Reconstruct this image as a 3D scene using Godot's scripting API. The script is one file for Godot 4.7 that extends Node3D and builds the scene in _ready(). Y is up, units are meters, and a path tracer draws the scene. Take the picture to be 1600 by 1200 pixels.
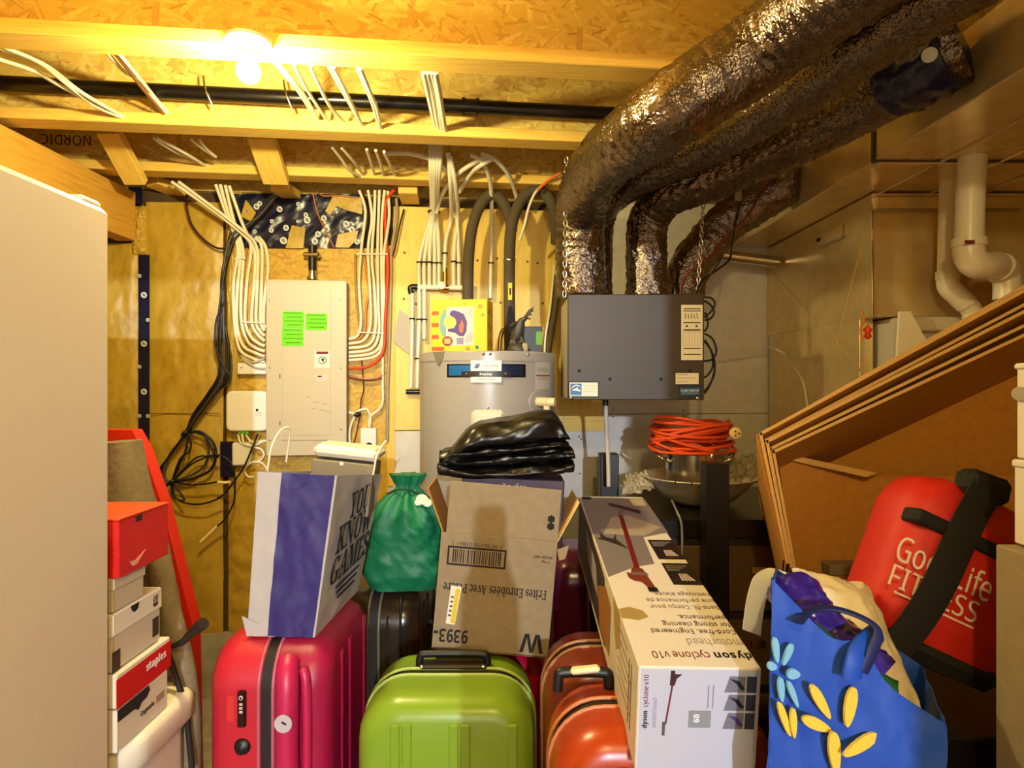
extends Node3D
# A basement utility room: joists overhead, services on the back wall, belongings piled in front.

const EYE := 1.42                  # height of the lens
const WALL_TURN := 0.10956         # the back wall and the joists stand a little askew to the view
const JOIST_Y := 2.29              # underside of the joists

var taken := {}
var mats := {}
var rng := RandomNumberGenerator.new()
var wob := FastNoiseLite.new()

# ---------------------------------------------------------------- mesh collecting
class MB:
	var v := PackedVector3Array()
	var n := PackedVector3Array()
	var t := PackedVector2Array()
	var i := PackedInt32Array()

	func tri(a: Vector3, b: Vector3, c: Vector3) -> void:
		var k := v.size()
		var m := (c - a).cross(b - a).normalized()
		v.append_array([a, b, c])
		n.append_array([m, m, m])
		t.append_array([Vector2(0, 0), Vector2(1, 0), Vector2(1, 1)])
		i.append_array([k, k + 1, k + 2])

	func quad(a: Vector3, b: Vector3, c: Vector3, d: Vector3) -> void:
		var k := v.size()
		var m := (c - a).cross(b - d).normalized()
		v.append_array([a, b, c, d])
		n.append_array([m, m, m, m])
		t.append_array([Vector2(0, 0), Vector2(1, 0), Vector2(1, 1), Vector2(0, 1)])
		i.append_array([k, k + 1, k + 2, k, k + 2, k + 3])

	# a smooth skin over rows of points; every row has the same count
	func grid(rows: Array, closed := false, flip := false) -> void:
		var k := v.size()
		var h := rows.size()
		var w: int = rows[0].size()
		for y in h:
			for x in w:
				var x0 := (x - 1 + w) % w if closed else maxi(x - 1, 0)
				var x1 := (x + 1) % w if closed else mini(x + 1, w - 1)
				var du: Vector3 = rows[y][x1] - rows[y][x0]
				var dv: Vector3 = rows[mini(y + 1, h - 1)][x] - rows[maxi(y - 1, 0)][x]
				var m := du.cross(dv)
				if m.length_squared() < 1e-16:
					m = Vector3.UP
				v.append(rows[y][x])
				n.append(-m.normalized() if flip else m.normalized())
				t.append(Vector2(float(x) / maxf(1, w - (0 if closed else 1)), float(y) / maxf(1, h - 1)))
		for y in h - 1:
			for x in (w if closed else w - 1):
				var a := k + y * w + x
				var b := k + y * w + (x + 1) % w
				var c := b + w
				var d := a + w
				if flip:
					i.append_array([a, b, c, a, c, d])
				else:
					i.append_array([a, c, b, a, d, c])

	# closes a ring of points with a flat face
	func cap(ring: Array, m: Vector3) -> void:
		var k := v.size()
		var mid := Vector3.ZERO
		for p in ring:
			mid += p
		mid /= ring.size()
		v.append(mid)
		n.append(m)
		t.append(Vector2(0.5, 0.5))
		for p in ring:
			v.append(p)
			n.append(m)
			t.append(Vector2.ZERO)
		var turn := Vector3.ZERO
		for x in ring.size():
			turn += (ring[(x + 1) % ring.size()] - mid).cross(ring[x] - mid)
		for x in ring.size():
			var p := k + 1 + x
			var q := k + 1 + (x + 1) % ring.size()
			i.append_array([k, p, q] if turn.dot(m) > 0 else [k, q, p])

	func mesh() -> ArrayMesh:
		var a := []
		a.resize(Mesh.ARRAY_MAX)
		a[Mesh.ARRAY_VERTEX] = v
		a[Mesh.ARRAY_NORMAL] = n
		a[Mesh.ARRAY_TEX_UV] = t
		a[Mesh.ARRAY_INDEX] = i
		var m := ArrayMesh.new()
		m.add_surface_from_arrays(Mesh.PRIMITIVE_TRIANGLES, a)
		return m

# ---------------------------------------------------------------- shapes
# a box with chamfered edges
func box(mb: MB, c: Vector3, s: Vector3, bevel := 0.0, bs := Basis()) -> MB:
	var e := minf(bevel, minf(s.x, minf(s.y, s.z)) * 0.49)
	var h := s * 0.5
	var ax := [Vector3.RIGHT, Vector3.UP, Vector3.BACK]
	var pt := func(face: int, sg: Vector3) -> Vector3:
		var p := Vector3.ZERO
		for k in 3:
			p[k] = sg[k] * (h[k] if k == face else h[k] - e)
		return c + bs * p
	for f in 3:
		var u := (f + 1) % 3
		var w := (f + 2) % 3
		for sgn in [-1.0, 1.0]:
			var q := []
			for st in [[-1, -1], [1, -1], [1, 1], [-1, 1]]:
				var sg := Vector3.ZERO
				sg[f] = sgn
				sg[u] = st[0]
				sg[w] = st[1]
				q.append(pt.call(f, sg))
			if sgn > 0:
				mb.quad(q[3], q[2], q[1], q[0])
			else:
				mb.quad(q[0], q[1], q[2], q[3])
	if e > 0.0:
		for f in 3:
			var u := (f + 1) % 3
			var w := (f + 2) % 3
			for a in [-1.0, 1.0]:
				for b in [-1.0, 1.0]:
					var s0 := Vector3.ZERO
					s0[u] = a
					s0[w] = b
					var s1 := s0
					s0[f] = -1
					s1[f] = 1
					if a * b > 0:
						mb.quad(pt.call(u, s0), pt.call(w, s0), pt.call(w, s1), pt.call(u, s1))
					else:
						mb.quad(pt.call(u, s1), pt.call(w, s1), pt.call(w, s0), pt.call(u, s0))
		for a in [-1.0, 1.0]:
			for b in [-1.0, 1.0]:
				for d in [-1.0, 1.0]:
					var sg := Vector3(a, b, d)
					if a * b * d > 0:
						mb.tri(pt.call(0, sg), pt.call(2, sg), pt.call(1, sg))
					else:
						mb.tri(pt.call(0, sg), pt.call(1, sg), pt.call(2, sg))
	return mb

func spline(p: Array, sub := 6) -> Array:
	if sub <= 1 or p.size() < 3:
		return p
	var o := []
	for k in p.size() - 1:
		var a: Vector3 = p[maxi(k - 1, 0)]
		var b: Vector3 = p[k]
		var c: Vector3 = p[k + 1]
		var d: Vector3 = p[mini(k + 2, p.size() - 1)]
		for s in sub:
			o.append(b.cubic_interpolate(c, a, d, float(s) / sub))
	o.append(p[-1])
	return o

# a tube along points; r is a number or a function of (share of the length, angle, metres run)
func tube(mb: MB, p: Array, r, sides := 8, sub := 6, flat := 1.0) -> MB:
	p = spline(p, sub)
	var rows := []
	var up := Vector3.UP
	var run := 0.0
	var total := 0.0
	for k in p.size() - 1:
		total += p[k].distance_to(p[k + 1])
	var first := Vector3.ZERO
	var last := Vector3.ZERO
	for k in p.size():
		var d: Vector3 = (p[mini(k + 1, p.size() - 1)] - p[maxi(k - 1, 0)]).normalized()
		if k == 0:
			if absf(d.y) > 0.9:
				up = Vector3.BACK
			first = d
			up = (up - d * up.dot(d)).normalized()
		else:
			up = (up - d * up.dot(d)).normalized()
			run += p[k].distance_to(p[k - 1])
		last = d
		var side := d.cross(up)
		var row := PackedVector3Array()
		for s in sides:
			var a := TAU * s / sides
			var rr: float = r if r is float else r.call(run / maxf(total, 1e-6), a, run)
			row.append(p[k] + side * cos(a) * rr + up * sin(a) * rr * flat)
		rows.append(row)
	mb.grid(rows, true, true)
	mb.cap(rows[0], -first)
	mb.cap(rows[-1], last)
	return mb

# turned round the y axis; a point given twice makes a sharp edge
func lathe(mb: MB, prof: Array, at := Vector3.ZERO, segs := 32, bs := Basis()) -> MB:
	var rows := []
	for k in prof.size():
		var row := PackedVector3Array()
		for s in segs:
			var a := TAU * s / segs
			row.append(at + bs * Vector3(cos(a) * prof[k].x, prof[k].y, sin(a) * prof[k].x))
		if k > 0 and prof[k].is_equal_approx(prof[k - 1]):
			if rows.size() > 1:
				mb.grid(rows, true)
			rows = []
		rows.append(row)
	if rows.size() > 1:
		mb.grid(rows, true)
	return mb

func rod(mb: MB, a: Vector3, b: Vector3, r: float, sides := 12) -> MB:
	return tube(mb, [a, b], r, sides, 1)

# a flat outline in the xy plane of xf, depth metres thick towards -z
func prism(mb: MB, poly: Array, depth: float, xf := Transform3D()) -> MB:
	var pv := PackedVector2Array(poly)
	if Geometry2D.is_polygon_clockwise(pv):
		pv.reverse()
	var idx := Geometry2D.triangulate_polygon(pv)
	var f := []
	var b := []
	for q in pv:
		f.append(xf * Vector3(q.x, q.y, 0))
		b.append(xf * Vector3(q.x, q.y, -depth))
	for k in range(0, idx.size(), 3):
		var a := pv[idx[k]]
		var ccw := (pv[idx[k + 1]] - a).cross(pv[idx[k + 2]] - a) > 0
		var o := [idx[k], idx[k + 2], idx[k + 1]] if ccw else [idx[k], idx[k + 1], idx[k + 2]]
		mb.tri(f[o[0]], f[o[1]], f[o[2]])
		mb.tri(b[o[0]], b[o[2]], b[o[1]])
	for k in pv.size():
		var m := (k + 1) % pv.size()
		mb.quad(f[k], f[m], b[m], b[k])
	return mb

# a sheet with thickness over rows of points
func sheet(mb: MB, rows: Array, th: float) -> MB:
	var h := rows.size()
	var w: int = rows[0].size()
	var back := []
	for y in h:
		var row := PackedVector3Array()
		for x in w:
			var du: Vector3 = rows[y][mini(x + 1, w - 1)] - rows[y][maxi(x - 1, 0)]
			var dv: Vector3 = rows[mini(y + 1, h - 1)][x] - rows[maxi(y - 1, 0)][x]
			row.append(rows[y][x] - du.cross(dv).normalized() * th)
		back.append(row)
	mb.grid(rows)
	mb.grid(back, false, true)
	for x in w - 1:
		mb.quad(rows[0][x], back[0][x], back[0][x + 1], rows[0][x + 1])
		mb.quad(rows[h - 1][x], rows[h - 1][x + 1], back[h - 1][x + 1], back[h - 1][x])
	for y in h - 1:
		mb.quad(rows[y][0], rows[y + 1][0], back[y + 1][0], back[y][0])
		mb.quad(rows[y][w - 1], back[y][w - 1], back[y + 1][w - 1], rows[y + 1][w - 1])
	return mb

# four corners blended into rows of points, each displaced by bump(u, v)
func patch(a: Vector3, b: Vector3, c: Vector3, d: Vector3, nx: int, ny: int, bump = null) -> Array:
	var rows := []
	var m := (b - a).cross(d - a).normalized()
	for y in ny + 1:
		var row := PackedVector3Array()
		var t := float(y) / ny
		for x in nx + 1:
			var s := float(x) / nx
			var p := a.lerp(b, s).lerp(d.lerp(c, s), t)
			if bump != null:
				p += m * bump.call(s, t)
			row.append(p)
		rows.append(row)
	return rows

func rrect(w: float, h: float, r: float, steps := 6) -> PackedVector2Array:
	var o := PackedVector2Array()
	for q in 4:
		var cx := (w * 0.5 - r) * (1 if q in [0, 3] else -1)
		var cy := (h * 0.5 - r) * (1 if q in [0, 1] else -1)
		for s in steps + 1:
			var a := PI * 0.5 * (q + float(s) / steps)
			o.append(Vector2(cx + cos(a) * r, cy + sin(a) * r))
	return o

func disc(r: float, k := 20, sy := 1.0) -> Array:
	var o := []
	for s in k:
		o.append(Vector2(cos(TAU * s / k) * r, sin(TAU * s / k) * r * sy))
	return o

func rect2(x0: float, y0: float, x1: float, y1: float) -> Array:
	return [Vector2(x0, y0), Vector2(x1, y0), Vector2(x1, y1), Vector2(x0, y1)]

# ---------------------------------------------------------------- nodes
func numbered(called: String) -> String:
	if not taken.has(called):
		taken[called] = 0
		return called
	taken[called] += 1
	return "%s_%03d" % [called, taken[called]]

func thing(called: String, label: String, category: String, at := Vector3.ZERO, turn := 0.0, group := "") -> Node3D:
	var o := Node3D.new()
	o.name = numbered(called)
	add_child(o)
	o.position = at
	o.rotation.y = turn
	tag(o, label, category, group)
	return o

func tag(o: Node, label: String, category: String, group := "") -> Node:
	o.set_meta("label", label)
	o.set_meta("category", category)
	if group:
		o.set_meta("group", group)
	return o

func part(called: String, mb: MB, m: Material, parent: Node, label := "") -> MeshInstance3D:
	return part_mesh(called, mb.mesh(), m, parent, label)

func part_mesh(called: String, me: Mesh, m: Material, parent: Node, label := "") -> MeshInstance3D:
	var o := MeshInstance3D.new()
	o.name = called
	o.mesh = me
	o.material_override = m
	parent.add_child(o, true)
	if label:
		o.set_meta("label", label)
	return o

# a thing that is one mesh given in room coordinates; its node stands at its base
func single(called: String, mb: MB, m: Material, label: String, category: String, group := "") -> MeshInstance3D:
	var lo := mb.v[0]
	var hi := mb.v[0]
	for p in mb.v:
		lo = lo.min(p)
		hi = hi.max(p)
	var base := Vector3((lo.x + hi.x) * 0.5, lo.y, (lo.z + hi.z) * 0.5)
	for k in mb.v.size():
		mb.v[k] -= base
	var o := part(numbered(called), mb, m, self)
	o.position = base
	tag(o, label, category, group)
	return o

func structure(called: String, label: String, at := Vector3.ZERO, turn := 0.0) -> Node3D:
	var o := Node3D.new()
	o.name = numbered(called)
	add_child(o)
	o.position = at
	o.rotation.y = turn
	o.set_meta("label", label)
	o.set_meta("kind", "structure")
	return o

# raised lettering, scaled to be wide metres across (and tall metres high if given); xf's z faces the reader
func lettering(parent: Node, words: String, xf: Transform3D, wide: float, m: Material, bold := false, tall := 0.0, face := "Droid Sans", slant := false) -> MeshInstance3D:
	var f := SystemFont.new()
	f.font_names = PackedStringArray([face])
	f.font_weight = 700 if bold else 400
	f.font_italic = slant
	var tm := TextMesh.new()
	tm.text = words
	tm.font = f
	tm.font_size = 32
	tm.pixel_size = 0.002
	tm.depth = 0.002
	tm.curve_step = 2.0
	var bb := tm.get_aabb()
	var s := wide / maxf(bb.size.x, 1e-4)
	var sy := tall / maxf(bb.size.y, 1e-4) if tall > 0.0 else s
	var o := part_mesh("lettering", tm, m, parent)
	var mid := bb.get_center()
	var sc := Basis.from_scale(Vector3(s, sy, 0.3))
	o.transform = Transform3D(xf.basis * sc, xf.origin - xf.basis * (sc * mid) + xf.basis.z.normalized() * 0.0004)
	return o

# flat print: an outline lying on a surface, as thin as paper
func printed(parent: Node, called: String, poly: Array, xf: Transform3D, m: Material, th := 0.0008) -> MeshInstance3D:
	return part(called, prism(MB.new(), poly, th, xf.translated_local(Vector3(0, 0, th))), m, parent)

# ---------------------------------------------------------------- materials
func mat(c: Color, rough := 0.7, metal := 0.0, spec := 0.5) -> StandardMaterial3D:
	var key := [c, rough, metal, spec]
	if mats.has(key):
		return mats[key]
	var m := StandardMaterial3D.new()
	m.albedo_color = c
	m.roughness = rough
	m.metallic = metal
	m.metallic_specular = spec
	mats[key] = m
	return m

func noise_image(sd: int, freq: float, c: Array, size := 512, oct := 4, kind := FastNoiseLite.TYPE_SIMPLEX_SMOOTH) -> ImageTexture:
	var f := FastNoiseLite.new()
	f.seed = sd
	f.frequency = freq
	f.noise_type = kind
	f.fractal_octaves = oct
	var im := f.get_seamless_image(size, size)
	im.convert(Image.FORMAT_L8)
	var src := im.get_data()
	var g := Gradient.new()
	var offs := PackedFloat32Array()
	for k in c.size():
		offs.append(float(k) / (c.size() - 1))
	g.offsets = offs
	g.colors = PackedColorArray(c)
	var lut := PackedByteArray()
	for k in 256:
		var q := g.sample(k / 255.0)
		lut.append_array([int(q.r * 255), int(q.g * 255), int(q.b * 255)])
	var outp := PackedByteArray()
	outp.resize(src.size() * 3)
	for k in src.size():
		var b := src[k] * 3
		outp[k * 3] = lut[b]
		outp[k * 3 + 1] = lut[b + 1]
		outp[k * 3 + 2] = lut[b + 2]
	return ImageTexture.create_from_image(Image.create_from_data(size, size, false, Image.FORMAT_RGB8, outp))

func grained(tex: Texture2D, scale: Vector3, rough := 0.7, metal := 0.0, world := true, tint := Color.WHITE) -> StandardMaterial3D:
	var m := StandardMaterial3D.new()
	m.albedo_texture = tex
	m.albedo_color = tint
	m.uv1_triplanar = true
	m.uv1_world_triplanar = world
	m.uv1_scale = scale
	m.roughness = rough
	m.metallic = metal
	return m

func relief(m: StandardMaterial3D, sd: int, freq: float, strength: float, size := 512, oct := 4) -> StandardMaterial3D:
	var f := FastNoiseLite.new()
	f.seed = sd
	f.frequency = freq
	f.fractal_octaves = oct
	var im := f.get_seamless_image(size, size)
	im.convert(Image.FORMAT_RGBA8)
	im.bump_map_to_normal_map(strength)
	m.normal_enabled = true
	m.normal_texture = ImageTexture.create_from_image(im)
	if not m.uv1_triplanar:
		m.uv1_triplanar = true
		m.uv1_world_triplanar = true
	return m

# oriented strand board: overlapping flakes of wood
func flakes(sd: int, size := 768, count := 2600) -> ImageTexture:
	var r := RandomNumberGenerator.new()
	r.seed = sd
	var im := Image.create(size, size, false, Image.FORMAT_RGB8)
	im.fill(Color(0.84, 0.70, 0.34))
	for k in count:
		var q := r.randf()
		var c := Color(0.88, 0.75, 0.37).lerp(Color(0.96, 0.87, 0.52), r.randf())
		if q < 0.10:
			c = Color(0.72, 0.54, 0.24)
		elif q < 0.3:
			c = Color(0.82, 0.66, 0.33)
		var a := r.randf_range(-0.9, 0.9) + (PI * 0.5 if r.randf() < 0.25 else 0.0)
		var L := r.randf_range(18, 58)
		var w := r.randf_range(4, 13)
		if q < 0.10:
			w *= 0.35
			L *= 0.6
		var cx := r.randf() * size
		var cy := r.randf() * size
		var ca := cos(a)
		var sa := sin(a)
		var steps := int(L)
		for s in steps:
			for t in int(w):
				var u := s - L * 0.5
				var v := t - w * 0.5
				var fibre := 1.0 - 0.07 * float((t * 7 + k) % 3)
				im.set_pixel(posmod(int(cx + u * ca - v * sa), size), posmod(int(cy + u * sa + v * ca), size), Color(c.r * fibre, c.g * fibre, c.b * fibre))
	return ImageTexture.create_from_image(im)

# ---------------------------------------------------------------- the scene
func _ready() -> void:
	rng.seed = 7
	wob.seed = 3
	wob.frequency = 1.0
	var cam := Camera3D.new()
	cam.name = "camera"
	add_child(cam)
	cam.position = Vector3(0, EYE, 0)
	cam.fov = 61.93
	cam.near = 0.05
	cam.far = 30.0
	cam.current = true
	var env := Environment.new()
	env.background_mode = Environment.BG_COLOR
	env.background_color = Color(0.02, 0.02, 0.02)
	env.tonemap_mode = Environment.TONE_MAPPER_LINEAR
	env.tonemap_exposure = 1.0
	env.sdfgi_enabled = true
	env.ssao_enabled = true
	env.ssil_enabled = true
	var we := WorldEnvironment.new()
	we.name = "environment"
	we.environment = env
	add_child(we)
	# bare bulbs: the one in view, a cooler one in the hall that shines in through the doorway, and the twin of the first above the viewer
	ceiling_bulb(Vector3(-0.6674, 2.2106, -1.62), 1.6, 0.52, Color(1.0, 0.93, 0.66), "glowing bare bulb in a white porcelain holder under the joist")
	ceiling_bulb(Vector3(0.52, 2.2, 4.3), 25.0, 0.52, Color(0.88, 0.93, 1.0), "cool white bulb in the hall beyond the doorway behind the viewer")
	ceiling_bulb(Vector3(0.12, 2.215, 0.36), 1.2, 0.52, Color(1.0, 0.93, 0.66), "second warm bulb under a joist above the viewer")
	materials()
	shell()
	back_wall()
	joists()
	gas_pipe()
	services()
	wiring()
	plumbing()
	heater()
	ventilator()
	ducts()
	furnace()
	left_side()
	suitcases()
	pile()
	vacuum_box()
	far_right()
	near_right()

func ceiling_bulb(at: Vector3, energy: float, glow: float, c: Color, label: String) -> void:
	var o := thing("ceiling_light", label, "light", at)
	var m := StandardMaterial3D.new()
	m.albedo_color = Color(1, 0.98, 0.94)
	m.emission_enabled = true
	m.emission = c.lerp(Color.WHITE, 0.3)
	m.emission_energy_multiplier = 9.0
	m.roughness = 0.3
	var prof := []
	for k in 15:
		var a := PI * k / 14.0
		prof.append(Vector2(maxf(0.0005, sin(a) * 0.030 if a < 1.9 else maxf(sin(a) * 0.030, 0.0135)), -cos(a) * 0.030 + (maxf(0.0, a - 1.9) * 0.012)))
	part("bulb", lathe(MB.new(), prof), m, o)
	var holder := MB.new()
	var top := JOIST_Y - at.y
	lathe(holder, [Vector2(0.014, 0.036), Vector2(0.026, 0.036), Vector2(0.026, 0.036), Vector2(0.030, 0.045), Vector2(0.030, top - 0.022), Vector2(0.055, top - 0.012), Vector2(0.057, top - 0.001), Vector2(0.057, top - 0.001), Vector2(0.001, top - 0.001)])
	part("lamp_holder", holder, mat(Color(0.93, 0.92, 0.9), 0.25), o, "white porcelain lamp holder")
	var l := OmniLight3D.new()
	l.name = "light"
	l.light_color = c
	l.light_energy = energy
	l.light_size = 0.028
	l.omni_range = 12.0
	l.omni_attenuation = 2.0
	l.shadow_enabled = true
	o.add_child(l)

func materials() -> void:
	var fir := noise_image(11, 0.02, [Color(0.84, 0.67, 0.28), Color(0.90, 0.74, 0.34), Color(0.93, 0.78, 0.39), Color(0.87, 0.70, 0.30)])
	mats.lumber = grained(fir, Vector3(0.35, 5, 5), 0.65)
	mats.lumber_deep = grained(fir, Vector3(5, 5, 0.35), 0.65, 0, true, Color(0.92, 0.84, 0.74))
	mats.lumber_plain = grained(fir, Vector3(5, 5, 0.35), 0.65)
	mats.lumber_up = grained(fir, Vector3(5, 0.35, 5), 0.65)
	var osb := flakes(5)
	mats.osb = grained(osb, Vector3(1.05, 1.05, 1.05), 0.6)
	mats.osb_wall = grained(osb, Vector3(1.05, 1.05, 1.05), 0.55, 0, true, Color(0.92, 0.86, 0.52))
	mats.web = grained(osb, Vector3(0.9, 0.9, 0.9), 0.65)
	var ply := noise_image(23, 0.012, [Color(0.86, 0.71, 0.29), Color(0.90, 0.76, 0.35), Color(0.92, 0.79, 0.39), Color(0.87, 0.73, 0.31)])
	mats.ply = grained(ply, Vector3(3.2, 0.55, 3.2), 0.5)
	mats.drywall = grained(noise_image(31, 0.02, [Color(0.80, 0.78, 0.74), Color(0.86, 0.84, 0.80)]), Vector3(1, 1, 1), 0.85)
	mats.wool = relief(grained(noise_image(41, 0.014, [Color(0.62, 0.50, 0.14), Color(0.70, 0.57, 0.18), Color(0.74, 0.61, 0.21), Color(0.66, 0.53, 0.16)], 512, 5), Vector3(0.9, 0.7, 0.9), 0.42), 43, 0.02, 1.6)
	mats.concrete = grained(noise_image(51, 0.02, [Color(0.56, 0.53, 0.48), Color(0.68, 0.65, 0.59)]), Vector3(0.8, 0.8, 0.8), 0.9)
	mats.card = grained(noise_image(61, 0.03, [Color(0.52, 0.45, 0.34), Color(0.57, 0.50, 0.38)]), Vector3(2, 2, 2), 0.85)
	mats.card_raw = grained(noise_image(62, 0.03, [Color(0.70, 0.47, 0.18), Color(0.77, 0.53, 0.22)]), Vector3(2, 2, 2), 0.85)
	mats.edge = grained(noise_image(63, 0.08, [Color(0.84, 0.64, 0.36), Color(0.98, 0.84, 0.58)]), Vector3(6, 6, 6), 0.9)
	var foil := StandardMaterial3D.new()
	foil.albedo_color = Color(0.52, 0.47, 0.43)
	foil.metallic = 1.0
	foil.roughness = 0.17
	foil.uv1_scale = Vector3(6, 6, 6)
	mats.foil = relief(foil, 71, 0.03, 12.0)
	var tin := grained(noise_image(81, 0.01, [Color(0.88, 0.79, 0.58), Color(0.95, 0.86, 0.65)]), Vector3(2, 2, 2), 0.24, 0.65)
	mats.tin = relief(tin, 83, 0.006, 0.8)
	mats.cable = mat(Color(0.90, 0.87, 0.78), 0.5)
	mats.pex = mat(Color(0.88, 0.86, 0.78), 0.4)
	mats.black = mat(Color(0.035, 0.03, 0.03), 0.45)
	mats.ink = mat(Color(0.05, 0.04, 0.05), 0.8)
	mats.white = mat(Color(0.90, 0.89, 0.86), 0.5)
	mats.steel = mat(Color(0.78, 0.76, 0.72), 0.22, 1.0)

func shell() -> void:
	var f := structure("floor", "grey concrete floor")
	part("slab", box(MB.new(), Vector3(0, -0.05, 0.95), Vector3(5.1, 0.1, 8.9)), mats.concrete, f)
	var white: Material = mats.drywall
	var w := structure("wall_left", "insulated wall on the left behind the tall white appliance")
	part("insulation_panel", box(MB.new(), Vector3(-2.5, 1.3, 0.95), Vector3(0.1, 2.6, 8.9)), mats.wool, w)
	w = structure("wall_right", "insulated wall on the right behind the furnace")
	part("insulation_panel", box(MB.new(), Vector3(2.4, 1.3, 0.95), Vector3(0.1, 2.6, 8.9)), mats.wool, w)
	# partition with the doorway that the viewer stands in front of
	w = structure("wall_front", "unfinished partition with a doorway behind the viewer")
	part("insulation_panel", box(MB.new(), Vector3(-1.68, 1.3, 0.66), Vector3(1.56, 2.6, 0.1)), mats.wool, w)
	part("insulation_panel", box(MB.new(), Vector3(1.445, 1.3, 0.66), Vector3(1.81, 2.6, 0.1)), mats.wool, w)
	part("lintel", box(MB.new(), Vector3(-0.18, 2.32, 0.66), Vector3(1.44, 0.56, 0.1)), mats.lumber, w)
	part("jamb", box(MB.new(), Vector3(-0.89, 1.02, 0.66), Vector3(0.02, 2.04, 0.12)), mats.lumber_up, w)
	part("jamb", box(MB.new(), Vector3(0.55, 1.02, 0.66), Vector3(0.02, 2.04, 0.12)), mats.lumber_up, w)
	w = structure("wall_hall", "white wall of the hall behind the viewer")
	part("drywall_sheet", box(MB.new(), Vector3(0, 1.3, 5.35), Vector3(5.1, 2.6, 0.1)), white, w)
	# timber beam that carries the joists on the left
	var b := single("timber_beam", box(MB.new(), Vector3(-1.71, EYE + 0.742, -1.15), Vector3(0.08, 0.216, 3.38), 0.003), mats.lumber_deep, "orange-brown timber beam running back above the tall white appliance", "beam")
	b.set_meta("kind", "structure")

func joists() -> void:
	var c := structure("ceiling", "open ceiling of wooden joists under strand board")
	part("subfloor_panel", box(MB.new(), Vector3(0, JOIST_Y + 0.32, 0.95), Vector3(5.1, 0.03, 8.9)), mats.osb, c)
	var ds := [2.77, 2.27, 1.72, 1.2, 0.7, 0.2, -0.3, -0.8, -1.3, -1.8, -2.3, -2.8, -3.3, -3.8, -4.3, -4.8]
	var dirx := Vector3(cos(WALL_TURN), 0, -sin(WALL_TURN))
	var bs := Basis(Vector3.UP, WALL_TURN)
	for k in ds.size():
		var mid := Vector3(-0.03, JOIST_Y, -(ds[k] + 0.0412))
		var L := 4.8
		var j := Node3D.new()
		j.name = "floor_joist"
		c.add_child(j, true)
		j.position = mid
		j.basis = bs
		part("bottom_flange", box(MB.new(), Vector3(0, 0.019, 0), Vector3(L, 0.038, 0.089), 0.003), mats.lumber, j)
		part("web", box(MB.new(), Vector3(0, 0.15, 0), Vector3(L, 0.226, 0.0095)), mats.web, j)
		part("top_flange", box(MB.new(), Vector3(0, 0.282, 0), Vector3(L, 0.038, 0.089), 0.003), mats.lumber, j)
		if k == 0:
			lettering(j, "NORDIC", Transform3D(Basis(Vector3.BACK, PI), Vector3(-1.80, 0.125, 0.0052)), 0.19, mat(Color(0.25, 0.12, 0.03), 0.8))
	# slanting braces between the joists, and blocks nailed across to the wall
	for q in [[Vector3(-1.5246, 2.3759, -2.42), Vector3(-1.5262, 2.239, -2.6), 0.085], [Vector3(-0.9486, 2.359, -2.42), Vector3(-0.9642, 2.2479, -2.62), 0.1]]:
		brace(c, q[0], q[1], q[2])
	for q in [[Vector3(-1.5736, 2.3076, -2.8), Vector3(-1.5067, 2.2902, -2.92)], [Vector3(-1.0136, 2.2824, -2.8), Vector3(-1.0089, 2.2873, -2.95)], [Vector3(-0.4629, 2.2834, -2.84), Vector3(-0.4724, 2.2751, -2.99)], [Vector3(0.0728, 2.3664, -2.8), Vector3(0.0777, 2.317, -2.99)]]:
		brace(c, q[0], q[1], 0.085)

func brace(parent: Node, a: Vector3, b: Vector3, w: float) -> void:
	var z := (b - a).normalized()
	var x := Vector3.UP.cross(z).normalized()
	var y := z.cross(x)
	part("blocking_board", box(MB.new(), (a + b) * 0.5, Vector3(w, 0.036, a.distance_to(b)), 0.002, Basis(x, y, z)), mats.lumber_plain, parent)

func gas_pipe() -> void:
	var o := thing("drain_pipe", "dark pipe running across the joists near the bulb", "pipe", Vector3(-1.7673, 2.392, -2.055))
	var a := Vector3(-1.7673, 2.392, -2.055)
	var b := Vector3(0.4788, 2.3753, -2.28)
	var m := mat(Color(0.06, 0.045, 0.04), 0.28)
	part("tube", rod(MB.new(), Vector3.ZERO, b - a, 0.0245, 20), m, o)
	var c := Vector3(-0.1444, 2.3821, -2.222) - a
	var d := (b - a).normalized()
	var mb := MB.new()
	for k in [-1, 1]:
		rod(mb, c + d * (0.018 * k), c + d * (0.03 * k), 0.031, 20)
	rod(mb, c - d * 0.02, c + d * 0.02, 0.027, 20)
	part("coupling", mb, m, o)
	var q := Vector3(-0.7517, 2.3855, -2.16) - a
	part("strap", tube(MB.new(), [q + Vector3(-0.012, 0.05, 0.02), q + Vector3(0.0, 0.0, 0.03), q + Vector3(0.015, -0.045, 0.01)], 0.004, 6), mats.steel, o)
	q = Vector3(-1.0077, 2.3872, -2.135) - a
	part("strap", tube(MB.new(), [q + Vector3(-0.012, 0.05, 0.02), q + Vector3(0.0, 0.0, 0.03), q + Vector3(0.015, -0.045, 0.01)], 0.004, 6), mats.steel, o)

# a flat board fixed to the back wall: centre, width, height, thickness, its face out metres off the wall
func on_wall(w: Node3D, called: String, c: Vector3, wide: float, high: float, th: float, m: Material, bevel := 0.001) -> MeshInstance3D:
	var p := w.transform.affine_inverse() * c
	return part(called, box(MB.new(), Vector3(p.x, p.y, p.z - th * 0.5), Vector3(wide, high, th), bevel), m, w)

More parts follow.
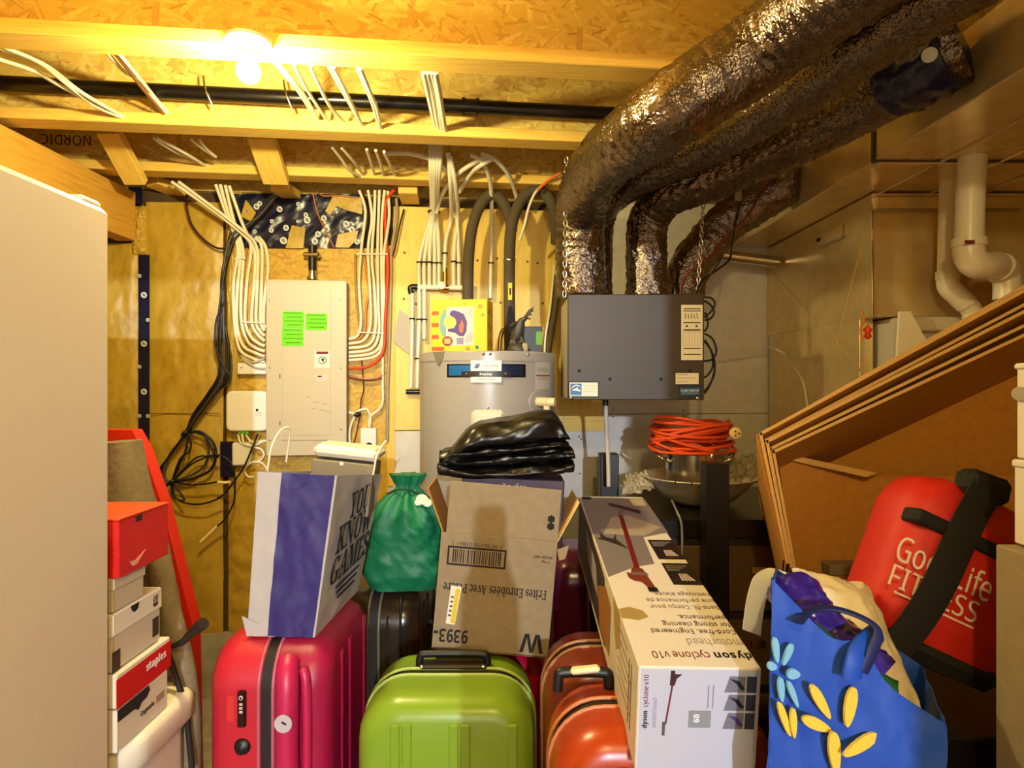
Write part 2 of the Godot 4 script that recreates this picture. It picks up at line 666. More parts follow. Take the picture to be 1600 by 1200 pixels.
func batt(w: Node3D, a: Vector3, b: Vector3, c: Vector3, d: Vector3, sd: float) -> void:
	var inv := w.transform.affine_inverse()
	var bump := func(s: float, t: float) -> float:
		var edge := minf(minf(s, 1.0 - s) * 7.0, minf(t, 1.0 - t) * 12.0)
		return (0.024 * (1.0 - exp(-edge)) + 0.011 * wob.get_noise_3d(s * 2.6 + sd, t * 7.0, 2.0) + 0.004 * wob.get_noise_3d(s * 12.0 + sd, t * 30.0, 5.0))
	part("insulation_batt", sheet(MB.new(), patch(inv * d, inv * c, inv * b, inv * a, 28, 60, bump), 0.02), mats.wool, w)

func back_wall() -> void:
	var w := structure("wall_back", "back wall with insulation, strand board, plywood and drywall", Vector3(0, 1.42, -3.05), WALL_TURN)
	w.position.y = 0
	part("wall_core", box(MB.new(), Vector3(-0.05, 1.15, -0.06), Vector3(5.0, 2.3, 0.08)), mat(Color(0.30, 0.22, 0.13), 0.9), w)
	part("rim_board", box(MB.new(), Vector3(-0.05, JOIST_Y + 0.16, -0.05), Vector3(5.0, 0.32, 0.06)), mats.web, w)
	# insulation behind clear film
	batt(w, Vector3(-1.9297, 2.0443, -2.8377), Vector3(-1.671, 2.0506, -2.8662), Vector3(-1.671, 0.2735, -2.8662), Vector3(-1.9297, 0.2849, -2.8377), 1.0)
	batt(w, Vector3(-1.6386, 2.235, -2.8698), Vector3(-1.3105, 2.2453, -2.9058), Vector3(-1.3105, 0.2809, -2.9058), Vector3(-1.6386, 0.2951, -2.8698), 4.0)
	batt(w, Vector3(-1.2884, 1.0477, -2.9083), Vector3(-0.9712, 1.0433, -2.9432), Vector3(-0.9712, 0.2427, -2.9432), Vector3(-1.2884, 0.2567, -2.9083), 8.0)
	batt(w, Vector3(-1.7006, 2.2159, -2.8629), Vector3(-1.6332, 2.218, -2.8703), Vector3(-1.6332, 1.9941, -2.8703), Vector3(-1.7006, 1.9926, -2.8629), 12.0)
	batt(w, Vector3(-1.2995, 2.2921, -2.9071), Vector3(-1.23, 2.2944, -2.9147), Vector3(-1.23, 1.0119, -2.9147), Vector3(-1.2995, 1.013, -2.9071), 16.0)
	on_wall(w, "film_seam", Vector3(-1.4583, 1.2885, -2.8594), 0.2942, 0.0029, 0.004, mat(Color(0.36, 0.26, 0.10), 0.7))
	on_wall(w, "sill_board", Vector3(-1.5224, 0.0656, -2.8725), 0.8194, 0.451, 0.03, mats.concrete)
	var blue := mat(Color(0.05, 0.07, 0.20), 0.3)
	var logo := mat(Color(0.86, 0.86, 0.85), 0.5)
	var t := on_wall(w, "blue_tape", Vector3(-1.6431, 1.5156, -2.8552), 0.0459, 0.9622, 0.006, blue)
	tape_logos(t, w, [Vector3(-1.6402, 1.8165, -2.8525), Vector3(-1.6402, 1.5997, -2.8525), Vector3(-1.6402, 1.3858, -2.8525), Vector3(-1.6402, 1.169, -2.8525), Vector3(-1.6589, 1.9017, -2.8504), Vector3(-1.6241, 1.7054, -2.8542), Vector3(-1.6589, 1.497, -2.8504), Vector3(-1.6589, 1.2775, -2.8504), Vector3(-1.6241, 1.2773, -2.8542)], [1.0, 1.0, 1.0, 1.0, 0.6, 0.6, 0.6, 0.6, 0.6])
	t = on_wall(w, "blue_tape", Vector3(-1.708, 2.1703, -2.842), 0.0483, 0.2274, 0.006, blue)
	tape_logos(t, w, [Vector3(-1.7126, 2.1175, -2.8355), Vector3(-1.702, 2.1859, -2.8366)], [0.9, 0.7])
	t = on_wall(w, "blue_tape", Vector3(-1.676, 2.2594, -2.8455), 0.0591, 0.074, 0.006, blue)
	t = on_wall(w, "blue_tape", Vector3(-1.2478, 1.548, -2.9087), 0.0279, 0.3258, 0.006, blue)
	t = on_wall(w, "blue_tape", Vector3(-1.2811, 1.0817, -2.8789), 0.0607, 0.1583, 0.006, blue)
	# blue tape and film along the top of the strand board
	var inv := w.transform.affine_inverse()
	var bump := func(s: float, tt: float) -> float:
		return 0.010 * wob.get_noise_3d(s * 9.0, tt * 4.0, 9.0) + 0.004 * wob.get_noise_3d(s * 30.0, tt * 12.0, 3.0)
	t = part("blue_tape", sheet(MB.new(), patch(inv * Vector3(-1.2559, 2.0335, -2.8937), inv * Vector3(-0.683, 2.0468, -2.9568), inv * Vector3(-0.683, 2.2982, -2.9568), inv * Vector3(-1.2559, 2.2794, -2.8937), 40, 18, bump), 0.004), blue, w)
	tape_logos(t, w, [Vector3(-1.1558, 2.2224, -2.8967), Vector3(-1.1419, 2.2373, -2.8982), Vector3(-1.0555, 2.2138, -2.9077), Vector3(-0.9742, 2.2396, -2.9167), Vector3(-0.9347, 2.1678, -2.921), Vector3(-0.9404, 2.191, -2.9204), Vector3(-0.8612, 2.1786, -2.9291), Vector3(-0.847, 2.1292, -2.9307), Vector3(-0.7615, 2.155, -2.9401), Vector3(-0.7357, 2.1292, -2.9429), Vector3(-1.153, 2.0747, -2.897), Vector3(-1.0387, 2.0717, -2.9096), Vector3(-1.0275, 2.1302, -2.9108), Vector3(-1.0918, 2.1169, -2.9037), Vector3(-0.8867, 2.1048, -2.9263), Vector3(-1.089, 2.1576, -2.9041), Vector3(-0.9008, 2.0722, -2.9248), Vector3(-1.1973, 2.2009, -2.8921), Vector3(-0.7128, 2.0739, -2.9454), Vector3(-1.1641, 2.1092, -2.8958), Vector3(-0.977, 2.1608, -2.9164)], [1.0, 0.8, 1.0, 0.7, 1.2, 0.8, 1.0, 1.0, 1.1, 1.1, 1.1, 1.2, 1.0, 0.8, 1.0, 0.7, 1.1, 0.8, 0.9, 0.7, 0.5])
	# wrinkled film showing wool through the tape
	for q in [[[Vector3(-1.0296, 2.0366, -2.9086), Vector3(-1.0016, 2.1421, -2.9117), Vector3(-0.9426, 2.132, -2.9181), Vector3(-0.951, 2.0385, -2.9172)]], [[Vector3(-1.2242, 2.1764, -2.8872), Vector3(-1.2021, 2.2522, -2.8896), Vector3(-1.1578, 2.1957, -2.8945), Vector3(-1.18, 2.1546, -2.892)]], [[Vector3(-0.8549, 2.2105, -2.9278), Vector3(-0.8208, 2.2819, -2.9315), Vector3(-0.6894, 2.2802, -2.946), Vector3(-0.6894, 2.2007, -2.946), Vector3(-0.7638, 2.2191, -2.9378), Vector3(-0.8038, 2.2355, -2.9334), Vector3(-0.8322, 2.1936, -2.9303)]], [[Vector3(-0.8095, 2.0476, -2.9328), Vector3(-0.7981, 2.1066, -2.934), Vector3(-0.7066, 2.1266, -2.9441), Vector3(-0.7181, 2.0792, -2.9428), Vector3(-0.7495, 2.0461, -2.9394)]]]:
		var poly := []
		for p in q[0]:
			var lp: Vector3 = inv * p
			poly.append(Vector2(lp.x, lp.y))
		part("film_patch", prism(MB.new(), poly, 0.005, Transform3D(Basis(), Vector3(0, 0, (inv * q[0][0]).z))), mats.wool, w)
	on_wall(w, "strand_board", Vector3(-0.9064, 1.4553, -2.9382), 0.6605, 1.187, 0.012, mats.osb_wall)
	on_wall(w, "stud_edge", Vector3(-0.5602, 1.503, -2.9642), 0.0351, 1.1146, 0.03, mats.lumber_up)
	on_wall(w, "plywood_sheet", Vector3(-0.059, 1.7256, -3.0254), 0.9935, 1.0407, 0.018, mats.ply)
	on_wall(w, "drywall_sheet", Vector3(-0.3058, 0.576, -2.9983), 0.5489, 1.2503, 0.018, mats.drywall)
	on_wall(w, "drywall_sheet", Vector3(0.2046, 0.5602, -3.0544), 0.4768, 1.2737, 0.018, mats.drywall)
	on_wall(w, "drywall_sheet", Vector3(1.2106, 1.8069, -3.1651), 1.5801, 1.0619, 0.018, mats.drywall)
	on_wall(w, "drywall_sheet", Vector3(1.2106, 0.571, -3.1651), 1.5801, 1.4037, 0.018, mats.drywall)
	on_wall(w, "ledger_board", Vector3(0.3466, 1.2268, -3.067), 0.2062, 0.0675, 0.021, mats.lumber)
	var head := lathe(MB.new(), [Vector2(0.0005, 0.001), Vector2(0.004, 0.001), Vector2(0.004, -0.001)], Vector3.ZERO, 8, Basis(Vector3.RIGHT, PI / 2)).mesh()
	for q in [Vector3(0.4875, 1.2966, -3.0855), Vector3(0.8372, 1.2919, -3.124), Vector3(0.4875, 1.2626, -3.0855), Vector3(0.8372, 1.2638, -3.124), Vector3(0.3221, 1.1685, -3.0673), Vector3(0.3314, 1.1561, -3.0683), Vector3(0.3252, 0.9905, -3.0677), Vector3(-0.5555, 1.1883, -2.9708), Vector3(0.4938, 0.8028, -3.0862), Vector3(0.8372, 1.0451, -3.124)]:
		part_mesh("screw", head, mat(Color(0.12, 0.09, 0.07), 0.6), w).position = inv * q
	var knot := lathe(MB.new(), [Vector2(0.0005, 0.0006), Vector2(0.0065, 0.0006), Vector2(0.0065, -0.001)], Vector3.ZERO, 10, Basis(Vector3.RIGHT, PI / 2)).mesh()
	for q in [Vector3(-0.5001, 2.0303, -2.9769), Vector3(-0.503, 1.8159, -2.9766), Vector3(-0.1628, 2.0017, -3.014), Vector3(-0.0696, 2.0128, -3.0242), Vector3(0.073, 2.0006, -3.0399), Vector3(0.1218, 1.9956, -3.0453), Vector3(0.1463, 1.804, -3.048), Vector3(-0.4474, 1.7928, -2.9827), Vector3(-0.0545, 1.8043, -3.0259), Vector3(-0.2999, 1.6299, -2.9989), Vector3(0.0821, 1.7302, -3.0409)]:
		part_mesh("wood_knot", knot, mat(Color(0.55, 0.34, 0.12), 0.7), w).position = inv * q

func tape_logos(t: Node3D, w: Node3D, at: Array, sizes: Array) -> void:
	var m := mat(Color(0.86, 0.86, 0.85), 0.5)
	var inner := mat(Color(0.45, 0.47, 0.55), 0.5)
	var inv := w.transform.affine_inverse()
	for k in at.size():
		var p: Vector3 = inv * at[k]
		var s: float = sizes[k]
		var d := printed(t, "round_mark", disc(0.0125 * s, 16, 1.1), Transform3D(Basis(Vector3.BACK, 0.3), p), m, 0.0015)
		printed(d, "ring_print", disc(0.006 * s, 10, 1.5), Transform3D(Basis(Vector3.BACK, 0.6), p + Vector3(0, 0, 0.0015)), inner, 0.0006)

# ---------------------------------------------------------------- things on the back wall
func wall_thing(called: String, label: String, category: String, c: Vector3, _w: float, h: float) -> Node3D:
	return thing(called, label, category, c - Vector3(0, h * 0.5, 0), WALL_TURN)

const ORDER := ["leftmost", "second from the left", "third from the left", "fourth from the left", "fifth from the left", "sixth from the left", "seventh from the left", "eighth from the left", "ninth from the left"]

func cable(pts: Array, r: float, m: Material, label: String, group := "", called := "cable", sides := 7) -> MeshInstance3D:
	return single(called, tube(MB.new(), pts, r, sides, 6), m, label, "cable", group)

func services() -> void:
	breaker_panel(Vector3(-0.9145, 1.4926, -2.8488), 0.3488, 0.7834)
	# steel conduit into the top of the panel
	var a := Vector3(-0.9049, 2.0464, -2.9002)
	var o := thing("conduit", "short black conduit entering the top of the breaker panel", "conduit", Vector3(-0.9049, 1.8927, -2.9002))
	var h := a.y - o.position.y
	part("tube", rod(MB.new(), Vector3(0, 0.02, 0), Vector3(0, h, 0), 0.0175, 16), mats.black, o)
	part("connector", lathe(MB.new(), [Vector2(0.024, 0.001), Vector2(0.024, 0.014), Vector2(0.024, 0.014), Vector2(0.018, 0.014), Vector2(0.018, 0.014), Vector2(0.018, 0.04), Vector2(0.014, 0.043)], Vector3.ZERO, 16), mats.steel, o)
	part("strap", box(MB.new(), Vector3(0, h * 0.72, 0.006), Vector3(0.075, 0.02, 0.036), 0.005), mats.steel, o)
	# white power bar with cables, left of the panel
	o = wall_thing("power_bar", "white power bar behind the cables left of the breaker panel", "power bar", Vector3(-1.1672, 1.4903, -2.8713), 0.1244, 0.0546)
	part("body", box(MB.new(), Vector3(0, 0.026, -0.02), Vector3(0.128, 0.052, 0.04), 0.004), mats.white, o)
	for x in [-0.045, 0.04]:
		part("screw", lathe(MB.new(), [Vector2(0.0005, 0.001), Vector2(0.003, 0.001), Vector2(0.003, -0.001)], Vector3(x, 0.03, 0.0005), 8, Basis(Vector3.RIGHT, PI / 2)), mats.ink, o)
	# modem
	o = wall_thing("modem", "white rounded modem on the wall left of the breaker panel", "modem", Vector3(-1.1798, 1.2989, -2.8498), 0.1755, 0.1795)
	var mb := MB.new()
	var body := rrect(0.182, 0.180, 0.026)
	var rows := []
	for q in [[-0.008, -0.03], [0.0, -0.026], [0.0, -0.006], [-0.003, -0.001], [-0.008, 0.0]]:
		var row := PackedVector3Array()
		for p in body:
			row.append(Vector3(p.x * (1 + q[0] / 0.09), p.y * (1 + q[0] / 0.09) + 0.09, q[1]))
		rows.append(row)
	mb.grid(rows, true)
	mb.cap(rows[-1], Vector3.BACK)
	part("body", mb, mat(Color(0.92, 0.90, 0.86), 0.35), o)
	printed(o, "round_mark", disc(0.006), Transform3D(Basis(), Vector3(0.043, 0.095, 0)), mats.ink)
	printed(o, "indicator", disc(0.004), Transform3D(Basis(), Vector3(0.005, 0.035, 0)), mat(Color(1, 1, 1), 0.4))
	for k in 3:
		printed(o, "print_line", rect2(0.035, 0.082 - k * 0.006, 0.062, 0.084 - k * 0.006), Transform3D(), mat(Color(0.7, 0.68, 0.64)))
	for k in 3:
		part("plug", box(MB.new(), Vector3(-0.035 + k * 0.016, -0.006, -0.015), Vector3(0.011, 0.016, 0.012), 0.002), mat(Color(0.45, 0.75, 0.1), 0.5), o, "green plug end")
	o = wall_thing("adapter_box", "small white adapter box under the modem", "adapter", Vector3(-1.2138, 1.1047, -2.8662), 0.0799, 0.1032)
	part("body", box(MB.new(), Vector3(0, 0.052, -0.025), Vector3(0.08, 0.103, 0.05), 0.006), mats.white, o)
	o = wall_thing("outlet_box", "white surface-mounted outlet box right of the breaker panel", "outlet", Vector3(-0.6572, 1.1682, -2.9274), 0.0719, 0.0995)
	part("body", box(MB.new(), Vector3(0, 0.05, -0.025), Vector3(0.072, 0.1, 0.05), 0.004), mats.white, o)
	part("plug", lathe(MB.new(), [Vector2(0.0005, 0.022), Vector2(0.012, 0.02), Vector2(0.015, 0.0)], Vector3(0.003, 0.02, 0.0), 12, Basis(Vector3.RIGHT, PI / 2)), mats.black, o)
	# paper hanging behind the copper pipes
	var sh := thing("paper_sheet", "sheet of paper hanging beside the pipes above the water heater", "paper", Vector3(-0.5185, 1.5237, -2.9628), WALL_TURN)
	part("sheet", prism(MB.new(), [Vector2(-0.036, 0.095), Vector2(-0.002, 0.243), Vector2(0.045, 0.205), Vector2(0.10, 0.14), Vector2(0.095, 0.05), Vector2(0.06, 0.02)], 0.001), mat(Color(0.72, 0.68, 0.62), 0.8), sh)

func breaker_panel(c: Vector3, w: float, h: float) -> void:
	var o := wall_thing("breaker_panel", "tall cream electrical breaker panel with green stickers", "breaker panel", c, w, h)
	var enamel := mat(Color(0.75, 0.70, 0.58), 0.42)
	part("body", box(MB.new(), Vector3(0, h * 0.5, -0.046), Vector3(w - 0.006, h - 0.006, 0.08), 0.002), mat(Color(0.55, 0.53, 0.50), 0.5), o)
	part("cover", box(MB.new(), Vector3(0, h * 0.5, -0.003), Vector3(w, h, 0.006), 0.003), enamel, o)
	part("door", box(MB.new(), Vector3(0.0, h * 0.53, 0.001), Vector3(w * 0.60, h * 0.83, 0.003), 0.001), enamel, o)
	var xy := func(u: float, v: float) -> Vector2: return Vector2((u - 0.5) * w, v * h)
	var green := mat(Color(0.42, 0.80, 0.03), 0.7)
	var dark := mat(Color(0.10, 0.30, 0.02), 0.8)
	var f := Transform3D(Basis(), Vector3(0, 0, 0.0026))
	for q in [[0.205, 0.724, 0.47, 0.818], [0.195, 0.622, 0.462, 0.722], [0.492, 0.713, 0.755, 0.808]]:
		var a: Vector2 = xy.call(q[0], q[1])
		var b: Vector2 = xy.call(q[2], q[3])
		var s := printed(o, "sticker", rect2(a.x, a.y, b.x, b.y), f, green)
		s.set_meta("label", "bright green inspection sticker")
		for k in 4:
			var y := lerpf(b.y, a.y, 0.08 + k * 0.24)
			printed(s, "print_line", rect2(a.x + 0.006 + 0.012 * (k % 2), y - 0.0022, b.x - 0.012 + 0.006 * (k % 3), y), f.translated_local(Vector3(0, 0, 0.0008)), dark, 0.0004)
	var lab := printed(o, "warning_label", [xy.call(0.60, 0.50), xy.call(0.79, 0.50), xy.call(0.79, 0.595), xy.call(0.60, 0.595)], f, mat(Color(0.90, 0.87, 0.80)))
	var f2 := f.translated_local(Vector3(0, 0, 0.0008))
	printed(lab, "red_bar", [xy.call(0.625, 0.578), xy.call(0.77, 0.578), xy.call(0.77, 0.592), xy.call(0.625, 0.592)], f2, mat(Color(0.45, 0.03, 0.02)), 0.0004)
	var p: Vector2 = xy.call(0.70, 0.542)
	printed(lab, "ring_print", disc(0.017), f2.translated_local(Vector3(p.x, p.y, 0)), mats.ink, 0.0003)
	printed(lab, "ring_print", disc(0.014), f2.translated_local(Vector3(p.x, p.y, 0.0003)), mat(Color(0.90, 0.87, 0.80)), 0.0003)
	printed(lab, "figure_print", [Vector2(-0.004, -0.011), Vector2(0, -0.002), Vector2(0.005, -0.012), Vector2(0.006, 0.002), Vector2(0.009, 0.008), Vector2(0.001, 0.007), Vector2(-0.002, 0.012), Vector2(-0.005, 0.006), Vector2(-0.003, 0.0)], f2.translated_local(Vector3(p.x, p.y, 0.0006)), mats.ink, 0.0003)
	var sp := printed(o, "rating_label", [xy.call(0.62, 0.425), xy.call(0.77, 0.425), xy.call(0.77, 0.462), xy.call(0.62, 0.462)], f, mat(Color(0.78, 0.75, 0.68)))
	printed(sp, "print_line", [xy.call(0.64, 0.447), xy.call(0.69, 0.447), xy.call(0.69, 0.454), xy.call(0.64, 0.454)], f2, mats.ink, 0.0004)
	for v in [0.185, 0.45]:
		printed(o, "slot", [xy.call(0.168, v - 0.012), xy.call(0.178, v - 0.012), xy.call(0.178, v + 0.012), xy.call(0.168, v + 0.012)], f, mats.ink, 0.0004)
	for q in [[0.05, 0.88], [0.93, 0.89], [0.93, 0.15], [0.05, 0.09], [0.05, 0.5], [0.93, 0.5]]:
		var s: Vector2 = xy.call(q[0], q[1])
		part("screw", lathe(MB.new(), [Vector2(0.0003, 0.0015), Vector2(0.004, 0.0012), Vector2(0.005, 0.0)], Vector3(s.x, s.y, 0), 8, Basis(Vector3.RIGHT, PI / 2)), mat(Color(0.62, 0.60, 0.56), 0.3, 0.8), o)
	# faint pencil scribble and seam below the door
	for q in [[0.58, 0.30, 0.66, 0.305], [0.69, 0.298, 0.76, 0.29], [0.56, 0.265, 0.62, 0.27], [0.66, 0.262, 0.80, 0.245], [0.20, 0.088, 0.80, 0.086], [0.5, 0.33, 0.54, 0.333]]:
		var a: Vector2 = xy.call(q[0], q[1])
		var b: Vector2 = xy.call(q[2], q[3])
		printed(o, "pencil_mark", [a, b, b + Vector2(0, 0.0016), a + Vector2(0, 0.0016)], f, mat(Color(0.42, 0.38, 0.32)), 0.0003)

func wiring() -> void:
	var runs_here := []
	var lead_tan := -1
	var white: Material = mats.cable
	# into the left of the panel
	var g := "white cables bending into the left of the panel"
	var lab := "white cable bending into the left side of the breaker panel"
	runs_here = [
		[Vector3(-1.2905, 2.2896, -2.7873), Vector3(-1.2689, 2.1955, -2.8199), Vector3(-1.2289, 2.0359, -2.8645), Vector3(-1.2453, 1.878, -2.8627), Vector3(-1.2425, 1.7063, -2.863), Vector3(-1.2207, 1.5776, -2.8654), Vector3(-1.1631, 1.5349, -2.8718), Vector3(-1.1107, 1.5178, -2.8775)],
		[Vector3(-1.2676, 2.2873, -2.7798), Vector3(-1.2501, 2.1678, -2.8219), Vector3(-1.22, 2.0228, -2.8705), Vector3(-1.2309, 1.8504, -2.8693), Vector3(-1.2337, 1.6926, -2.869), Vector3(-1.2063, 1.5923, -2.872), Vector3(-1.1512, 1.5581, -2.8781), Vector3(-1.1126, 1.5439, -2.8823)],
		[Vector3(-1.2507, 2.2882, -2.7917), Vector3(-1.2355, 2.1567, -2.8336), Vector3(-1.2083, 2.0184, -2.8768), Vector3(-1.2165, 1.8514, -2.8759), Vector3(-1.2165, 1.7076, -2.8759), Vector3(-1.1918, 1.6157, -2.8787), Vector3(-1.1532, 1.5814, -2.8829), Vector3(-1.1144, 1.5672, -2.8872)],
		[Vector3(-1.2262, 2.28, -2.7743), Vector3(-1.1921, 2.1387, -2.8183), Vector3(-1.1752, 2.0364, -2.8805), Vector3(-1.1918, 1.8806, -2.8787), Vector3(-1.2, 1.7078, -2.8778), Vector3(-1.1752, 1.6332, -2.8805), Vector3(-1.1449, 1.6046, -2.8838), Vector3(-1.1144, 1.5903, -2.8872)],
		[Vector3(-1.452, 2.2825, -2.7293), Vector3(-1.352, 2.2124, -2.7705), Vector3(-1.2286, 2.1148, -2.8243), Vector3(-1.1642, 2.0309, -2.8817), Vector3(-1.1614, 1.8811, -2.882), Vector3(-1.1725, 1.7081, -2.8808), Vector3(-1.1476, 1.6449, -2.8835), Vector3(-1.1144, 1.6134, -2.8872)],
		[Vector3(-1.4236, 2.2835, -2.7324), Vector3(-1.3211, 2.2049, -2.7638), Vector3(-1.2002, 2.1074, -2.8174), Vector3(-1.1504, 2.037, -2.8832), Vector3(-1.1476, 1.8814, -2.8835), Vector3(-1.1532, 1.7083, -2.8829), Vector3(-1.1366, 1.6594, -2.8847), Vector3(-1.1144, 1.6365, -2.8872)],
		[Vector3(-1.1509, 2.0728, -2.863), Vector3(-1.1283, 2.0375, -2.8856), Vector3(-1.1283, 1.8817, -2.8856), Vector3(-1.1338, 1.7229, -2.885), Vector3(-1.1283, 1.6797, -2.8856), Vector3(-1.1144, 1.6596, -2.8872)],
		[Vector3(-1.1345, 2.0789, -2.8648), Vector3(-1.1117, 2.0379, -2.8875), Vector3(-1.1006, 1.94, -2.8887), Vector3(-1.1144, 1.8242, -2.8872), Vector3(-1.12, 1.7231, -2.8866), Vector3(-1.1172, 1.6856, -2.8869), Vector3(-1.1089, 1.6741, -2.8878)]]
	for k in runs_here.size():
		cable(runs_here[k], 0.0075, white, ORDER[k] + " of the white cables bending into the left of the panel", g)
	for p in [[Vector3(-1.1997, 2.0344, -2.8979), Vector3(-1.2164, 1.9123, -2.8961), Vector3(-1.2053, 1.7677, -2.8973), Vector3(-1.1942, 1.6519, -2.8985), Vector3(-1.1497, 1.5768, -2.9034), Vector3(-1.1219, 1.5595, -2.9065)], [Vector3(-1.1831, 1.652, -2.8997), Vector3(-1.1664, 1.5941, -2.9016), Vector3(-1.147, 1.5681, -2.9037), Vector3(-1.1191, 1.5566, -2.9068)]]:
		lead_tan += 1
		cable(p, 0.006, mat(Color(0.72, 0.45, 0.20), 0.5), ["longer", "shorter"][lead_tan] + " orange-tan cable behind the white cables left of the panel", "tan cables left of the panel")
	# into the right of the panel
	g = "pale cables bending into the right of the panel"
	lab = "pale cable dropping from the joists into the right side of the panel"
	runs_here = [
		[Vector3(-0.6868, 2.2908, -2.8738), Vector3(-0.6656, 2.2047, -2.9064), Vector3(-0.6895, 2.0508, -2.9339), Vector3(-0.7009, 1.8892, -2.9327), Vector3(-0.6923, 1.7134, -2.9336), Vector3(-0.7066, 1.6428, -2.932), Vector3(-0.7465, 1.6249, -2.9276)],
		[Vector3(-0.6476, 2.2921, -2.8782), Vector3(-0.6372, 2.1765, -2.9095), Vector3(-0.6608, 2.0368, -2.9371), Vector3(-0.6522, 1.8607, -2.938), Vector3(-0.6494, 1.6991, -2.9383), Vector3(-0.678, 1.6225, -2.9352), Vector3(-0.7465, 1.6044, -2.9276)],
		[Vector3(-0.6167, 2.2931, -2.8816), Vector3(-0.6258, 2.1768, -2.9107), Vector3(-0.6436, 2.0078, -2.939), Vector3(-0.6321, 1.861, -2.9402), Vector3(-0.6264, 1.6847, -2.9409), Vector3(-0.6551, 1.6021, -2.9377), Vector3(-0.7465, 1.5839, -2.9276)],
		[Vector3(-0.5969, 2.2938, -2.8837), Vector3(-0.6087, 2.1482, -2.9126), Vector3(-0.6178, 2.0084, -2.9418), Vector3(-0.6149, 1.8025, -2.9421), Vector3(-0.612, 1.6554, -2.9424), Vector3(-0.6465, 1.5816, -2.9386), Vector3(-0.7465, 1.5635, -2.9276)],
		[Vector3(-0.5744, 2.2945, -2.8862), Vector3(-0.5916, 2.1778, -2.9145), Vector3(-0.6005, 2.0087, -2.9437), Vector3(-0.5976, 1.8027, -2.944), Vector3(-0.5976, 1.6349, -2.944), Vector3(-0.635, 1.5641, -2.9399), Vector3(-0.7465, 1.5459, -2.9276)],
		[Vector3(-0.5602, 2.2921, -2.8878), Vector3(-0.5602, 2.1787, -2.918), Vector3(-0.588, 2.008, -2.94), Vector3(-0.588, 1.8022, -2.94), Vector3(-0.588, 1.6346, -2.94), Vector3(-0.6225, 1.5492, -2.9363), Vector3(-0.7453, 1.5281, -2.9227)]]
	for k in runs_here.size():
		cable(runs_here[k], 0.007, white, ORDER[k] + " of the pale cables entering the right of the panel", g)
	cable([Vector3(-0.5283, 2.2928, -2.8712), Vector3(-0.5726, 2.2396, -2.9065), Vector3(-0.5784, 2.0953, -2.9361), Vector3(-0.5698, 1.9487, -2.937), Vector3(-0.5813, 1.7136, -2.9358), Vector3(-0.587, 1.5873, -2.9351), Vector3(-0.6157, 1.5285, -2.932), Vector3(-0.6729, 1.4961, -2.9257), Vector3(-0.7441, 1.4929, -2.9179)], 0.0075, mat(Color(0.85, 0.25, 0.07), 0.5), "red-orange cable bending into the right side of the breaker panel")
	cable([Vector3(-0.6843, 2.0335, -2.9496), Vector3(-0.6699, 1.9217, -2.9512), Vector3(-0.6584, 1.8481, -2.9524), Vector3(-0.6728, 1.7741, -2.9508), Vector3(-0.6785, 1.6708, -2.9502), Vector3(-0.7073, 1.6263, -2.947), Vector3(-0.7503, 1.6171, -2.9423)], 0.006, mat(Color(0.78, 0.50, 0.18), 0.5), "tan cable behind the pale cables right of the panel")
	cable([Vector3(-0.7216, 2.0209, -2.9455), Vector3(-0.7188, 1.8619, -2.9458), Vector3(-0.7073, 1.7147, -2.947), Vector3(-0.6901, 1.65, -2.9489)], 0.005, mat(Color(0.66, 0.48, 0.20), 0.5), "thin brown cable just right of the breaker panel")
	for p in [[[Vector3(-0.7441, 1.4667, -2.9179), Vector3(-0.6957, 1.4492, -2.9232), Vector3(-0.6443, 1.4434, -2.9288), Vector3(-0.5928, 1.4611, -2.9345)], "pink"], [[Vector3(-0.7441, 1.4521, -2.9179), Vector3(-0.6872, 1.4375, -2.9241), Vector3(-0.6358, 1.4376, -2.9298), Vector3(-0.5956, 1.4464, -2.9342)], "dark red"]]:
		cable(p[0], 0.0035, mat(Color(0.8, 0.5, 0.42), 0.5) if p[1] == "pink" else mat(Color(0.30, 0.06, 0.05), 0.5), "thin %s wire looping from the lower right of the panel" % p[1])
	cable([Vector3(-0.5948, 1.5437, -2.9443), Vector3(-0.5948, 1.42, -2.9443), Vector3(-0.5948, 1.3376, -2.9443), Vector3(-0.612, 1.3023, -2.9424), Vector3(-0.6408, 1.2789, -2.9393), Vector3(-0.6551, 1.2584, -2.9377), Vector3(-0.6551, 1.2202, -2.9377)], 0.0065, white, "white cable dropping to the outlet box right of the panel")
	cable([Vector3(-0.7453, 1.2914, -2.9227), Vector3(-0.7225, 1.2854, -2.9252), Vector3(-0.6883, 1.3028, -2.929), Vector3(-0.6597, 1.2998, -2.9322), Vector3(-0.6483, 1.2587, -2.9334), Vector3(-0.654, 1.2206, -2.9328)], 0.0065, white, "white cable looping from the panel to the outlet box")
	cable([Vector3(-0.714, 1.2795, -2.9262), Vector3(-0.7339, 1.2387, -2.924), Vector3(-0.7425, 1.1862, -2.9231), Vector3(-0.7368, 1.1276, -2.9237)], 0.006, white, "white cable dropping behind the paper bag beside the panel")
	cable([Vector3(-0.6895, 1.5315, -2.9339), Vector3(-0.6837, 1.4493, -2.9345), Vector3(-0.6809, 1.3907, -2.9349), Vector3(-0.6923, 1.3437, -2.9336), Vector3(-0.698, 1.2734, -2.933), Vector3(-0.7152, 1.1855, -2.9311), Vector3(-0.7323, 1.1271, -2.9292)], 0.003, mat(Color(0.35, 0.05, 0.04), 0.5), "thin dark red wire hanging right of the breaker panel")
	cable([Vector3(-0.6957, 1.2885, -2.9232), Vector3(-0.7014, 1.2826, -2.9225), Vector3(-0.7099, 1.2798, -2.9216), Vector3(-0.7185, 1.2827, -2.9207)], 0.011, mats.black, "black tape wrapped round the cables beside the panel", "", "tape_wrap")
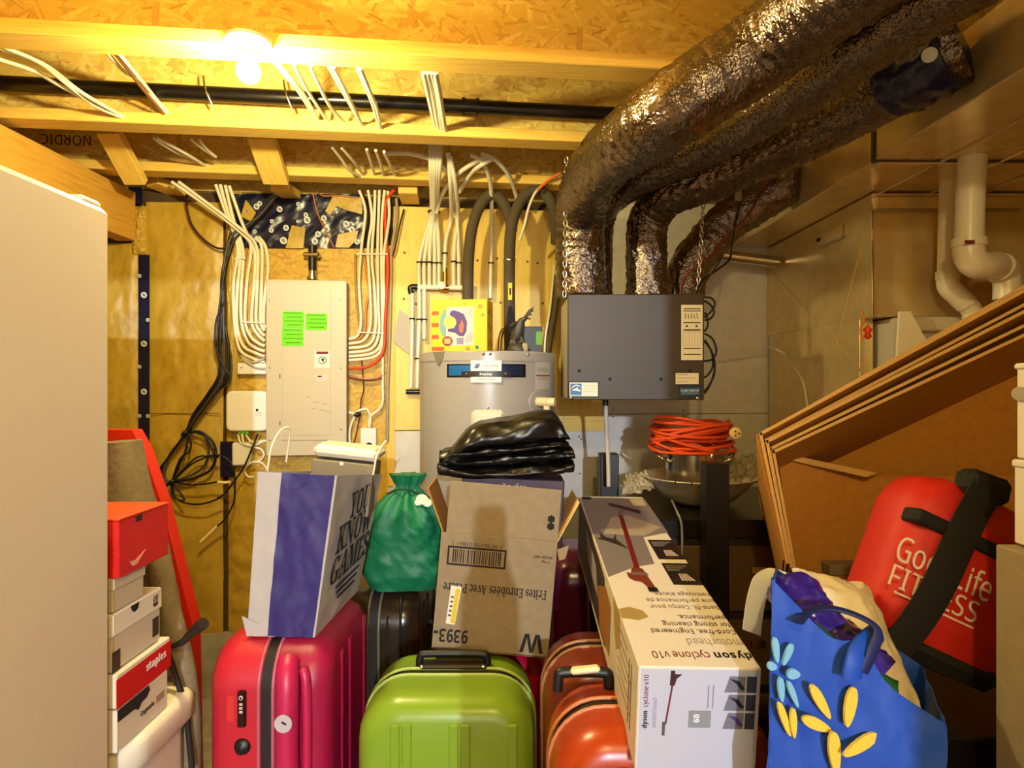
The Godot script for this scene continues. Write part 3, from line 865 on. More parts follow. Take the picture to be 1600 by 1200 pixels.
	# plastic straps that hold the two cable groups on the board
	for q in [[Vector3(-1.2417, 1.9808, -2.8611), Vector3(-1.1925, 1.9818, -2.8665), "upper white strap across the cables left of the panel"], [Vector3(-1.2089, 1.6979, -2.8647), Vector3(-1.11, 1.6932, -2.8756), "lower white strap across the cables left of the panel"], [Vector3(-0.7128, 2.013, -2.9213), Vector3(-0.5688, 2.0152, -2.9321), "upper white strap across the cables right of the panel"], [Vector3(-0.7071, 1.6567, -2.9219), Vector3(-0.5809, 1.6518, -2.9338), "lower white strap across the cables right of the panel"]]:
		single("cable_strap", tube(MB.new(), [q[0], q[0].lerp(q[1], 0.5), q[1]], 0.0035, 6, 3), mats.white, q[2], "strap")
	# dark shielded cables and a grey bundle on the insulation
	var dark := mat(Color(0.05, 0.045, 0.05), 0.4)
	var grey := mat(Color(0.25, 0.24, 0.26), 0.45)
	var runs := [
		[[Vector3(-1.0649, 2.2414, -2.8323), Vector3(-1.1471, 2.1476, -2.8534), Vector3(-1.2288, 2.0685, -2.8444), Vector3(-1.2613, 1.974, -2.8408), Vector3(-1.2776, 1.8742, -2.839), Vector3(-1.2857, 1.7606, -2.8382), Vector3(-1.2938, 1.5902, -2.8373), Vector3(-1.2992, 1.4625, -2.8367), Vector3(-1.345, 1.3775, -2.8316), Vector3(-1.4068, 1.2844, -2.8248), Vector3(-1.4362, 1.2112, -2.8216), Vector3(-1.4815, 1.1383, -2.8166), Vector3(-1.5241, 1.0685, -2.8119), Vector3(-1.5453, 1.0126, -2.8096), Vector3(-1.5294, 0.9758, -2.8113), Vector3(-1.4975, 0.9893, -2.8149)], 0.006, dark],
		[[Vector3(-1.0486, 2.2532, -2.8341), Vector3(-1.1342, 2.1609, -2.8498), Vector3(-1.2321, 2.09, -2.839), Vector3(-1.2673, 2.0012, -2.8351), Vector3(-1.2808, 1.8734, -2.8337), Vector3(-1.2781, 1.7317, -2.834), Vector3(-1.2754, 1.5617, -2.8343), Vector3(-1.2835, 1.4483, -2.8334), Vector3(-1.3347, 1.3578, -2.8277), Vector3(-1.3937, 1.2733, -2.8212), Vector3(-1.4284, 1.2115, -2.8174), Vector3(-1.4578, 1.1667, -2.8142), Vector3(-1.5003, 1.111, -2.8095), Vector3(-1.5268, 1.0411, -2.8066), Vector3(-1.5162, 0.9932, -2.8078), Vector3(-1.4897, 0.9872, -2.8107)], 0.007, grey],
		[[Vector3(-1.2499, 2.0976, -2.8471), Vector3(-1.2743, 1.9889, -2.8444), Vector3(-1.2906, 1.8606, -2.8426), Vector3(-1.277, 1.7044, -2.8441), Vector3(-1.2607, 1.5623, -2.8459), Vector3(-1.2689, 1.4428, -2.845), Vector3(-1.3284, 1.3689, -2.8385), Vector3(-1.3877, 1.2841, -2.832), Vector3(-1.4252, 1.2107, -2.8278), Vector3(-1.3796, 1.2075, -2.8329), Vector3(-1.3284, 1.1645, -2.8385), Vector3(-1.3149, 1.1019, -2.84), Vector3(-1.3392, 1.037, -2.8373), Vector3(-1.4145, 1.0013, -2.829), Vector3(-1.4947, 0.9857, -2.8202)], 0.006, dark],
		[[Vector3(-1.249, 2.0431, -2.8321), Vector3(-1.2733, 1.901, -2.8295), Vector3(-1.2948, 1.731, -2.8271), Vector3(-1.3002, 1.5896, -2.8265), Vector3(-1.2921, 1.4483, -2.8274), Vector3(-1.3539, 1.341, -2.8206), Vector3(-1.4074, 1.2624, -2.8147), Vector3(-1.434, 1.2063, -2.8118), Vector3(-1.5083, 1.0948, -2.8036), Vector3(-1.5506, 1.0337, -2.7989), Vector3(-1.5559, 0.9946, -2.7984), Vector3(-1.5295, 0.969, -2.8013), Vector3(-1.4924, 0.988, -2.8053)], 0.005, dark],
		[[Vector3(-1.2629, 1.9901, -2.8507), Vector3(-1.2846, 1.8188, -2.8483), Vector3(-1.271, 1.648, -2.8498), Vector3(-1.252, 1.5341, -2.8519), Vector3(-1.2602, 1.4314, -2.851), Vector3(-1.3225, 1.3859, -2.8442), Vector3(-1.3846, 1.3065, -2.8373), Vector3(-1.4223, 1.2273, -2.8332), Vector3(-1.3685, 1.1929, -2.8391), Vector3(-1.3469, 1.1359, -2.8415), Vector3(-1.3577, 1.0735, -2.8403), Vector3(-1.3954, 1.0286, -2.8361), Vector3(-1.4571, 1.0013, -2.8294), Vector3(-1.4972, 0.9906, -2.8249)], 0.005, grey],
		[[Vector3(-1.2657, 1.7873, -2.8253), Vector3(-1.3034, 1.7021, -2.8211), Vector3(-1.306, 1.5892, -2.8208), Vector3(-1.2765, 1.5047, -2.8241), Vector3(-1.2496, 1.4539, -2.827), Vector3(-1.2845, 1.4087, -2.8232), Vector3(-1.3462, 1.3242, -2.8164), Vector3(-1.4156, 1.2178, -2.8088), Vector3(-1.389, 1.2063, -2.8117), Vector3(-1.3462, 1.1834, -2.8164), Vector3(-1.3141, 1.1267, -2.8199), Vector3(-1.298, 1.0955, -2.8217), Vector3(-1.373, 1.1021, -2.8135), Vector3(-1.4316, 1.0551, -2.807), Vector3(-1.4793, 0.9997, -2.8018)], 0.004, dark],
		[[Vector3(-1.4238, 1.2182, -2.8028), Vector3(-1.4079, 1.1676, -2.8046), Vector3(-1.4132, 1.1256, -2.804), Vector3(-1.4477, 1.098, -2.8002), Vector3(-1.4715, 1.0423, -2.7976), Vector3(-1.4821, 0.9949, -2.7964), Vector3(-1.4795, 0.9446, -2.7967), Vector3(-1.4609, 0.9134, -2.7988), Vector3(-1.4291, 0.8988, -2.8023), Vector3(-1.376, 0.8921, -2.8081), Vector3(-1.3172, 0.9049, -2.8146), Vector3(-1.2689, 0.935, -2.8199), Vector3(-1.2259, 0.9907, -2.8246), Vector3(-1.1827, 1.0578, -2.8294), Vector3(-1.1447, 1.1508, -2.8335), Vector3(-1.1257, 1.1988, -2.8356)], 0.0042, dark],
		[[Vector3(-1.4212, 1.2182, -2.8031), Vector3(-1.4265, 1.1397, -2.8025), Vector3(-1.4609, 1.0506, -2.7988), Vector3(-1.4847, 0.995, -2.7961), Vector3(-1.4874, 0.9503, -2.7958), Vector3(-1.4742, 0.9221, -2.7973), Vector3(-1.4398, 0.9102, -2.8011), Vector3(-1.4371, 0.9214, -2.8014), Vector3(-1.4662, 0.9667, -2.7982), Vector3(-1.4768, 0.9893, -2.797)], 0.0042, dark],
		[[Vector3(-1.4873, 0.9915, -2.8009), Vector3(-1.4316, 0.9793, -2.807), Vector3(-1.365, 0.9781, -2.8143), Vector3(-1.298, 0.9883, -2.8217)], 0.004, dark],
		[[Vector3(-1.4846, 0.9942, -2.8012), Vector3(-1.405, 1.0688, -2.8099), Vector3(-1.3248, 1.1043, -2.8188), Vector3(-1.2845, 1.1038, -2.8232), Vector3(-1.2496, 1.0808, -2.827), Vector3(-1.228, 1.0295, -2.8294), Vector3(-1.2253, 0.9672, -2.8297), Vector3(-1.2307, 0.8966, -2.8291), Vector3(-1.2657, 0.8267, -2.8253), Vector3(-1.298, 0.7936, -2.8217)], 0.004, dark],
		[[Vector3(-1.4238, 2.2552, -2.8028), Vector3(-1.4432, 2.2013, -2.8409), Vector3(-1.4217, 2.1251, -2.8433), Vector3(-1.3731, 2.0638, -2.8487), Vector3(-1.3188, 2.028, -2.8546), Vector3(-1.2726, 2.0263, -2.8597), Vector3(-1.248, 2.0326, -2.8624)], 0.005, mat(Color(0.20, 0.07, 0.05), 0.5)]]
	for k in runs.size():
		var names := ["dark cable leaving the joists in the hanging coil bundle", "thick grey cable of the coiled bundle on the insulation", "dark cable of the coiled bundle looping to the right", "outermost dark loop of the cable coil on the insulation", "grey inner loop of the cable coil on the insulation", "thin black cable bowing left of the bundle above the coil", "black cable tail sweeping under the coil towards the modem", "short black loop hanging below the coil tie", "straight black tail with a cream tip beside the coil", "black tail ending in a cream plug below the coil", "dark red cable curving across the insulation near the beam"]
		cable(runs[k][0], runs[k][1], runs[k][2], names[k], "coiled cables on the insulation" if k < 10 else "")
	for q in [[[Vector3(-1.298, 0.9883, -2.8217), Vector3(-1.2711, 0.985, -2.8247), Vector3(-1.2442, 0.9874, -2.8276)], "cream plug tip pointing right beside the cable coil"], [[Vector3(-1.3007, 0.7936, -2.8214), Vector3(-1.3302, 0.7634, -2.8182), Vector3(-1.3703, 0.725, -2.8138)], "cream plug hanging on the insulation below the coil"]]:
		single("plug", tube(MB.new(), q[0], 0.0065, 8, 3), mat(Color(0.93, 0.85, 0.60), 0.5), q[1], "plug")
	for q in [[Vector3(-1.4316, 1.2039, -2.807), "upper"], [Vector3(-1.4858, 0.9919, -2.798), "lower"]]:
		single("cable_tie", lathe(MB.new(), [Vector2(0.016, -0.009), Vector2(0.021, -0.004), Vector2(0.021, 0.004), Vector2(0.016, 0.009)], q[0], 14, Basis(Vector3.BACK, 0.7)), mats.black, "black tie at the %s knot of the cable coil" % q[1], "cable tie")
	# leads under the modem
	g = "white leads looping under the modem"
	var lead := -1
	for p in [[Vector3(-1.2261, 1.1965, -2.8648), Vector3(-1.2152, 1.1563, -2.866), Vector3(-1.1713, 1.1387, -2.8709), Vector3(-1.1273, 1.1267, -2.8757), Vector3(-1.1162, 1.0978, -2.8769), Vector3(-1.1438, 1.0694, -2.8739), Vector3(-1.1823, 1.0584, -2.8696)], [Vector3(-1.2077, 1.1968, -2.8618), Vector3(-1.1967, 1.1509, -2.863), Vector3(-1.1584, 1.1447, -2.8672), Vector3(-1.1144, 1.1615, -2.8721), Vector3(-1.1033, 1.1614, -2.8733)], [Vector3(-1.1933, 1.1963, -2.8684), Vector3(-1.1713, 1.1616, -2.8709), Vector3(-1.1383, 1.1613, -2.8745), Vector3(-1.1052, 1.1667, -2.8781)], [Vector3(-1.0905, 1.024, -2.8697), Vector3(-1.118, 1.0645, -2.8667), Vector3(-1.1564, 1.0708, -2.8624), Vector3(-1.1838, 1.054, -2.8594), Vector3(-1.1947, 1.0313, -2.8582), Vector3(-1.1783, 1.0053, -2.86), Vector3(-1.1537, 1.0049, -2.8627)]]:
		lead += 1
		cable(p, 0.005, white, ["white lead dropping from the modem to the adapter box", "white lead arching right from the middle modem plug", "short white lead from the right modem plug to the panel", "thick white lead looped lowest beside the adapter box"][lead], g)
	for p in [[Vector3(-1.107, 1.5347, -2.8679), Vector3(-1.1564, 1.5173, -2.8624), Vector3(-1.1838, 1.5287, -2.8594), Vector3(-1.2111, 1.5457, -2.8564)], [Vector3(-1.107, 1.4888, -2.8679), Vector3(-1.1455, 1.4945, -2.8636), Vector3(-1.1783, 1.5144, -2.86), Vector3(-1.2057, 1.5343, -2.857)]]:
		lead += 1
		cable(p, 0.0045, mat(Color(0.75, 0.72, 0.66), 0.5), ["upper", "lower"][lead - 4] + " of two pale leads crossing in front of the power bar", "leads over the power bar")
	# cables strung through the joists
	g = "white cables strung between the joists"
	lab = "white cable passing through the joists left of the bulb"
	runs_here = [[Vector3(-1.47, 2.365, -1.75), Vector3(-1.464, 2.3807, -1.83), Vector3(-1.4235, 2.393, -1.95), Vector3(-1.3266, 2.3189, -1.98), Vector3(-1.2926, 2.3102, -2.14)], [Vector3(-1.4514, 2.3723, -1.77), Vector3(-1.442, 2.3789, -1.83), Vector3(-1.4208, 2.3858, -1.92), Vector3(-1.3553, 2.3326, -1.95), Vector3(-1.3325, 2.3097, -2.05), Vector3(-1.2883, 2.306, -2.14)], [Vector3(-1.47, 2.3335, -1.75), Vector3(-1.48, 2.3579, -1.85), Vector3(-1.4625, 2.3755, -1.95), Vector3(-1.379, 2.3321, -1.97), Vector3(-1.3011, 2.306, -2.14)], [Vector3(-1.1376, 2.3524, -1.8), Vector3(-1.1712, 2.3646, -1.92), Vector3(-1.1756, 2.3734, -2.02), Vector3(-1.1576, 2.3203, -2.18)], [Vector3(-1.1052, 2.3488, -1.8), Vector3(-1.152, 2.36, -2), Vector3(-1.177, 2.3573, -2.14), Vector3(-1.1467, 2.3182, -2.18)]]
	for k in runs_here.size():
		cable(runs_here[k], 0.006, white, ORDER[k] + " of the white cables through the joists left of the bulb", g)
	cable([Vector3(-1.116, 2.3488, -1.8), Vector3(-1.1424, 2.3512, -1.92), Vector3(-1.156, 2.344, -2), Vector3(-1.1675, 2.3205, -2.17)], 0.005, mat(Color(0.45, 0.28, 0.16), 0.5), "brown cable between white cables left of the bulb")
	lab = "white cable crossing the pipe just right of the bulb"
	runs_here = [[Vector3(-0.6586, 2.3118, -1.78), Vector3(-0.6618, 2.3224, -1.88), Vector3(-0.6666, 2.333, -2.02), Vector3(-0.672, 2.3227, -2.24)], [Vector3(-0.6461, 2.31, -1.78), Vector3(-0.6498, 2.3206, -1.9), Vector3(-0.6569, 2.3339, -2.04), Vector3(-0.6675, 2.3227, -2.24)], [Vector3(-0.607, 2.3082, -1.78), Vector3(-0.634, 2.33, -2), Vector3(-0.6364, 2.3273, -2.15), Vector3(-0.6272, 2.316, -2.24)], [Vector3(-0.5607, 2.3047, -1.78), Vector3(-0.5757, 2.313, -1.9), Vector3(-0.5886, 2.3186, -2.08), Vector3(-0.5757, 2.3227, -2.24)], [Vector3(-0.5073, 2.3011, -1.78), Vector3(-0.5153, 2.3117, -1.93), Vector3(-0.5229, 2.323, -2.1), Vector3(-0.5219, 2.316, -2.24)], [Vector3(-0.4966, 2.3011, -1.78), Vector3(-0.5044, 2.3085, -1.94), Vector3(-0.5124, 2.3125, -2.1), Vector3(-0.5197, 2.316, -2.24)], [Vector3(-0.429, 2.2975, -1.78), Vector3(-0.4362, 2.3074, -1.88), Vector3(-0.447, 2.3161, -2.06), Vector3(-0.4614, 2.3048, -2.24)], [Vector3(-0.4219, 2.2975, -1.78), Vector3(-0.4304, 2.3078, -1.93), Vector3(-0.4389, 2.3144, -2.08), Vector3(-0.4592, 2.3048, -2.24)]]
	for k in runs_here.size():
		cable(runs_here[k], 0.0058, white, ORDER[k] + " of the white cables crossing the pipe right of the bulb", g)
	lab = "white plastic pipe in the thick bundle between the joists"
	runs_here = [[Vector3(-0.2512, 2.3082, -1.82), Vector3(-0.2626, 2.329, -2.02), Vector3(-0.2679, 2.3212, -2.27)], [Vector3(-0.2402, 2.3082, -1.82), Vector3(-0.2505, 2.329, -2.02), Vector3(-0.2565, 2.3144, -2.27)], [Vector3(-0.2293, 2.3082, -1.82), Vector3(-0.2363, 2.329, -2.02), Vector3(-0.2474, 2.3121, -2.27)], [Vector3(-0.2184, 2.3063, -1.82), Vector3(-0.2262, 2.3189, -2.02), Vector3(-0.2361, 2.3098, -2.27)]]
	for k in runs_here.size():
		cable(runs_here[k], 0.0085, mats.pex, ORDER[k] + " of the white plastic pipes bundled between the joists", "white plastic pipes between the joists", "plastic_pipe", 9)
	lab = "pale cable dropping between the two joists nearest the wall"
	runs_here = [[Vector3(-0.6744, 2.308, -2.4), Vector3(-0.6675, 2.3, -2.5), Vector3(-0.6604, 2.2884, -2.6), Vector3(-0.6365, 2.2986, -2.72)], [Vector3(-0.6384, 2.3056, -2.4), Vector3(-0.625, 2.297, -2.52), Vector3(-0.6283, 2.304, -2.72)], [Vector3(-0.5448, 2.3008, -2.4), Vector3(-0.561, 2.2997, -2.55), Vector3(-0.5864, 2.3078, -2.74)], [Vector3(-0.5112, 2.296, -2.4), Vector3(-0.5228, 2.2972, -2.55), Vector3(-0.548, 2.305, -2.74)], [Vector3(-0.48, 2.2912, -2.4), Vector3(-0.4845, 2.2921, -2.55), Vector3(-0.4968, 2.3087, -2.76)], [Vector3(-1.3104, 2.3186, -2.34), Vector3(-1.2989, 2.3154, -2.46), Vector3(-1.275, 2.3176, -2.55), Vector3(-1.2662, 2.3191, -2.66)], [Vector3(-1.2964, 2.3186, -2.34), Vector3(-1.2648, 2.3128, -2.48), Vector3(-1.2608, 2.3191, -2.66)], [Vector3(-1.1824, 2.3215, -2.36), Vector3(-1.1785, 2.3179, -2.44), Vector3(-1.1693, 2.3146, -2.52)], [Vector3(-1.1517, 2.3192, -2.36), Vector3(-1.1662, 2.3167, -2.45), Vector3(-1.1668, 2.3146, -2.52)]]
	for k in runs_here.size():
		cable(runs_here[k], 0.006, white, (ORDER[k] + " of the five pale cables above the panel right edge" if k < 5 else ORDER[k - 5] + " of the four pale cables between joists near the beam"), "pale cables between the joists nearest the wall")
	cable([Vector3(-0.902, 2.2814, -2.9005), Vector3(-0.8855, 2.1944, -2.9224), Vector3(-0.8487, 2.1165, -2.9265), Vector3(-0.8146, 2.0441, -2.9302)], 0.0035, mat(Color(0.72, 0.38, 0.20), 0.4), "thin copper wire crossing the blue tape above the panel")
	cable([Vector3(-0.8822, 2.2878, -2.8926), Vector3(-0.8628, 2.2799, -2.9249), Vector3(-0.7918, 2.2822, -2.9327), Vector3(-0.7061, 2.2762, -2.9421)], 0.0035, mat(Color(0.72, 0.42, 0.24), 0.4), "thin copper wire running along the top of the blue tape")
	cable([Vector3(-0.535, 2.2772, -2.9559), Vector3(-0.5321, 2.1886, -2.9563), Vector3(-0.5553, 2.0403, -2.9537), Vector3(-0.5582, 1.8925, -2.9534), Vector3(-0.564, 1.6562, -2.9528), Vector3(-0.5726, 1.42, -2.9518), Vector3(-0.5755, 1.1544, -2.9515)], 0.008, mat(Color(0.62, 0.56, 0.44), 0.5), "long grey-brown cable hanging down the stud edge")
	cable([Vector3(-0.4994, 2.2267, -2.9548), Vector3(-0.5179, 2.141, -2.9427), Vector3(-0.5381, 2.0375, -2.9405), Vector3(-0.5496, 2.0078, -2.9392)], 0.004, mats.black, "thin black wire slanting beside the plywood edge")

func pex(pts: Array, label: String, group := "", r := 0.0095) -> void:
	cable(pts, r, mats.pex, label, group, "plastic_pipe", 10)

func plumbing() -> void:
	var g := "white water pipes fanning out above the manifold"
	var fan = [
		[Vector3(-0.3316, 2.4305, -2.591), Vector3(-0.3291, 2.2958, -2.5913), Vector3(-0.3665, 2.2025, -2.9091), Vector3(-0.3992, 2.0952, -2.9357), Vector3(-0.4267, 1.985, -2.9427), Vector3(-0.4267, 1.8643, -2.9427)],
		[Vector3(-0.3189, 2.431, -2.5924), Vector3(-0.3214, 2.2961, -2.5921), Vector3(-0.3596, 2.2, -2.8998), Vector3(-0.3848, 2.0956, -2.9373), Vector3(-0.4035, 1.9855, -2.9453), Vector3(-0.4035, 1.8647, -2.9453)],
		[Vector3(-0.3086, 2.4289, -2.5935), Vector3(-0.3137, 2.2964, -2.593), Vector3(-0.3526, 2.1975, -2.8905), Vector3(-0.3732, 2.0959, -2.9385), Vector3(-0.3803, 1.986, -2.9478), Vector3(-0.3803, 1.8651, -2.9478)],
		[Vector3(-0.2958, 2.4294, -2.5949), Vector3(-0.3035, 2.2968, -2.5941), Vector3(-0.3481, 2.2004, -2.901), Vector3(-0.3558, 2.0963, -2.9404), Vector3(-0.357, 1.9835, -2.9504), Vector3(-0.357, 1.8655, -2.9504)],
		[Vector3(-0.283, 2.4274, -2.5963), Vector3(-0.2933, 2.2972, -2.5952), Vector3(-0.3436, 2.2032, -2.9116), Vector3(-0.3384, 2.0967, -2.9424), Vector3(-0.3366, 1.981, -2.9526), Vector3(-0.3366, 1.8658, -2.9526)]]
	for k in fan.size():
		pex(fan[k], ORDER[k] + " of the white pipes fanning from tie to manifold", g)
	single("cable_tie", lathe(MB.new(), [Vector2(0.026, -0.003), Vector2(0.029, -0.003), Vector2(0.029, 0.003), Vector2(0.026, 0.003)], Vector3(-0.3545, 2.2015, -2.9054), 18), mats.black, "black tie round the bundled white water pipes", "cable tie")
	pex([Vector3(-0.2599, 2.3608, -2.5989), Vector3(-0.2582, 2.2538, -2.6896), Vector3(-0.2811, 2.1893, -2.9587), Vector3(-0.3045, 2.0851, -2.9561), Vector3(-0.3103, 1.9875, -2.9555), Vector3(-0.3103, 1.9372, -2.9555)], "white pipe running down to the brass valve on the plywood")
	pex([Vector3(-0.2522, 2.3481, -2.5997), Vector3(-0.2369, 2.2545, -2.692), Vector3(-0.2488, 2.1902, -2.9623), Vector3(-0.2635, 2.0861, -2.9607), Vector3(-0.2694, 1.9883, -2.96), Vector3(-0.2694, 1.867, -2.96)], "white pipe crossing beside the foam-covered loop")
	pex([Vector3(-0.5192, 2.3453, -2.5704), Vector3(-0.4131, 2.3495, -2.582), Vector3(-0.3112, 2.3224, -2.5932), Vector3(-0.2635, 2.2939, -2.689), Vector3(-0.2567, 2.2521, -2.8206), Vector3(-0.2547, 2.19, -2.9616), Vector3(-0.2459, 1.9829, -2.9626), Vector3(-0.2459, 1.8674, -2.9626)], "long white pipe curving from under the joist to the manifold")
	pex([Vector3(-0.3412, 2.195, -2.8917), Vector3(-0.3096, 2.2503, -2.8147), Vector3(-0.2369, 2.2949, -2.692), Vector3(-0.1436, 2.3289, -2.6117), Vector3(-0.0838, 2.3547, -2.6183)], "white pipe arching up right from the pipe tie")
	pex([Vector3(-0.2315, 2.267, -2.8233), Vector3(-0.1754, 2.3052, -2.6987), Vector3(-0.1255, 2.3139, -2.6137), Vector3(-0.0655, 2.3476, -2.6203)], "white pipe arching over the foam-covered loop")
	pex([Vector3(-0.167, 2.3541, -2.6091), Vector3(-0.1255, 2.3296, -2.6137), Vector3(-0.0975, 2.2999, -2.7073), Vector3(-0.0908, 2.2433, -2.8388), Vector3(-0.0953, 2.135, -2.9792), Vector3(-0.0983, 1.986, -2.9788), Vector3(-0.1013, 1.8191, -2.9785)], "white pipe dropping straight between the two foam loops")
	pex([Vector3(-0.1255, 2.3609, -2.6137), Vector3(-0.0655, 2.3371, -2.6203), Vector3(-0.0109, 2.303, -2.7168), Vector3(0.0171, 2.2667, -2.8507), Vector3(0.026, 2.2355, -2.8919)], "white pipe curving down towards the second foam loop")
	pex([Vector3(-0.4585, 1.8638, -2.9392), Vector3(-0.4585, 1.7139, -2.9392), Vector3(-0.4614, 1.5376, -2.9389), Vector3(-0.4643, 1.4024, -2.9386)], "leftmost white pipe dropping from the manifold")
	pex([Vector3(-0.4267, 1.8643, -2.9427), Vector3(-0.4267, 1.7143, -2.9427), Vector3(-0.4325, 1.5377, -2.9421), Vector3(-0.4354, 1.4023, -2.9417)], "second white pipe dropping from the manifold")
	pex([Vector3(-0.4035, 1.8647, -2.9453), Vector3(-0.4035, 1.7145, -2.9453), Vector3(-0.4035, 1.6262, -2.9453)], "white pipe dropping behind the yellow toy box edge")
	# manifold with brass valve
	var o := thing("pipe_manifold", "white pipe manifold with brass valves on the plywood", "manifold", Vector3(-0.3541, 1.8656, -2.9507), WALL_TURN)
	part("tube", rod(MB.new(), Vector3(-0.108, 0, 0), Vector3(0.125, 0, 0), 0.012, 12), mats.pex, o)
	var brass := mat(Color(0.72, 0.48, 0.20), 0.3, 0.9)
	part("valve", rod(MB.new(), Vector3(0.028, -0.002, 0.0), Vector3(0.062, -0.002, 0.0), 0.017, 12), brass, o)
	part("valve", rod(MB.new(), Vector3(0.046, 0.0, 0.0), Vector3(0.046, 0.09, 0.0), 0.010, 12), brass, o)
	part("elbow", tube(MB.new(), [Vector3(-0.108, -0.03, 0), Vector3(-0.112, -0.005, 0), Vector3(-0.10, 0.0, 0), Vector3(-0.08, 0, 0)], 0.014, 10), mats.black, o)
	part("round_gauge", lathe(MB.new(), [Vector2(0.0005, 0.03), Vector2(0.017, 0.03), Vector2(0.019, 0.026), Vector2(0.019, 0.0)], Vector3(0.03, 0.006, 0), 16, Basis(Vector3.RIGHT, PI / 2)), mat(Color(0.86, 0.84, 0.78), 0.3), o)
	part("fitting", rod(MB.new(), Vector3(0.16, -0.03, 0), Vector3(0.16, 0.012, 0), 0.013, 10), mats.pex, o)
	part("cap", rod(MB.new(), Vector3(0.16, 0.012, 0), Vector3(0.16, 0.022, 0), 0.014, 10), mats.ink, o)
	# clips that hold the pipes on the plywood
	var clips = [Vector3(-0.4264, 1.9787, -2.9407), Vector3(-0.4032, 1.9792, -2.9433), Vector3(-0.38, 1.9797, -2.9458), Vector3(-0.3568, 1.9772, -2.9484), Vector3(-0.3364, 1.9777, -2.9506), Vector3(-0.3101, 2.0225, -2.9535), Vector3(-0.2692, 1.985, -2.958), Vector3(-0.2457, 1.9796, -2.9606), Vector3(-0.0982, 1.9826, -2.9768), Vector3(-0.4582, 1.7196, -2.9372), Vector3(-0.4264, 1.717, -2.9407), Vector3(-0.4032, 1.7173, -2.9433), Vector3(-0.4351, 1.5376, -2.9398)]
	var held := ["first", "second", "third", "fourth", "fifth"]
	for k in clips.size():
		var q: Vector3 = clips[k]
		var what: String = held[k] + " pipe of the fan, counted from the left" if k < 5 else ["pipe above the brass valve", "pipe left of the first foam loop", "pipe nearest the first foam loop", "pipe between the two foam loops", "leftmost pipe below the manifold", "second pipe below the manifold", "third pipe below the manifold", "second pipe low beside the heater"][k - 5]
		var cl := MB.new()
		lathe(cl, [Vector2(0.010, -0.003), Vector2(0.0135, -0.003), Vector2(0.0135, 0.003), Vector2(0.010, 0.003)], q, 12)
		box(cl, q + Vector3(0, 0, -0.03), Vector3(0.014, 0.006, 0.05))
		single("pipe_clip", cl, mats.ink, "black clip on the " + what, "clip", "pipe clips on the plywood")
	# chrome-black bar below
	single("shutoff_bar", rod(MB.new(), Vector3(-0.489, 1.3846, -2.9459), Vector3(-0.4019, 1.3845, -2.9555), 0.011, 14), mat(Color(0.05, 0.04, 0.04), 0.15), "short black horizontal bar beside the water heater", "bar")
	# foam-covered pipe loops
	var foam := mat(Color(0.31, 0.265, 0.19), 0.85)
	var p1 := [Vector3(-0.1923, 1.5331, -2.8276), Vector3(-0.1951, 1.7876, -2.8273), Vector3(-0.1923, 1.9573, -2.8276), Vector3(-0.181, 2.0848, -2.8289), Vector3(-0.1557, 2.1789, -2.8317), Vector3(-0.1219, 2.2366, -2.8354), Vector3(-0.0852, 2.2605, -2.8394), Vector3(-0.0483, 2.2389, -2.8435), Vector3(-0.0228, 2.1942, -2.8463), Vector3(-0.0085, 2.1462, -2.8479), Vector3(0, 2.098, -2.8488)]
	single("foam_pipe", tube(MB.new(), p1, 0.0245, 14, 6), foam, "dark foam-covered pipe looping left above the water heater", "pipe")
	var p2 := [Vector3(-0.0084, 1.5323, -2.8076), Vector3(-0.0112, 1.785, -2.8073), Vector3(-0.0112, 1.9534, -2.8073), Vector3(-0.0056, 2.0883, -2.8079), Vector3(0.0169, 2.1788, -2.8104), Vector3(0.0563, 2.2475, -2.8147), Vector3(0.1072, 2.2717, -2.8203), Vector3(0.1469, 2.2589, -2.8247), Vector3(0.1753, 2.2175, -2.8278), Vector3(0.1952, 2.1519, -2.8703), Vector3(0.2023, 2.0649, -2.9314)]
	single("foam_pipe", tube(MB.new(), p2, 0.025, 14, 6), foam, "dark foam-covered pipe looping right beside the silver ducts", "pipe")
	o = thing("tag_strip", "yellow tag with print hanging on the right foam pipe", "tag", Vector3(-0.0083, 1.786, -2.7724), WALL_TURN)
	part("strip", box(MB.new(), Vector3(0, 0.035, 0), Vector3(0.018, 0.075, 0.002), 0.0005), mat(Color(0.90, 0.75, 0.12), 0.6), o)
	printed(o, "print_line", rect2(-0.003, 0.02, 0.004, 0.05), Transform3D(Basis(), Vector3(0, 0, 0.001)), mats.ink)
	single("pipe_clamp", lathe(MB.new(), [Vector2(0.025, -0.005), Vector2(0.029, -0.005), Vector2(0.029, 0.005), Vector2(0.025, 0.005)], Vector3(-0.0112, 1.9618, -2.8073), 18), mats.steel, "shiny clamp round the right foam pipe", "clamp")
	cable([Vector3(0.1994, 2.3175, -2.7701), Vector3(0.1392, 2.2885, -2.7836), Vector3(0.1001, 2.2482, -2.7793), Vector3(0.0722, 2.1835, -2.7763), Vector3(0.0555, 2.1136, -2.7744), Vector3(0.0337, 2.0528, -2.8123)], 0.006, mats.cable, "white cable arching beside the right foam pipe")
	cable([Vector3(0.2091, 2.3279, -2.7511), Vector3(0.1549, 2.2966, -2.7652), Vector3(0.1104, 2.2536, -2.7603)], 0.006, mat(Color(0.90, 0.42, 0.10), 0.5), "orange cable end beside the silver duct")
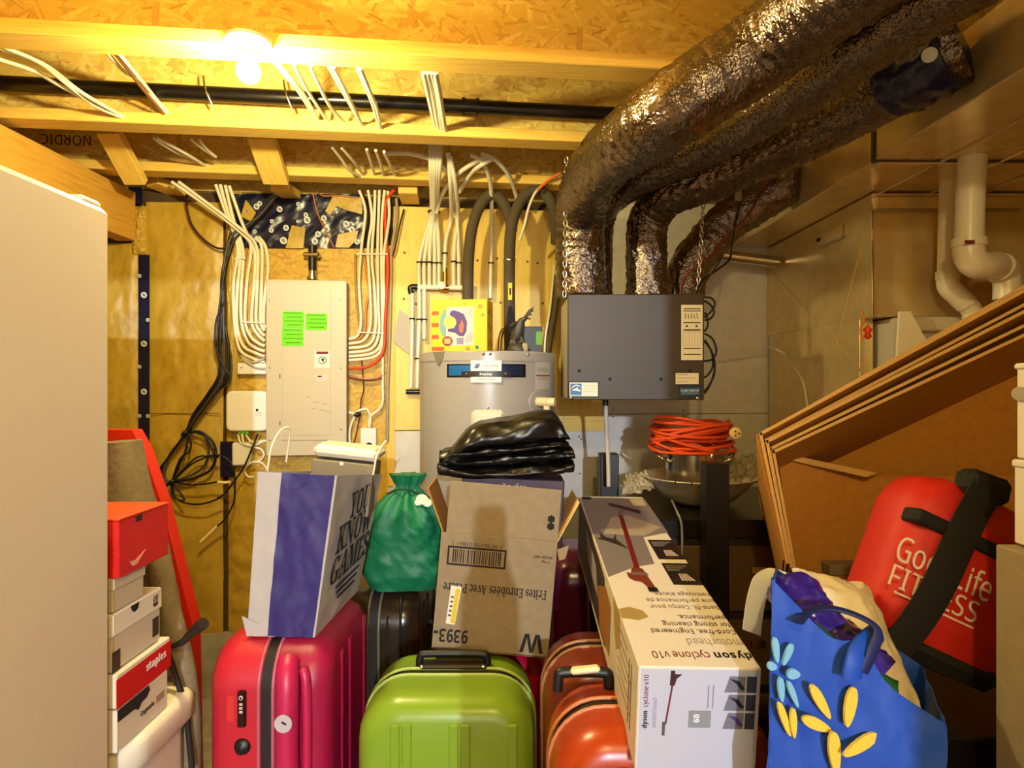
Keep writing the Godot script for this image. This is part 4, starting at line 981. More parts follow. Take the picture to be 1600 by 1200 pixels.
	# drain hose and offcuts right of the heater
	single("foam_pipe", tube(MB.new(), [Vector3(0.2141, 1.9254, -2.9729), Vector3(0.2041, 1.8103, -3.002), Vector3(0.18, 1.6599, -2.9994), Vector3(0.1588, 1.5099, -2.9971), Vector3(0.1498, 1.42, -2.9961)], 0.018, 10, 5), mat(Color(0.36, 0.30, 0.20), 0.8), "thin brown-grey pipe slanting down behind the ventilator", "pipe")
	cable([Vector3(0.1968, 1.9715, -2.9811), Vector3(0.1787, 1.7775, -2.9791), Vector3(0.1548, 1.6284, -2.9765), Vector3(0.1488, 1.4498, -2.9758)], 0.005, mats.cable, "white wire slanting down beside the grey ventilator box")
	# relief pipe of copper beside the heater top
	cable([Vector3(-0.0536, 1.5329, -2.8228), Vector3(-0.0536, 1.6035, -2.8228), Vector3(-0.0424, 1.6516, -2.824), Vector3(-0.017, 1.6688, -2.8268), Vector3(0, 1.6633, -2.8287)], 0.0095, mat(Color(0.55, 0.40, 0.18), 0.35, 0.6), "short curved brown pipe on top of the water heater", "", "curved_pipe", 10)

# ---------------------------------------------------------------- water heater and what stands on it
func curved(R: float, a0: float, a1: float, y0: float, y1: float, off := 0.0) -> MB:
	var rows := []
	for y in [y0, y1]:
		var row := PackedVector3Array()
		for k in 13:
			var a := deg_to_rad(lerpf(a0, a1, k / 12.0))
			row.append(Vector3(sin(a) * (R + off), y, cos(a) * (R + off)))
		rows.append(row)
	return sheet(MB.new(), rows, 0.004)

func heater() -> void:
	var o := thing("water_heater", "tall grey cylindrical water heater in front of the plywood", "water heater", Vector3(-0.0996, 0, -2.62))
	var R := 0.275
	var top := EYE + 0.122
	var grey := mat(Color(0.60, 0.58, 0.56), 0.28)
	part("tank", lathe(MB.new(), [Vector2(R - 0.02, 0.0), Vector2(R, 0.02), Vector2(R, top - 0.034)], Vector3.ZERO, 72), grey, o)
	part("top_cap", lathe(MB.new(), [Vector2(R + 0.003, top - 0.036), Vector2(R + 0.003, top - 0.005), Vector2(R, top), Vector2(R - 0.01, top + 0.001), Vector2(R - 0.01, top + 0.001), Vector2(0.001, top + 0.001)], Vector3.ZERO, 72), grey, o)
	for a in [-1.0, 4.0, 35.0]:
		var q := deg_to_rad(a)
		part("screw", lathe(MB.new(), [Vector2(0.0005, 0.005), Vector2(0.005, 0.004), Vector2(0.006, 0.0)], Vector3(sin(q) * (R + 0.003), top - 0.012, cos(q) * (R + 0.003)), 10, Basis(Vector3.UP, q) * Basis(Vector3.RIGHT, PI / 2)), mats.steel, o)
	var y := func(h: float) -> float: return EYE + h
	var ink := mat(Color(0.03, 0.03, 0.04), 0.3)
	var badge := part("badge", curved(R, -31, 33, y.call(0.025), y.call(0.074), 0.002), ink, o, "dark blue badge with white plates")
	part("blue_panel", curved(R, -29, -10.5, y.call(0.031), y.call(0.069), 0.004), mat(Color(0.08, 0.36, 0.60), 0.3), badge)
	part("blue_panel", curved(R, 12.5, 30, y.call(0.031), y.call(0.069), 0.004), mat(Color(0.04, 0.12, 0.24), 0.3), badge)
	part("dark_bar", curved(R, -18, 20, y.call(0.027), y.call(0.046), 0.006), mat(Color(0.10, 0.05, 0.04), 0.4), badge)
	part("name_plate", curved(R, -10.5, 12.5, y.call(0.048), y.call(0.086), 0.007), mats.white, badge, "white name plate")
	part("lower_plate", curved(R, -10.5, 12.5, y.call(0.006), y.call(0.026), 0.007), mats.white, badge)
	lettering(o, "JOHN WOOD", Transform3D(Basis(Vector3.UP, 0.05), Vector3(0.02, EYE + 0.066, R + 0.0072)), 0.06, mat(Color(0.62, 0.62, 0.64)), true)
	printed(o, "emblem", [Vector2(-0.012, -0.008), Vector2(0.004, -0.008), Vector2(0.012, 0.008), Vector2(-0.004, 0.008)], Transform3D(Basis(Vector3.UP, -0.1), Vector3(-0.028, EYE + 0.066, R + 0.007)), mat(Color(0.35, 0.40, 0.62)))
	lettering(o, "ProLine", Transform3D(Basis(), Vector3(0.004, EYE + 0.0365, R + 0.0062)), 0.044, mats.white, true)
	lettering(o, "COMMERCIAL GRADE", Transform3D(Basis(), Vector3(0.004, EYE + 0.018, R + 0.0072)), 0.07, mat(Color(0.35, 0.33, 0.32)))
	for a in [-14.0, 16.0]:
		var q := deg_to_rad(a)
		part("screw", lathe(MB.new(), [Vector2(0.0005, 0.003), Vector2(0.0035, 0.002), Vector2(0.004, 0.0)], Vector3(sin(q) * (R + 0.006), EYE + 0.037, cos(q) * (R + 0.006)), 10, Basis(Vector3.UP, q) * Basis(Vector3.RIGHT, PI / 2)), mats.steel, o)
	part("data_label", curved(R, 43, 64, y.call(-0.02), y.call(0.085), 0.0), mat(Color(0.70, 0.67, 0.62), 0.5), o, "pale data label with a red bar")
	part("red_bar", curved(R, 44, 63, y.call(0.030), y.call(0.035), 0.002), mat(Color(0.55, 0.08, 0.05)), o)
	for k in 5:
		part("print_line", curved(R, 45, 61, y.call(0.06 - k * 0.006 - (0.02 if k > 2 else 0.0)), y.call(0.0615 - k * 0.006 - (0.02 if k > 2 else 0.0)), 0.001), mat(Color(0.45, 0.43, 0.40)), o)
	var cover := mat(Color(0.80, 0.77, 0.70), 0.4)
	part("thermostat_cover", box(MB.new(), Vector3(0.012, EYE - 0.15, R + 0.003), Vector3(0.125, 0.11, 0.03), 0.014), cover, o)
	part("thermostat_plate", box(MB.new(), Vector3(0.012, EYE - 0.155, R + 0.019), Vector3(0.09, 0.08, 0.008), 0.003), cover, o)
	part("screw", lathe(MB.new(), [Vector2(0.0005, 0.004), Vector2(0.0045, 0.003), Vector2(0.005, 0.0)], Vector3(0.012, EYE - 0.088, R + 0.001), 10, Basis(Vector3.RIGHT, PI / 2)), mats.steel, o)
	# relief valve
	var q := deg_to_rad(46)
	var d := Vector3(sin(q), 0, cos(q))
	var at := d * R + Vector3(0, EYE - 0.068, 0)
	part("valve_ring", lathe(MB.new(), [Vector2(0.03, 0.0), Vector2(0.045, 0.002), Vector2(0.047, -0.004)], at, 24, Basis(Vector3.UP, q) * Basis(Vector3.RIGHT, PI / 2)), grey, o)
	var v := rod(MB.new(), at, at + d * 0.055, 0.018, 14)
	rod(v, at + d * 0.045, at + d * 0.045 + Vector3(0.03, 0.0, 0.01), 0.017, 14)
	part("valve", v, mat(Color(0.85, 0.78, 0.62), 0.4), o, "cream relief valve")
	part("valve_stem", rod(MB.new(), at + d * 0.045, at + d * 0.045 + Vector3(0, -0.06, 0), 0.013, 12), mat(Color(0.85, 0.78, 0.62), 0.4), o)
	toys(top)

func toys(top: float) -> void:
	# yellow toy box
	var o := thing("toy_box", "yellow spotted toy box with a purple picture on the water heater", "box", Vector3(-0.208, top + 0.002, -2.52), -0.15)
	var yel := mat(Color(0.92, 0.72, 0.06), 0.45)
	part("carton", box(MB.new(), Vector3(0, 0.105, -0.06), Vector3(0.225, 0.208, 0.12), 0.002), yel, o)
	var f := Transform3D(Basis(), Vector3(0, 0.105, 0))
	printed(o, "picture", [Vector2(-0.055, -0.08), Vector2(0.06, -0.075), Vector2(0.06, 0.075), Vector2(-0.05, 0.075)], f, mat(Color(0.86, 0.76, 0.70), 0.5))
	var f2 := f.translated_local(Vector3(0, 0, 0.0008))
	printed(o, "picture_shape", [Vector2(-0.035, 0.058), Vector2(-0.02, 0.062), Vector2(0.0, 0.055), Vector2(0.02, 0.045), Vector2(0.032, 0.015), Vector2(0.03, -0.02), Vector2(0.018, -0.042), Vector2(0.0, -0.04), Vector2(-0.015, -0.028), Vector2(-0.045, -0.022), Vector2(-0.046, -0.012), Vector2(-0.02, -0.008), Vector2(-0.012, 0.008), Vector2(-0.016, 0.028), Vector2(-0.038, 0.042)], f2, mat(Color(0.28, 0.17, 0.48), 0.5))
	printed(o, "picture_shape", [Vector2(0.0, 0.0), Vector2(0.012, 0.025), Vector2(0.02, 0.0), Vector2(0.014, -0.03), Vector2(0.002, -0.025)], f2.translated_local(Vector3(0, 0, 0.0008)), mat(Color(0.88, 0.38, 0.25), 0.5))
	printed(o, "picture_shape", disc(0.026), f2.translated_local(Vector3(-0.036, 0.015, 0.0)), mat(Color(0.93, 0.80, 0.35), 0.5))
	printed(o, "blue_arc", [Vector2(-0.052, -0.05), Vector2(-0.052, 0.068), Vector2(-0.064, 0.06), Vector2(-0.078, 0.03), Vector2(-0.08, -0.01), Vector2(-0.07, -0.035)], f, mat(Color(0.42, 0.60, 0.62), 0.5))
	printed(o, "round_badge", disc(0.021, 20, 0.95), f2.translated_local(Vector3(-0.047, -0.06, 0)), mat(Color(0.52, 0.14, 0.22), 0.5))
	printed(o, "badge_window", rect2(-0.012, -0.010, 0.012, 0.010), f2.translated_local(Vector3(-0.047, -0.06, 0.0008)), mat(Color(0.88, 0.66, 0.35), 0.5))
	printed(o, "small_picture", rect2(-0.014, -0.013, 0.014, 0.013), f2.translated_local(Vector3(0.004, -0.06, 0)), mat(Color(0.50, 0.46, 0.62), 0.5))
	printed(o, "small_picture", [Vector2(0.028, -0.07), Vector2(0.055, -0.06), Vector2(0.055, -0.02), Vector2(0.035, -0.03), Vector2(0.022, -0.055)], f2, mat(Color(0.75, 0.64, 0.66), 0.5))
	printed(o, "small_picture", [Vector2(0.034, 0.04), Vector2(0.055, 0.03), Vector2(0.055, 0.068), Vector2(0.038, 0.07)], f2, mat(Color(0.75, 0.66, 0.66), 0.5))
	for k in 4:
		printed(o, "orange_stripe", rect2(-0.111, -0.098 + k * 0.047, -0.083 + (0.022 if k == 0 else 0.0), -0.082 + k * 0.047), f, mat(Color(0.88, 0.30, 0.05), 0.5))
	for q in [[0.085, 0.075, 0.009, Color(0.85, 0.50, 0.08)], [0.072, -0.085, 0.0075, Color(0.05, 0.40, 0.36)], [-0.03, 0.088, 0.009, Color(0.85, 0.66, 0.1)], [0.025, 0.088, 0.008, Color(0.85, 0.62, 0.1)], [0.095, 0.042, 0.008, Color(0.88, 0.55, 0.08)], [0.086, 0.02, 0.008, Color(0.80, 0.72, 0.1)], [0.035, -0.09, 0.008, Color(0.72, 0.45, 0.1)]]:
		printed(o, "spot", disc(q[2]), f.translated_local(Vector3(q[0], q[1], 0)), mat(q[3], 0.5))
	var side := Transform3D(Basis(Vector3.UP, PI / 2), Vector3(0.1125, 0.105, -0.06))
	for k in 9:
		printed(o, "spot", disc(0.007), side.translated_local(Vector3(-0.035 + 0.035 * (k % 3), -0.07 + 0.06 * (k / 3) + 0.012 * (k % 2), 0)), mat(Color(0.35, 0.16, 0.03), 0.5))
	# corner of grey paper under the box
	var pp := thing("paper_corner", "grey paper corner hanging over the water heater rim", "paper", Vector3(-0.2682, 1.4895, -2.395))
	part("sheet", prism(MB.new(), [Vector2(-0.012, 0.0), Vector2(-0.032, 0.052), Vector2(0.04, 0.052)], 0.001, Transform3D(Basis(Vector3.UP, -0.4), Vector3.ZERO)), mat(Color(0.42, 0.38, 0.33), 0.8), pp)
	# winged toy
	var t := thing("winged_toy", "black bat-winged toy creature standing on the water heater", "toy", Vector3(0.025, top + 0.002, -2.5))
	var dk := mat(Color(0.025, 0.018, 0.018), 0.4)
	var gr := mat(Color(0.22, 0.20, 0.18), 0.5)
	part("base", lathe(MB.new(), [Vector2(0.042, 0.0), Vector2(0.046, 0.012), Vector2(0.036, 0.03), Vector2(0.02, 0.04), Vector2(0.0005, 0.042)], Vector3(0, 0, 0), 11), gr, t)
	var body := tube(MB.new(), [Vector3(-0.035, 0.03, 0.01), Vector3(-0.018, 0.045, 0.0), Vector3(-0.005, 0.07, 0.0), Vector3(0.004, 0.098, 0.004), Vector3(0.014, 0.122, 0.014), Vector3(0.03, 0.130, 0.026)], func(s, _a, _r): return lerpf(0.006, 0.024, sin(PI * clampf(s * 1.05, 0.03, 0.97))) if s < 0.72 else lerpf(0.018, 0.007, (s - 0.72) / 0.28), 12, 5)
	tube(body, [Vector3(0.004, 0.07, 0.0), Vector3(0.016, 0.045, 0.014), Vector3(0.02, 0.03, 0.016)], 0.008, 8, 3)
	tube(body, [Vector3(-0.008, 0.07, 0.0), Vector3(-0.016, 0.045, 0.016), Vector3(-0.014, 0.03, 0.02)], 0.008, 8, 3)
	tube(body, [Vector3(0.01, 0.105, 0.0), Vector3(-0.012, 0.112, 0.02), Vector3(-0.03, 0.098, 0.028)], 0.007, 8, 3)
	part("body", body, gr, t)
	part("wing", prism(MB.new(), [Vector2(0.0, 0.09), Vector2(-0.035, 0.075), Vector2(-0.045, 0.10), Vector2(-0.046, 0.14), Vector2(-0.04, 0.178), Vector2(-0.03, 0.182), Vector2(-0.022, 0.16), Vector2(-0.014, 0.13)], 0.004, Transform3D(Basis(Vector3.UP, 0.3), Vector3(0, 0, -0.004))), dk, t)
	part("wing", prism(MB.new(), [Vector2(0.012, 0.11), Vector2(0.022, 0.14), Vector2(0.04, 0.165), Vector2(0.066, 0.180), Vector2(0.058, 0.17), Vector2(0.06, 0.158), Vector2(0.05, 0.155), Vector2(0.052, 0.142), Vector2(0.040, 0.142), Vector2(0.038, 0.130), Vector2(0.028, 0.128), Vector2(0.024, 0.115)], 0.003, Transform3D(Basis(Vector3.UP, -0.2), Vector3(0, 0, -0.004))), dk, t)
	part("stone", lathe(MB.new(), [Vector2(0.0005, 0.022), Vector2(0.012, 0.016), Vector2(0.015, 0.0), Vector2(0.01, -0.012)], Vector3(0.026, 0.014, 0.03), 7), mat(Color(0.62, 0.56, 0.45), 0.8), t)
	o = thing("small_carton", "small black carton with a green label behind the winged toy", "box", Vector3(0.083, top + 0.002, -2.535), 0.12)
	part("carton", box(MB.new(), Vector3(0, 0.052, -0.025), Vector3(0.075, 0.104, 0.05), 0.002), mat(Color(0.04, 0.03, 0.03), 0.4), o)
	printed(o, "green_label", rect2(0.012, 0.032, 0.036, 0.085), Transform3D(), mat(Color(0.32, 0.58, 0.05), 0.5))

# ---------------------------------------------------------------- ventilator
func ventilator() -> void:
	var o := thing("ventilator_unit", "grey metal heat recovery ventilator hung below the foil ducts", "ventilator", Vector3(0.4455, EYE - 0.0575, -2.3))
	var W := 0.49
	var H := 0.38
	var paint := mat(Color(0.20, 0.155, 0.095), 0.5)
	part("case", box(MB.new(), Vector3(0, H * 0.5, -0.19), Vector3(W - 0.006, H - 0.004, 0.34), 0.004), mat(Color(0.62, 0.60, 0.54), 0.45), o)
	part("front_panel", box(MB.new(), Vector3(0, H * 0.5, -0.01), Vector3(W, H, 0.02), 0.003), paint, o)
	var f := Transform3D(Basis(), Vector3(-W * 0.5, 0, 0))
	for q in [[0.041, 0.105], [0.151, 0.075], [0.335, 0.075], [0.44, 0.105]]:
		part("screw", lathe(MB.new(), [Vector2(0.0005, 0.003), Vector2(0.005, 0.002), Vector2(0.006, 0.0)], Vector3(-W * 0.5 + q[0], q[1], 0), 10, Basis(Vector3.RIGHT, PI / 2)), mats.ink, o)
	for q in [[0.014, 0.006], [0.468, 0.006]]:
		part("latch", lathe(MB.new(), [Vector2(0.0005, 0.006), Vector2(0.007, 0.004), Vector2(0.007, 0.0)], Vector3(-W * 0.5 + q[0], q[1], 0.0), 10, Basis(Vector3.RIGHT, PI / 2)), mats.steel, o)
	var cream := mat(Color(0.86, 0.82, 0.74), 0.5)
	var f2 := f.translated_local(Vector3(0, 0, 0.0012))
	var f3 := f.translated_local(Vector3(0, 0, 0.002))
	var border := func(x0: float, y0: float, x1: float, y1: float, m: Material, called: String) -> MeshInstance3D:
		printed(o, "label_border", rect2(x0 - 0.003, y0 - 0.003, x1 + 0.003, y1 + 0.003), f, mats.ink, 0.001)
		return printed(o, called, rect2(x0, y0, x1, y1), f2, m, 0.0008)
	# tall settings label
	var l: MeshInstance3D = border.call(0.407, 0.143, 0.484, 0.342, cream, "settings_label")
	var bar := mat(Color(0.16, 0.08, 0.05), 0.7)
	for q in [[0.329, 0.003], [0.321, 0.003], [0.280, 0.004], [0.254, 0.005], [0.187, 0.003], [0.166, 0.004]]:
		printed(l, "print_bar", rect2(0.415, q[0] - q[1], 0.477, q[0]), f3, bar, 0.0005)
	for k in 5:
		printed(l, "finger_print", [Vector2(0.420 + k * 0.011, 0.292), Vector2(0.424 + k * 0.011, 0.292), Vector2(0.4245 + k * 0.01, 0.312 - 0.004 * (k % 2)), Vector2(0.4215 + k * 0.01, 0.313 - 0.004 * (k % 2))], f3, mat(Color(0.48, 0.44, 0.38)), 0.0005)
	for k in 7:
		printed(l, "table_line", rect2(0.414 + k * 0.0102, 0.195, 0.4147 + k * 0.0102, 0.246), f3, mat(Color(0.45, 0.40, 0.34)), 0.0005)
	for k in 2:
		printed(l, "table_line", rect2(0.414, 0.195 + k * 0.05, 0.476, 0.1957 + k * 0.05), f3, mat(Color(0.45, 0.40, 0.34)), 0.0005)
		printed(l, "round_mark", disc(0.004), f3.translated_local(Vector3(0.427 + k * 0.035, 0.265, 0)), bar, 0.0005)
	# energy emblem, lower left
	l = border.call(0.006, 0.013, 0.108, 0.063, cream, "energy_label")
	var en := printed(l, "blue_square", rect2(0.009, 0.019, 0.049, 0.059), f3, mat(Color(0.05, 0.36, 0.62), 0.5), 0.0005)
	var f4 := f3.translated_local(Vector3(0, 0, 0.0006))
	printed(en, "arc_print", [Vector2(0.012, 0.038), Vector2(0.018, 0.050), Vector2(0.030, 0.056), Vector2(0.042, 0.052), Vector2(0.047, 0.042), Vector2(0.042, 0.048), Vector2(0.030, 0.052), Vector2(0.020, 0.046)], f4, cream, 0.0004)
	printed(en, "star_print", [Vector2(0.013, 0.034), Vector2(0.024, 0.040), Vector2(0.035, 0.047), Vector2(0.037, 0.038), Vector2(0.046, 0.037), Vector2(0.044, 0.030), Vector2(0.030, 0.033)], f4, cream, 0.0004)
	printed(en, "blue_strip", rect2(0.009, 0.0145, 0.049, 0.018), f4, mat(Color(0.45, 0.62, 0.75), 0.5), 0.0004)
	for k in 3:
		printed(l, "print_line", rect2(0.055, 0.050 - k * 0.010, 0.100, 0.0515 - k * 0.010), f3, mat(Color(0.70, 0.66, 0.60)), 0.0005)
	l = border.call(0.387, 0.057, 0.470, 0.097, cream, "rating_label")
	for k in 3:
		printed(l, "print_line", rect2(0.392, 0.090 - k * 0.012, 0.43 + 0.03 * (k % 2), 0.0915 - k * 0.012), f3, mat(Color(0.45, 0.40, 0.34)), 0.0005)
	l = border.call(0.401, 0.014, 0.476, 0.048, mat(Color(0.03, 0.22, 0.42), 0.5), "brand_label")
	lettering(l, "CLEAN COMFORT", f3.translated_local(Vector3(0.4385, 0.034, 0)), 0.066, mat(Color(0.72, 0.80, 0.86)), true, 0.009)
	lettering(l, "INDOOR AIR ESSENTIALS", f3.translated_local(Vector3(0.4385, 0.024, 0)), 0.060, mat(Color(0.62, 0.72, 0.80)), false, 0.005)
	# chains that carry it
	chain(Vector3(0.187, 2.1988, -2.2), Vector3(0.187, 1.7324, -2.28), "chain on the left corner of the ventilator")
	chain(Vector3(0.7176, 2.0968, -2.4), Vector3(0.696, 1.7512, -2.4), "chain on the right corner of the ventilator")
	# leads on its right side
	var g := "black leads curling at the right of the ventilator"
	var leads = [[Vector3(0.7033, 1.741, -2.36), Vector3(0.7363, 1.7362, -2.36), Vector3(0.7481, 1.7126, -2.36), Vector3(0.7316, 1.6843, -2.36), Vector3(0.708, 1.6654, -2.36)], [Vector3(0.714, 1.7294, -2.38), Vector3(0.7378, 1.7151, -2.38), Vector3(0.7521, 1.6866, -2.38), Vector3(0.7378, 1.6628, -2.38), Vector3(0.7164, 1.658, -2.38)], [Vector3(0.7074, 1.6832, -2.35), Vector3(0.7191, 1.655, -2.35), Vector3(0.7167, 1.6268, -2.35), Vector3(0.705, 1.6127, -2.35)], [Vector3(0.7164, 1.608, -2.38), Vector3(0.7426, 1.5914, -2.38), Vector3(0.7568, 1.5628, -2.38), Vector3(0.7592, 1.5342, -2.38), Vector3(0.7426, 1.5104, -2.38), Vector3(0.714, 1.5057, -2.38)], [Vector3(0.7043, 1.5815, -2.34), Vector3(0.7254, 1.5487, -2.34), Vector3(0.7394, 1.5089, -2.34), Vector3(0.7394, 1.4551, -2.34), Vector3(0.7207, 1.4153, -2.34), Vector3(0.702, 1.3919, -2.34)], [Vector3(0.7104, 1.5781, -2.36), Vector3(0.7363, 1.538, -2.36), Vector3(0.741, 1.4861, -2.36), Vector3(0.7222, 1.453, -2.36), Vector3(0.708, 1.4436, -2.36)], [Vector3(0.7104, 1.3846, -2.36), Vector3(0.7316, 1.42, -2.36), Vector3(0.7481, 1.479, -2.36), Vector3(0.7387, 1.5333, -2.36), Vector3(0.7151, 1.5758, -2.36)]]
	var which := ["topmost outer", "topmost inner", "small third", "thin middle", "long outer", "long inner", "lowest returning"]
	for k in leads.size():
		cable(leads[k], 0.0038, mats.black, which[k] + " black lead curling at the right side of the ventilator", g)
	cable([Vector3(0.6807, 1.7389, -2.38), Vector3(0.7104, 1.804, -2.4), Vector3(0.784, 1.8561, -2.45), Vector3(0.85, 1.9075, -2.5), Vector3(0.86, 1.97, -2.5), Vector3(0.8575, 2.0448, -2.45), Vector3(0.8592, 2.116, -2.4)], 0.004, mats.black, "black wire looping up right from the ventilator to the ducts")
	cable([Vector3(0.695, 1.7651, -2.38), Vector3(0.7454, 1.8266, -2.42), Vector3(0.7889, 1.8806, -2.45), Vector3(0.8184, 1.9259, -2.48)], 0.004, mat(Color(0.25, 0.17, 0.10), 0.5), "brown wire rising from the top right of the ventilator")
	cable([Vector3(0.6365, 1.754, -2.42), Vector3(0.6437, 1.8072, -2.42), Vector3(0.6728, 1.8435, -2.42), Vector3(0.7163, 1.8798, -2.42), Vector3(0.7647, 1.9161, -2.42), Vector3(0.8107, 1.9814, -2.42), Vector3(0.847, 2.0129, -2.42), Vector3(0.9002, 2.0686, -2.42), Vector3(0.9438, 2.146, -2.42), Vector3(1.0358, 2.2476, -2.42)], 0.004, mat(Color(0.42, 0.08, 0.07), 0.5), "dark red wire rising diagonally across the foil ducts")
	single("grey_tag", box(MB.new(), Vector3(0.8425, 2.1388, -2.38), Vector3(0.025, 0.075, 0.002), 0.0005, Basis(Vector3.BACK, -0.06)), mat(Color(0.62, 0.56, 0.46), 0.6), "pale grey tag hanging between the ducts", "tag")
	# drain tube and pipe below
	single("drain_tube", tube(MB.new(), [Vector3(0.3557, 1.3547, -2.42), Vector3(0.3587, 1.2736, -2.44), Vector3(0.369, 1.1445, -2.46), Vector3(0.3715, 1.0264, -2.46)], 0.008, 10, 4), mat(Color(0.75, 0.72, 0.68), 0.3), "clear-grey drain tube hanging under the ventilator", "tube")
	single("drain_stub", rod(MB.new(), Vector3(0.3533, 1.3716, -2.42), Vector3(0.3533, 1.3377, -2.42), 0.011, 10), mats.black, "short black outlet under the ventilator", "outlet")

func chain(a: Vector3, b: Vector3, label: String) -> void:
	var n := int(a.distance_to(b) / 0.017)
	var mb := MB.new()
	for k in n:
		var p := a.lerp(b, (k + 0.5) / n)
		var ring := []
		for s in 9:
			var t := TAU * s / 8.0
			var flat := Vector3(cos(t) * 0.0062, sin(t) * 0.0135, 0)
			ring.append(p + (flat if k % 2 == 0 else Vector3(0, flat.y, flat.x)))
		tube(mb, ring, 0.0021, 5, 1)
	single("chain", mb, mat(Color(0.85, 0.83, 0.80), 0.2, 1.0), "bright steel " + label, "chain")

# ---------------------------------------------------------------- ducts
func foil_duct(pts: Array, r: float, label: String, crush: float, sd: float) -> Node3D:
	var p := []
	var raw := spline(pts, 14)
	# even steps of 8 mm
	p.append(raw[0])
	var last: Vector3 = raw[0]
	for q in raw:
		while last.distance_to(q) > 0.009:
			last = last.move_toward(q, 0.009)
			p.append(last)
	var shape := func(_s: float, a: float, run: float) -> float:
		var rib := sin(TAU * (run / 0.036) + 0.8 * sin(a * 2.0 + sd))
		var dent := wob.get_noise_3d(cos(a) * 2.2 + sd * 7.0, sin(a) * 2.2, run * 9.0)
		var fine := wob.get_noise_3d(cos(a) * 7.0 + sd, sin(a) * 7.0, run * 42.0)
		var crease := 1.0 - 2.0 * absf(wob.get_noise_3d(cos(a) * 3.4 + sd * 3.0, sin(a) * 3.4, run * 26.0))
		return r * (1.0 + 0.018 * rib + crush * (0.12 * dent + 0.05 * fine + 0.045 * crease))
	var base: Vector3 = p[0]
	for k in p.size():
		p[k] -= base
	var o := thing("foil_duct", label, "duct", base)
	part("sleeve", tube(MB.new(), p, shape, 56, 1), mats.foil, o)
	return o

func ducts() -> void:
	var o := foil_duct([Vector3(0.2592, 1.7488, -2.4), Vector3(0.2568, 1.852, -2.4), Vector3(0.2523, 1.9674, -2.38), Vector3(0.2516, 2.0491, -2.33), Vector3(0.2549, 2.0853, -2.16), Vector3(0.2842, 2.0958, -1.92), Vector3(0.336, 2.0786, -1.68), Vector3(0.3978, 2.0856, -1.53), Vector3(0.4884, 2.1319, -1.48), Vector3(0.572, 2.1779, -1.43), Vector3(0.64, 2.1982, -1.28), Vector3(0.6955, 2.1957, -1.07), Vector3(0.72, 2.176, -0.9)], 0.088, "largest foil duct, rising from the left port and running forward overhead", 0.65, 1.0)
	o = foil_duct([Vector3(0.3406, 1.7762, -2.6), Vector3(0.3406, 1.888, -2.6), Vector3(0.3406, 2.0134, -2.58), Vector3(0.355, 2.115, -2.5), Vector3(0.4255, 2.1468, -2.3), Vector3(0.606, 2.1714, -2.02), Vector3(0.696, 2.1665, -1.74), Vector3(0.7448, 2.1618, -1.52), Vector3(0.7659, 2.1555, -1.38), Vector3(0.8024, 2.1516, -1.18), Vector3(0.85, 2.15, -1), Vector3(0.8925, 2.151, -0.85)], 0.064, "middle foil duct running forward beside the largest duct", 0.9, 3.0)
	o = foil_duct([Vector3(0.5124, 1.7543, -2.44), Vector3(0.5124, 1.847, -2.44), Vector3(0.5124, 1.969, -2.44), Vector3(0.5276, 2.0613, -2.42), Vector3(0.58, 2.1114, -2.32), Vector3(0.7525, 2.1467, -2.15), Vector3(0.925, 2.1785, -1.85), Vector3(0.9734, 2.1767, -1.57), Vector3(0.993, 2.185, -1.5), Vector3(1.0293, 2.1996, -1.46)], 0.074, "foil duct rising from the middle port and ending in blue tape", 1.0, 5.0)
	var tape := mat(Color(0.07, 0.09, 0.24), 0.3)
	var t := tube(MB.new(), [Vector3(0.9699, 2.18, -1.59) - o.position, Vector3(0.9792, 2.1789, -1.53) - o.position, Vector3(1.0143, 2.1903, -1.47) - o.position], func(_s, a, run): return 0.09 + 0.016 * wob.get_noise_3d(cos(a) * 2.5, sin(a) * 2.5, run * 22.0), 48, 12)
	part("blue_tape", t, tape, o, "crumpled dark blue tape with a round white mark")
	var mk := Vector3(0.9291, 2.1524, -1.425) - o.position
	printed(o, "round_mark", disc(0.016), Transform3D(Basis(Vector3.UP, -0.35) * Basis(Vector3.RIGHT, 0.25), mk), mat(Color(0.86, 0.86, 0.85), 0.5), 0.003)
	o = foil_duct([Vector3(0.6914, 1.7735, -2.58), Vector3(0.6966, 1.8328, -2.58), Vector3(0.7353, 1.9231, -2.58), Vector3(0.8448, 2.0549, -2.56), Vector3(0.9828, 2.1458, -2.52), Vector3(1.0824, 2.1974, -2.46), Vector3(1.118, 2.1992, -2.42)], 0.078, "crumpled foil duct slanting from the rear port to the sheet-metal trunk", 1.0, 8.0)
	# small round pipe along the back wall
	single("vent_pipe", rod(MB.new(), Vector3(0.9596, 2.022, -2.98), Vector3(1.245, 1.99, -3), 0.026, 20), mats.steel, "short shiny round pipe on the back wall beside the plenum", "pipe")

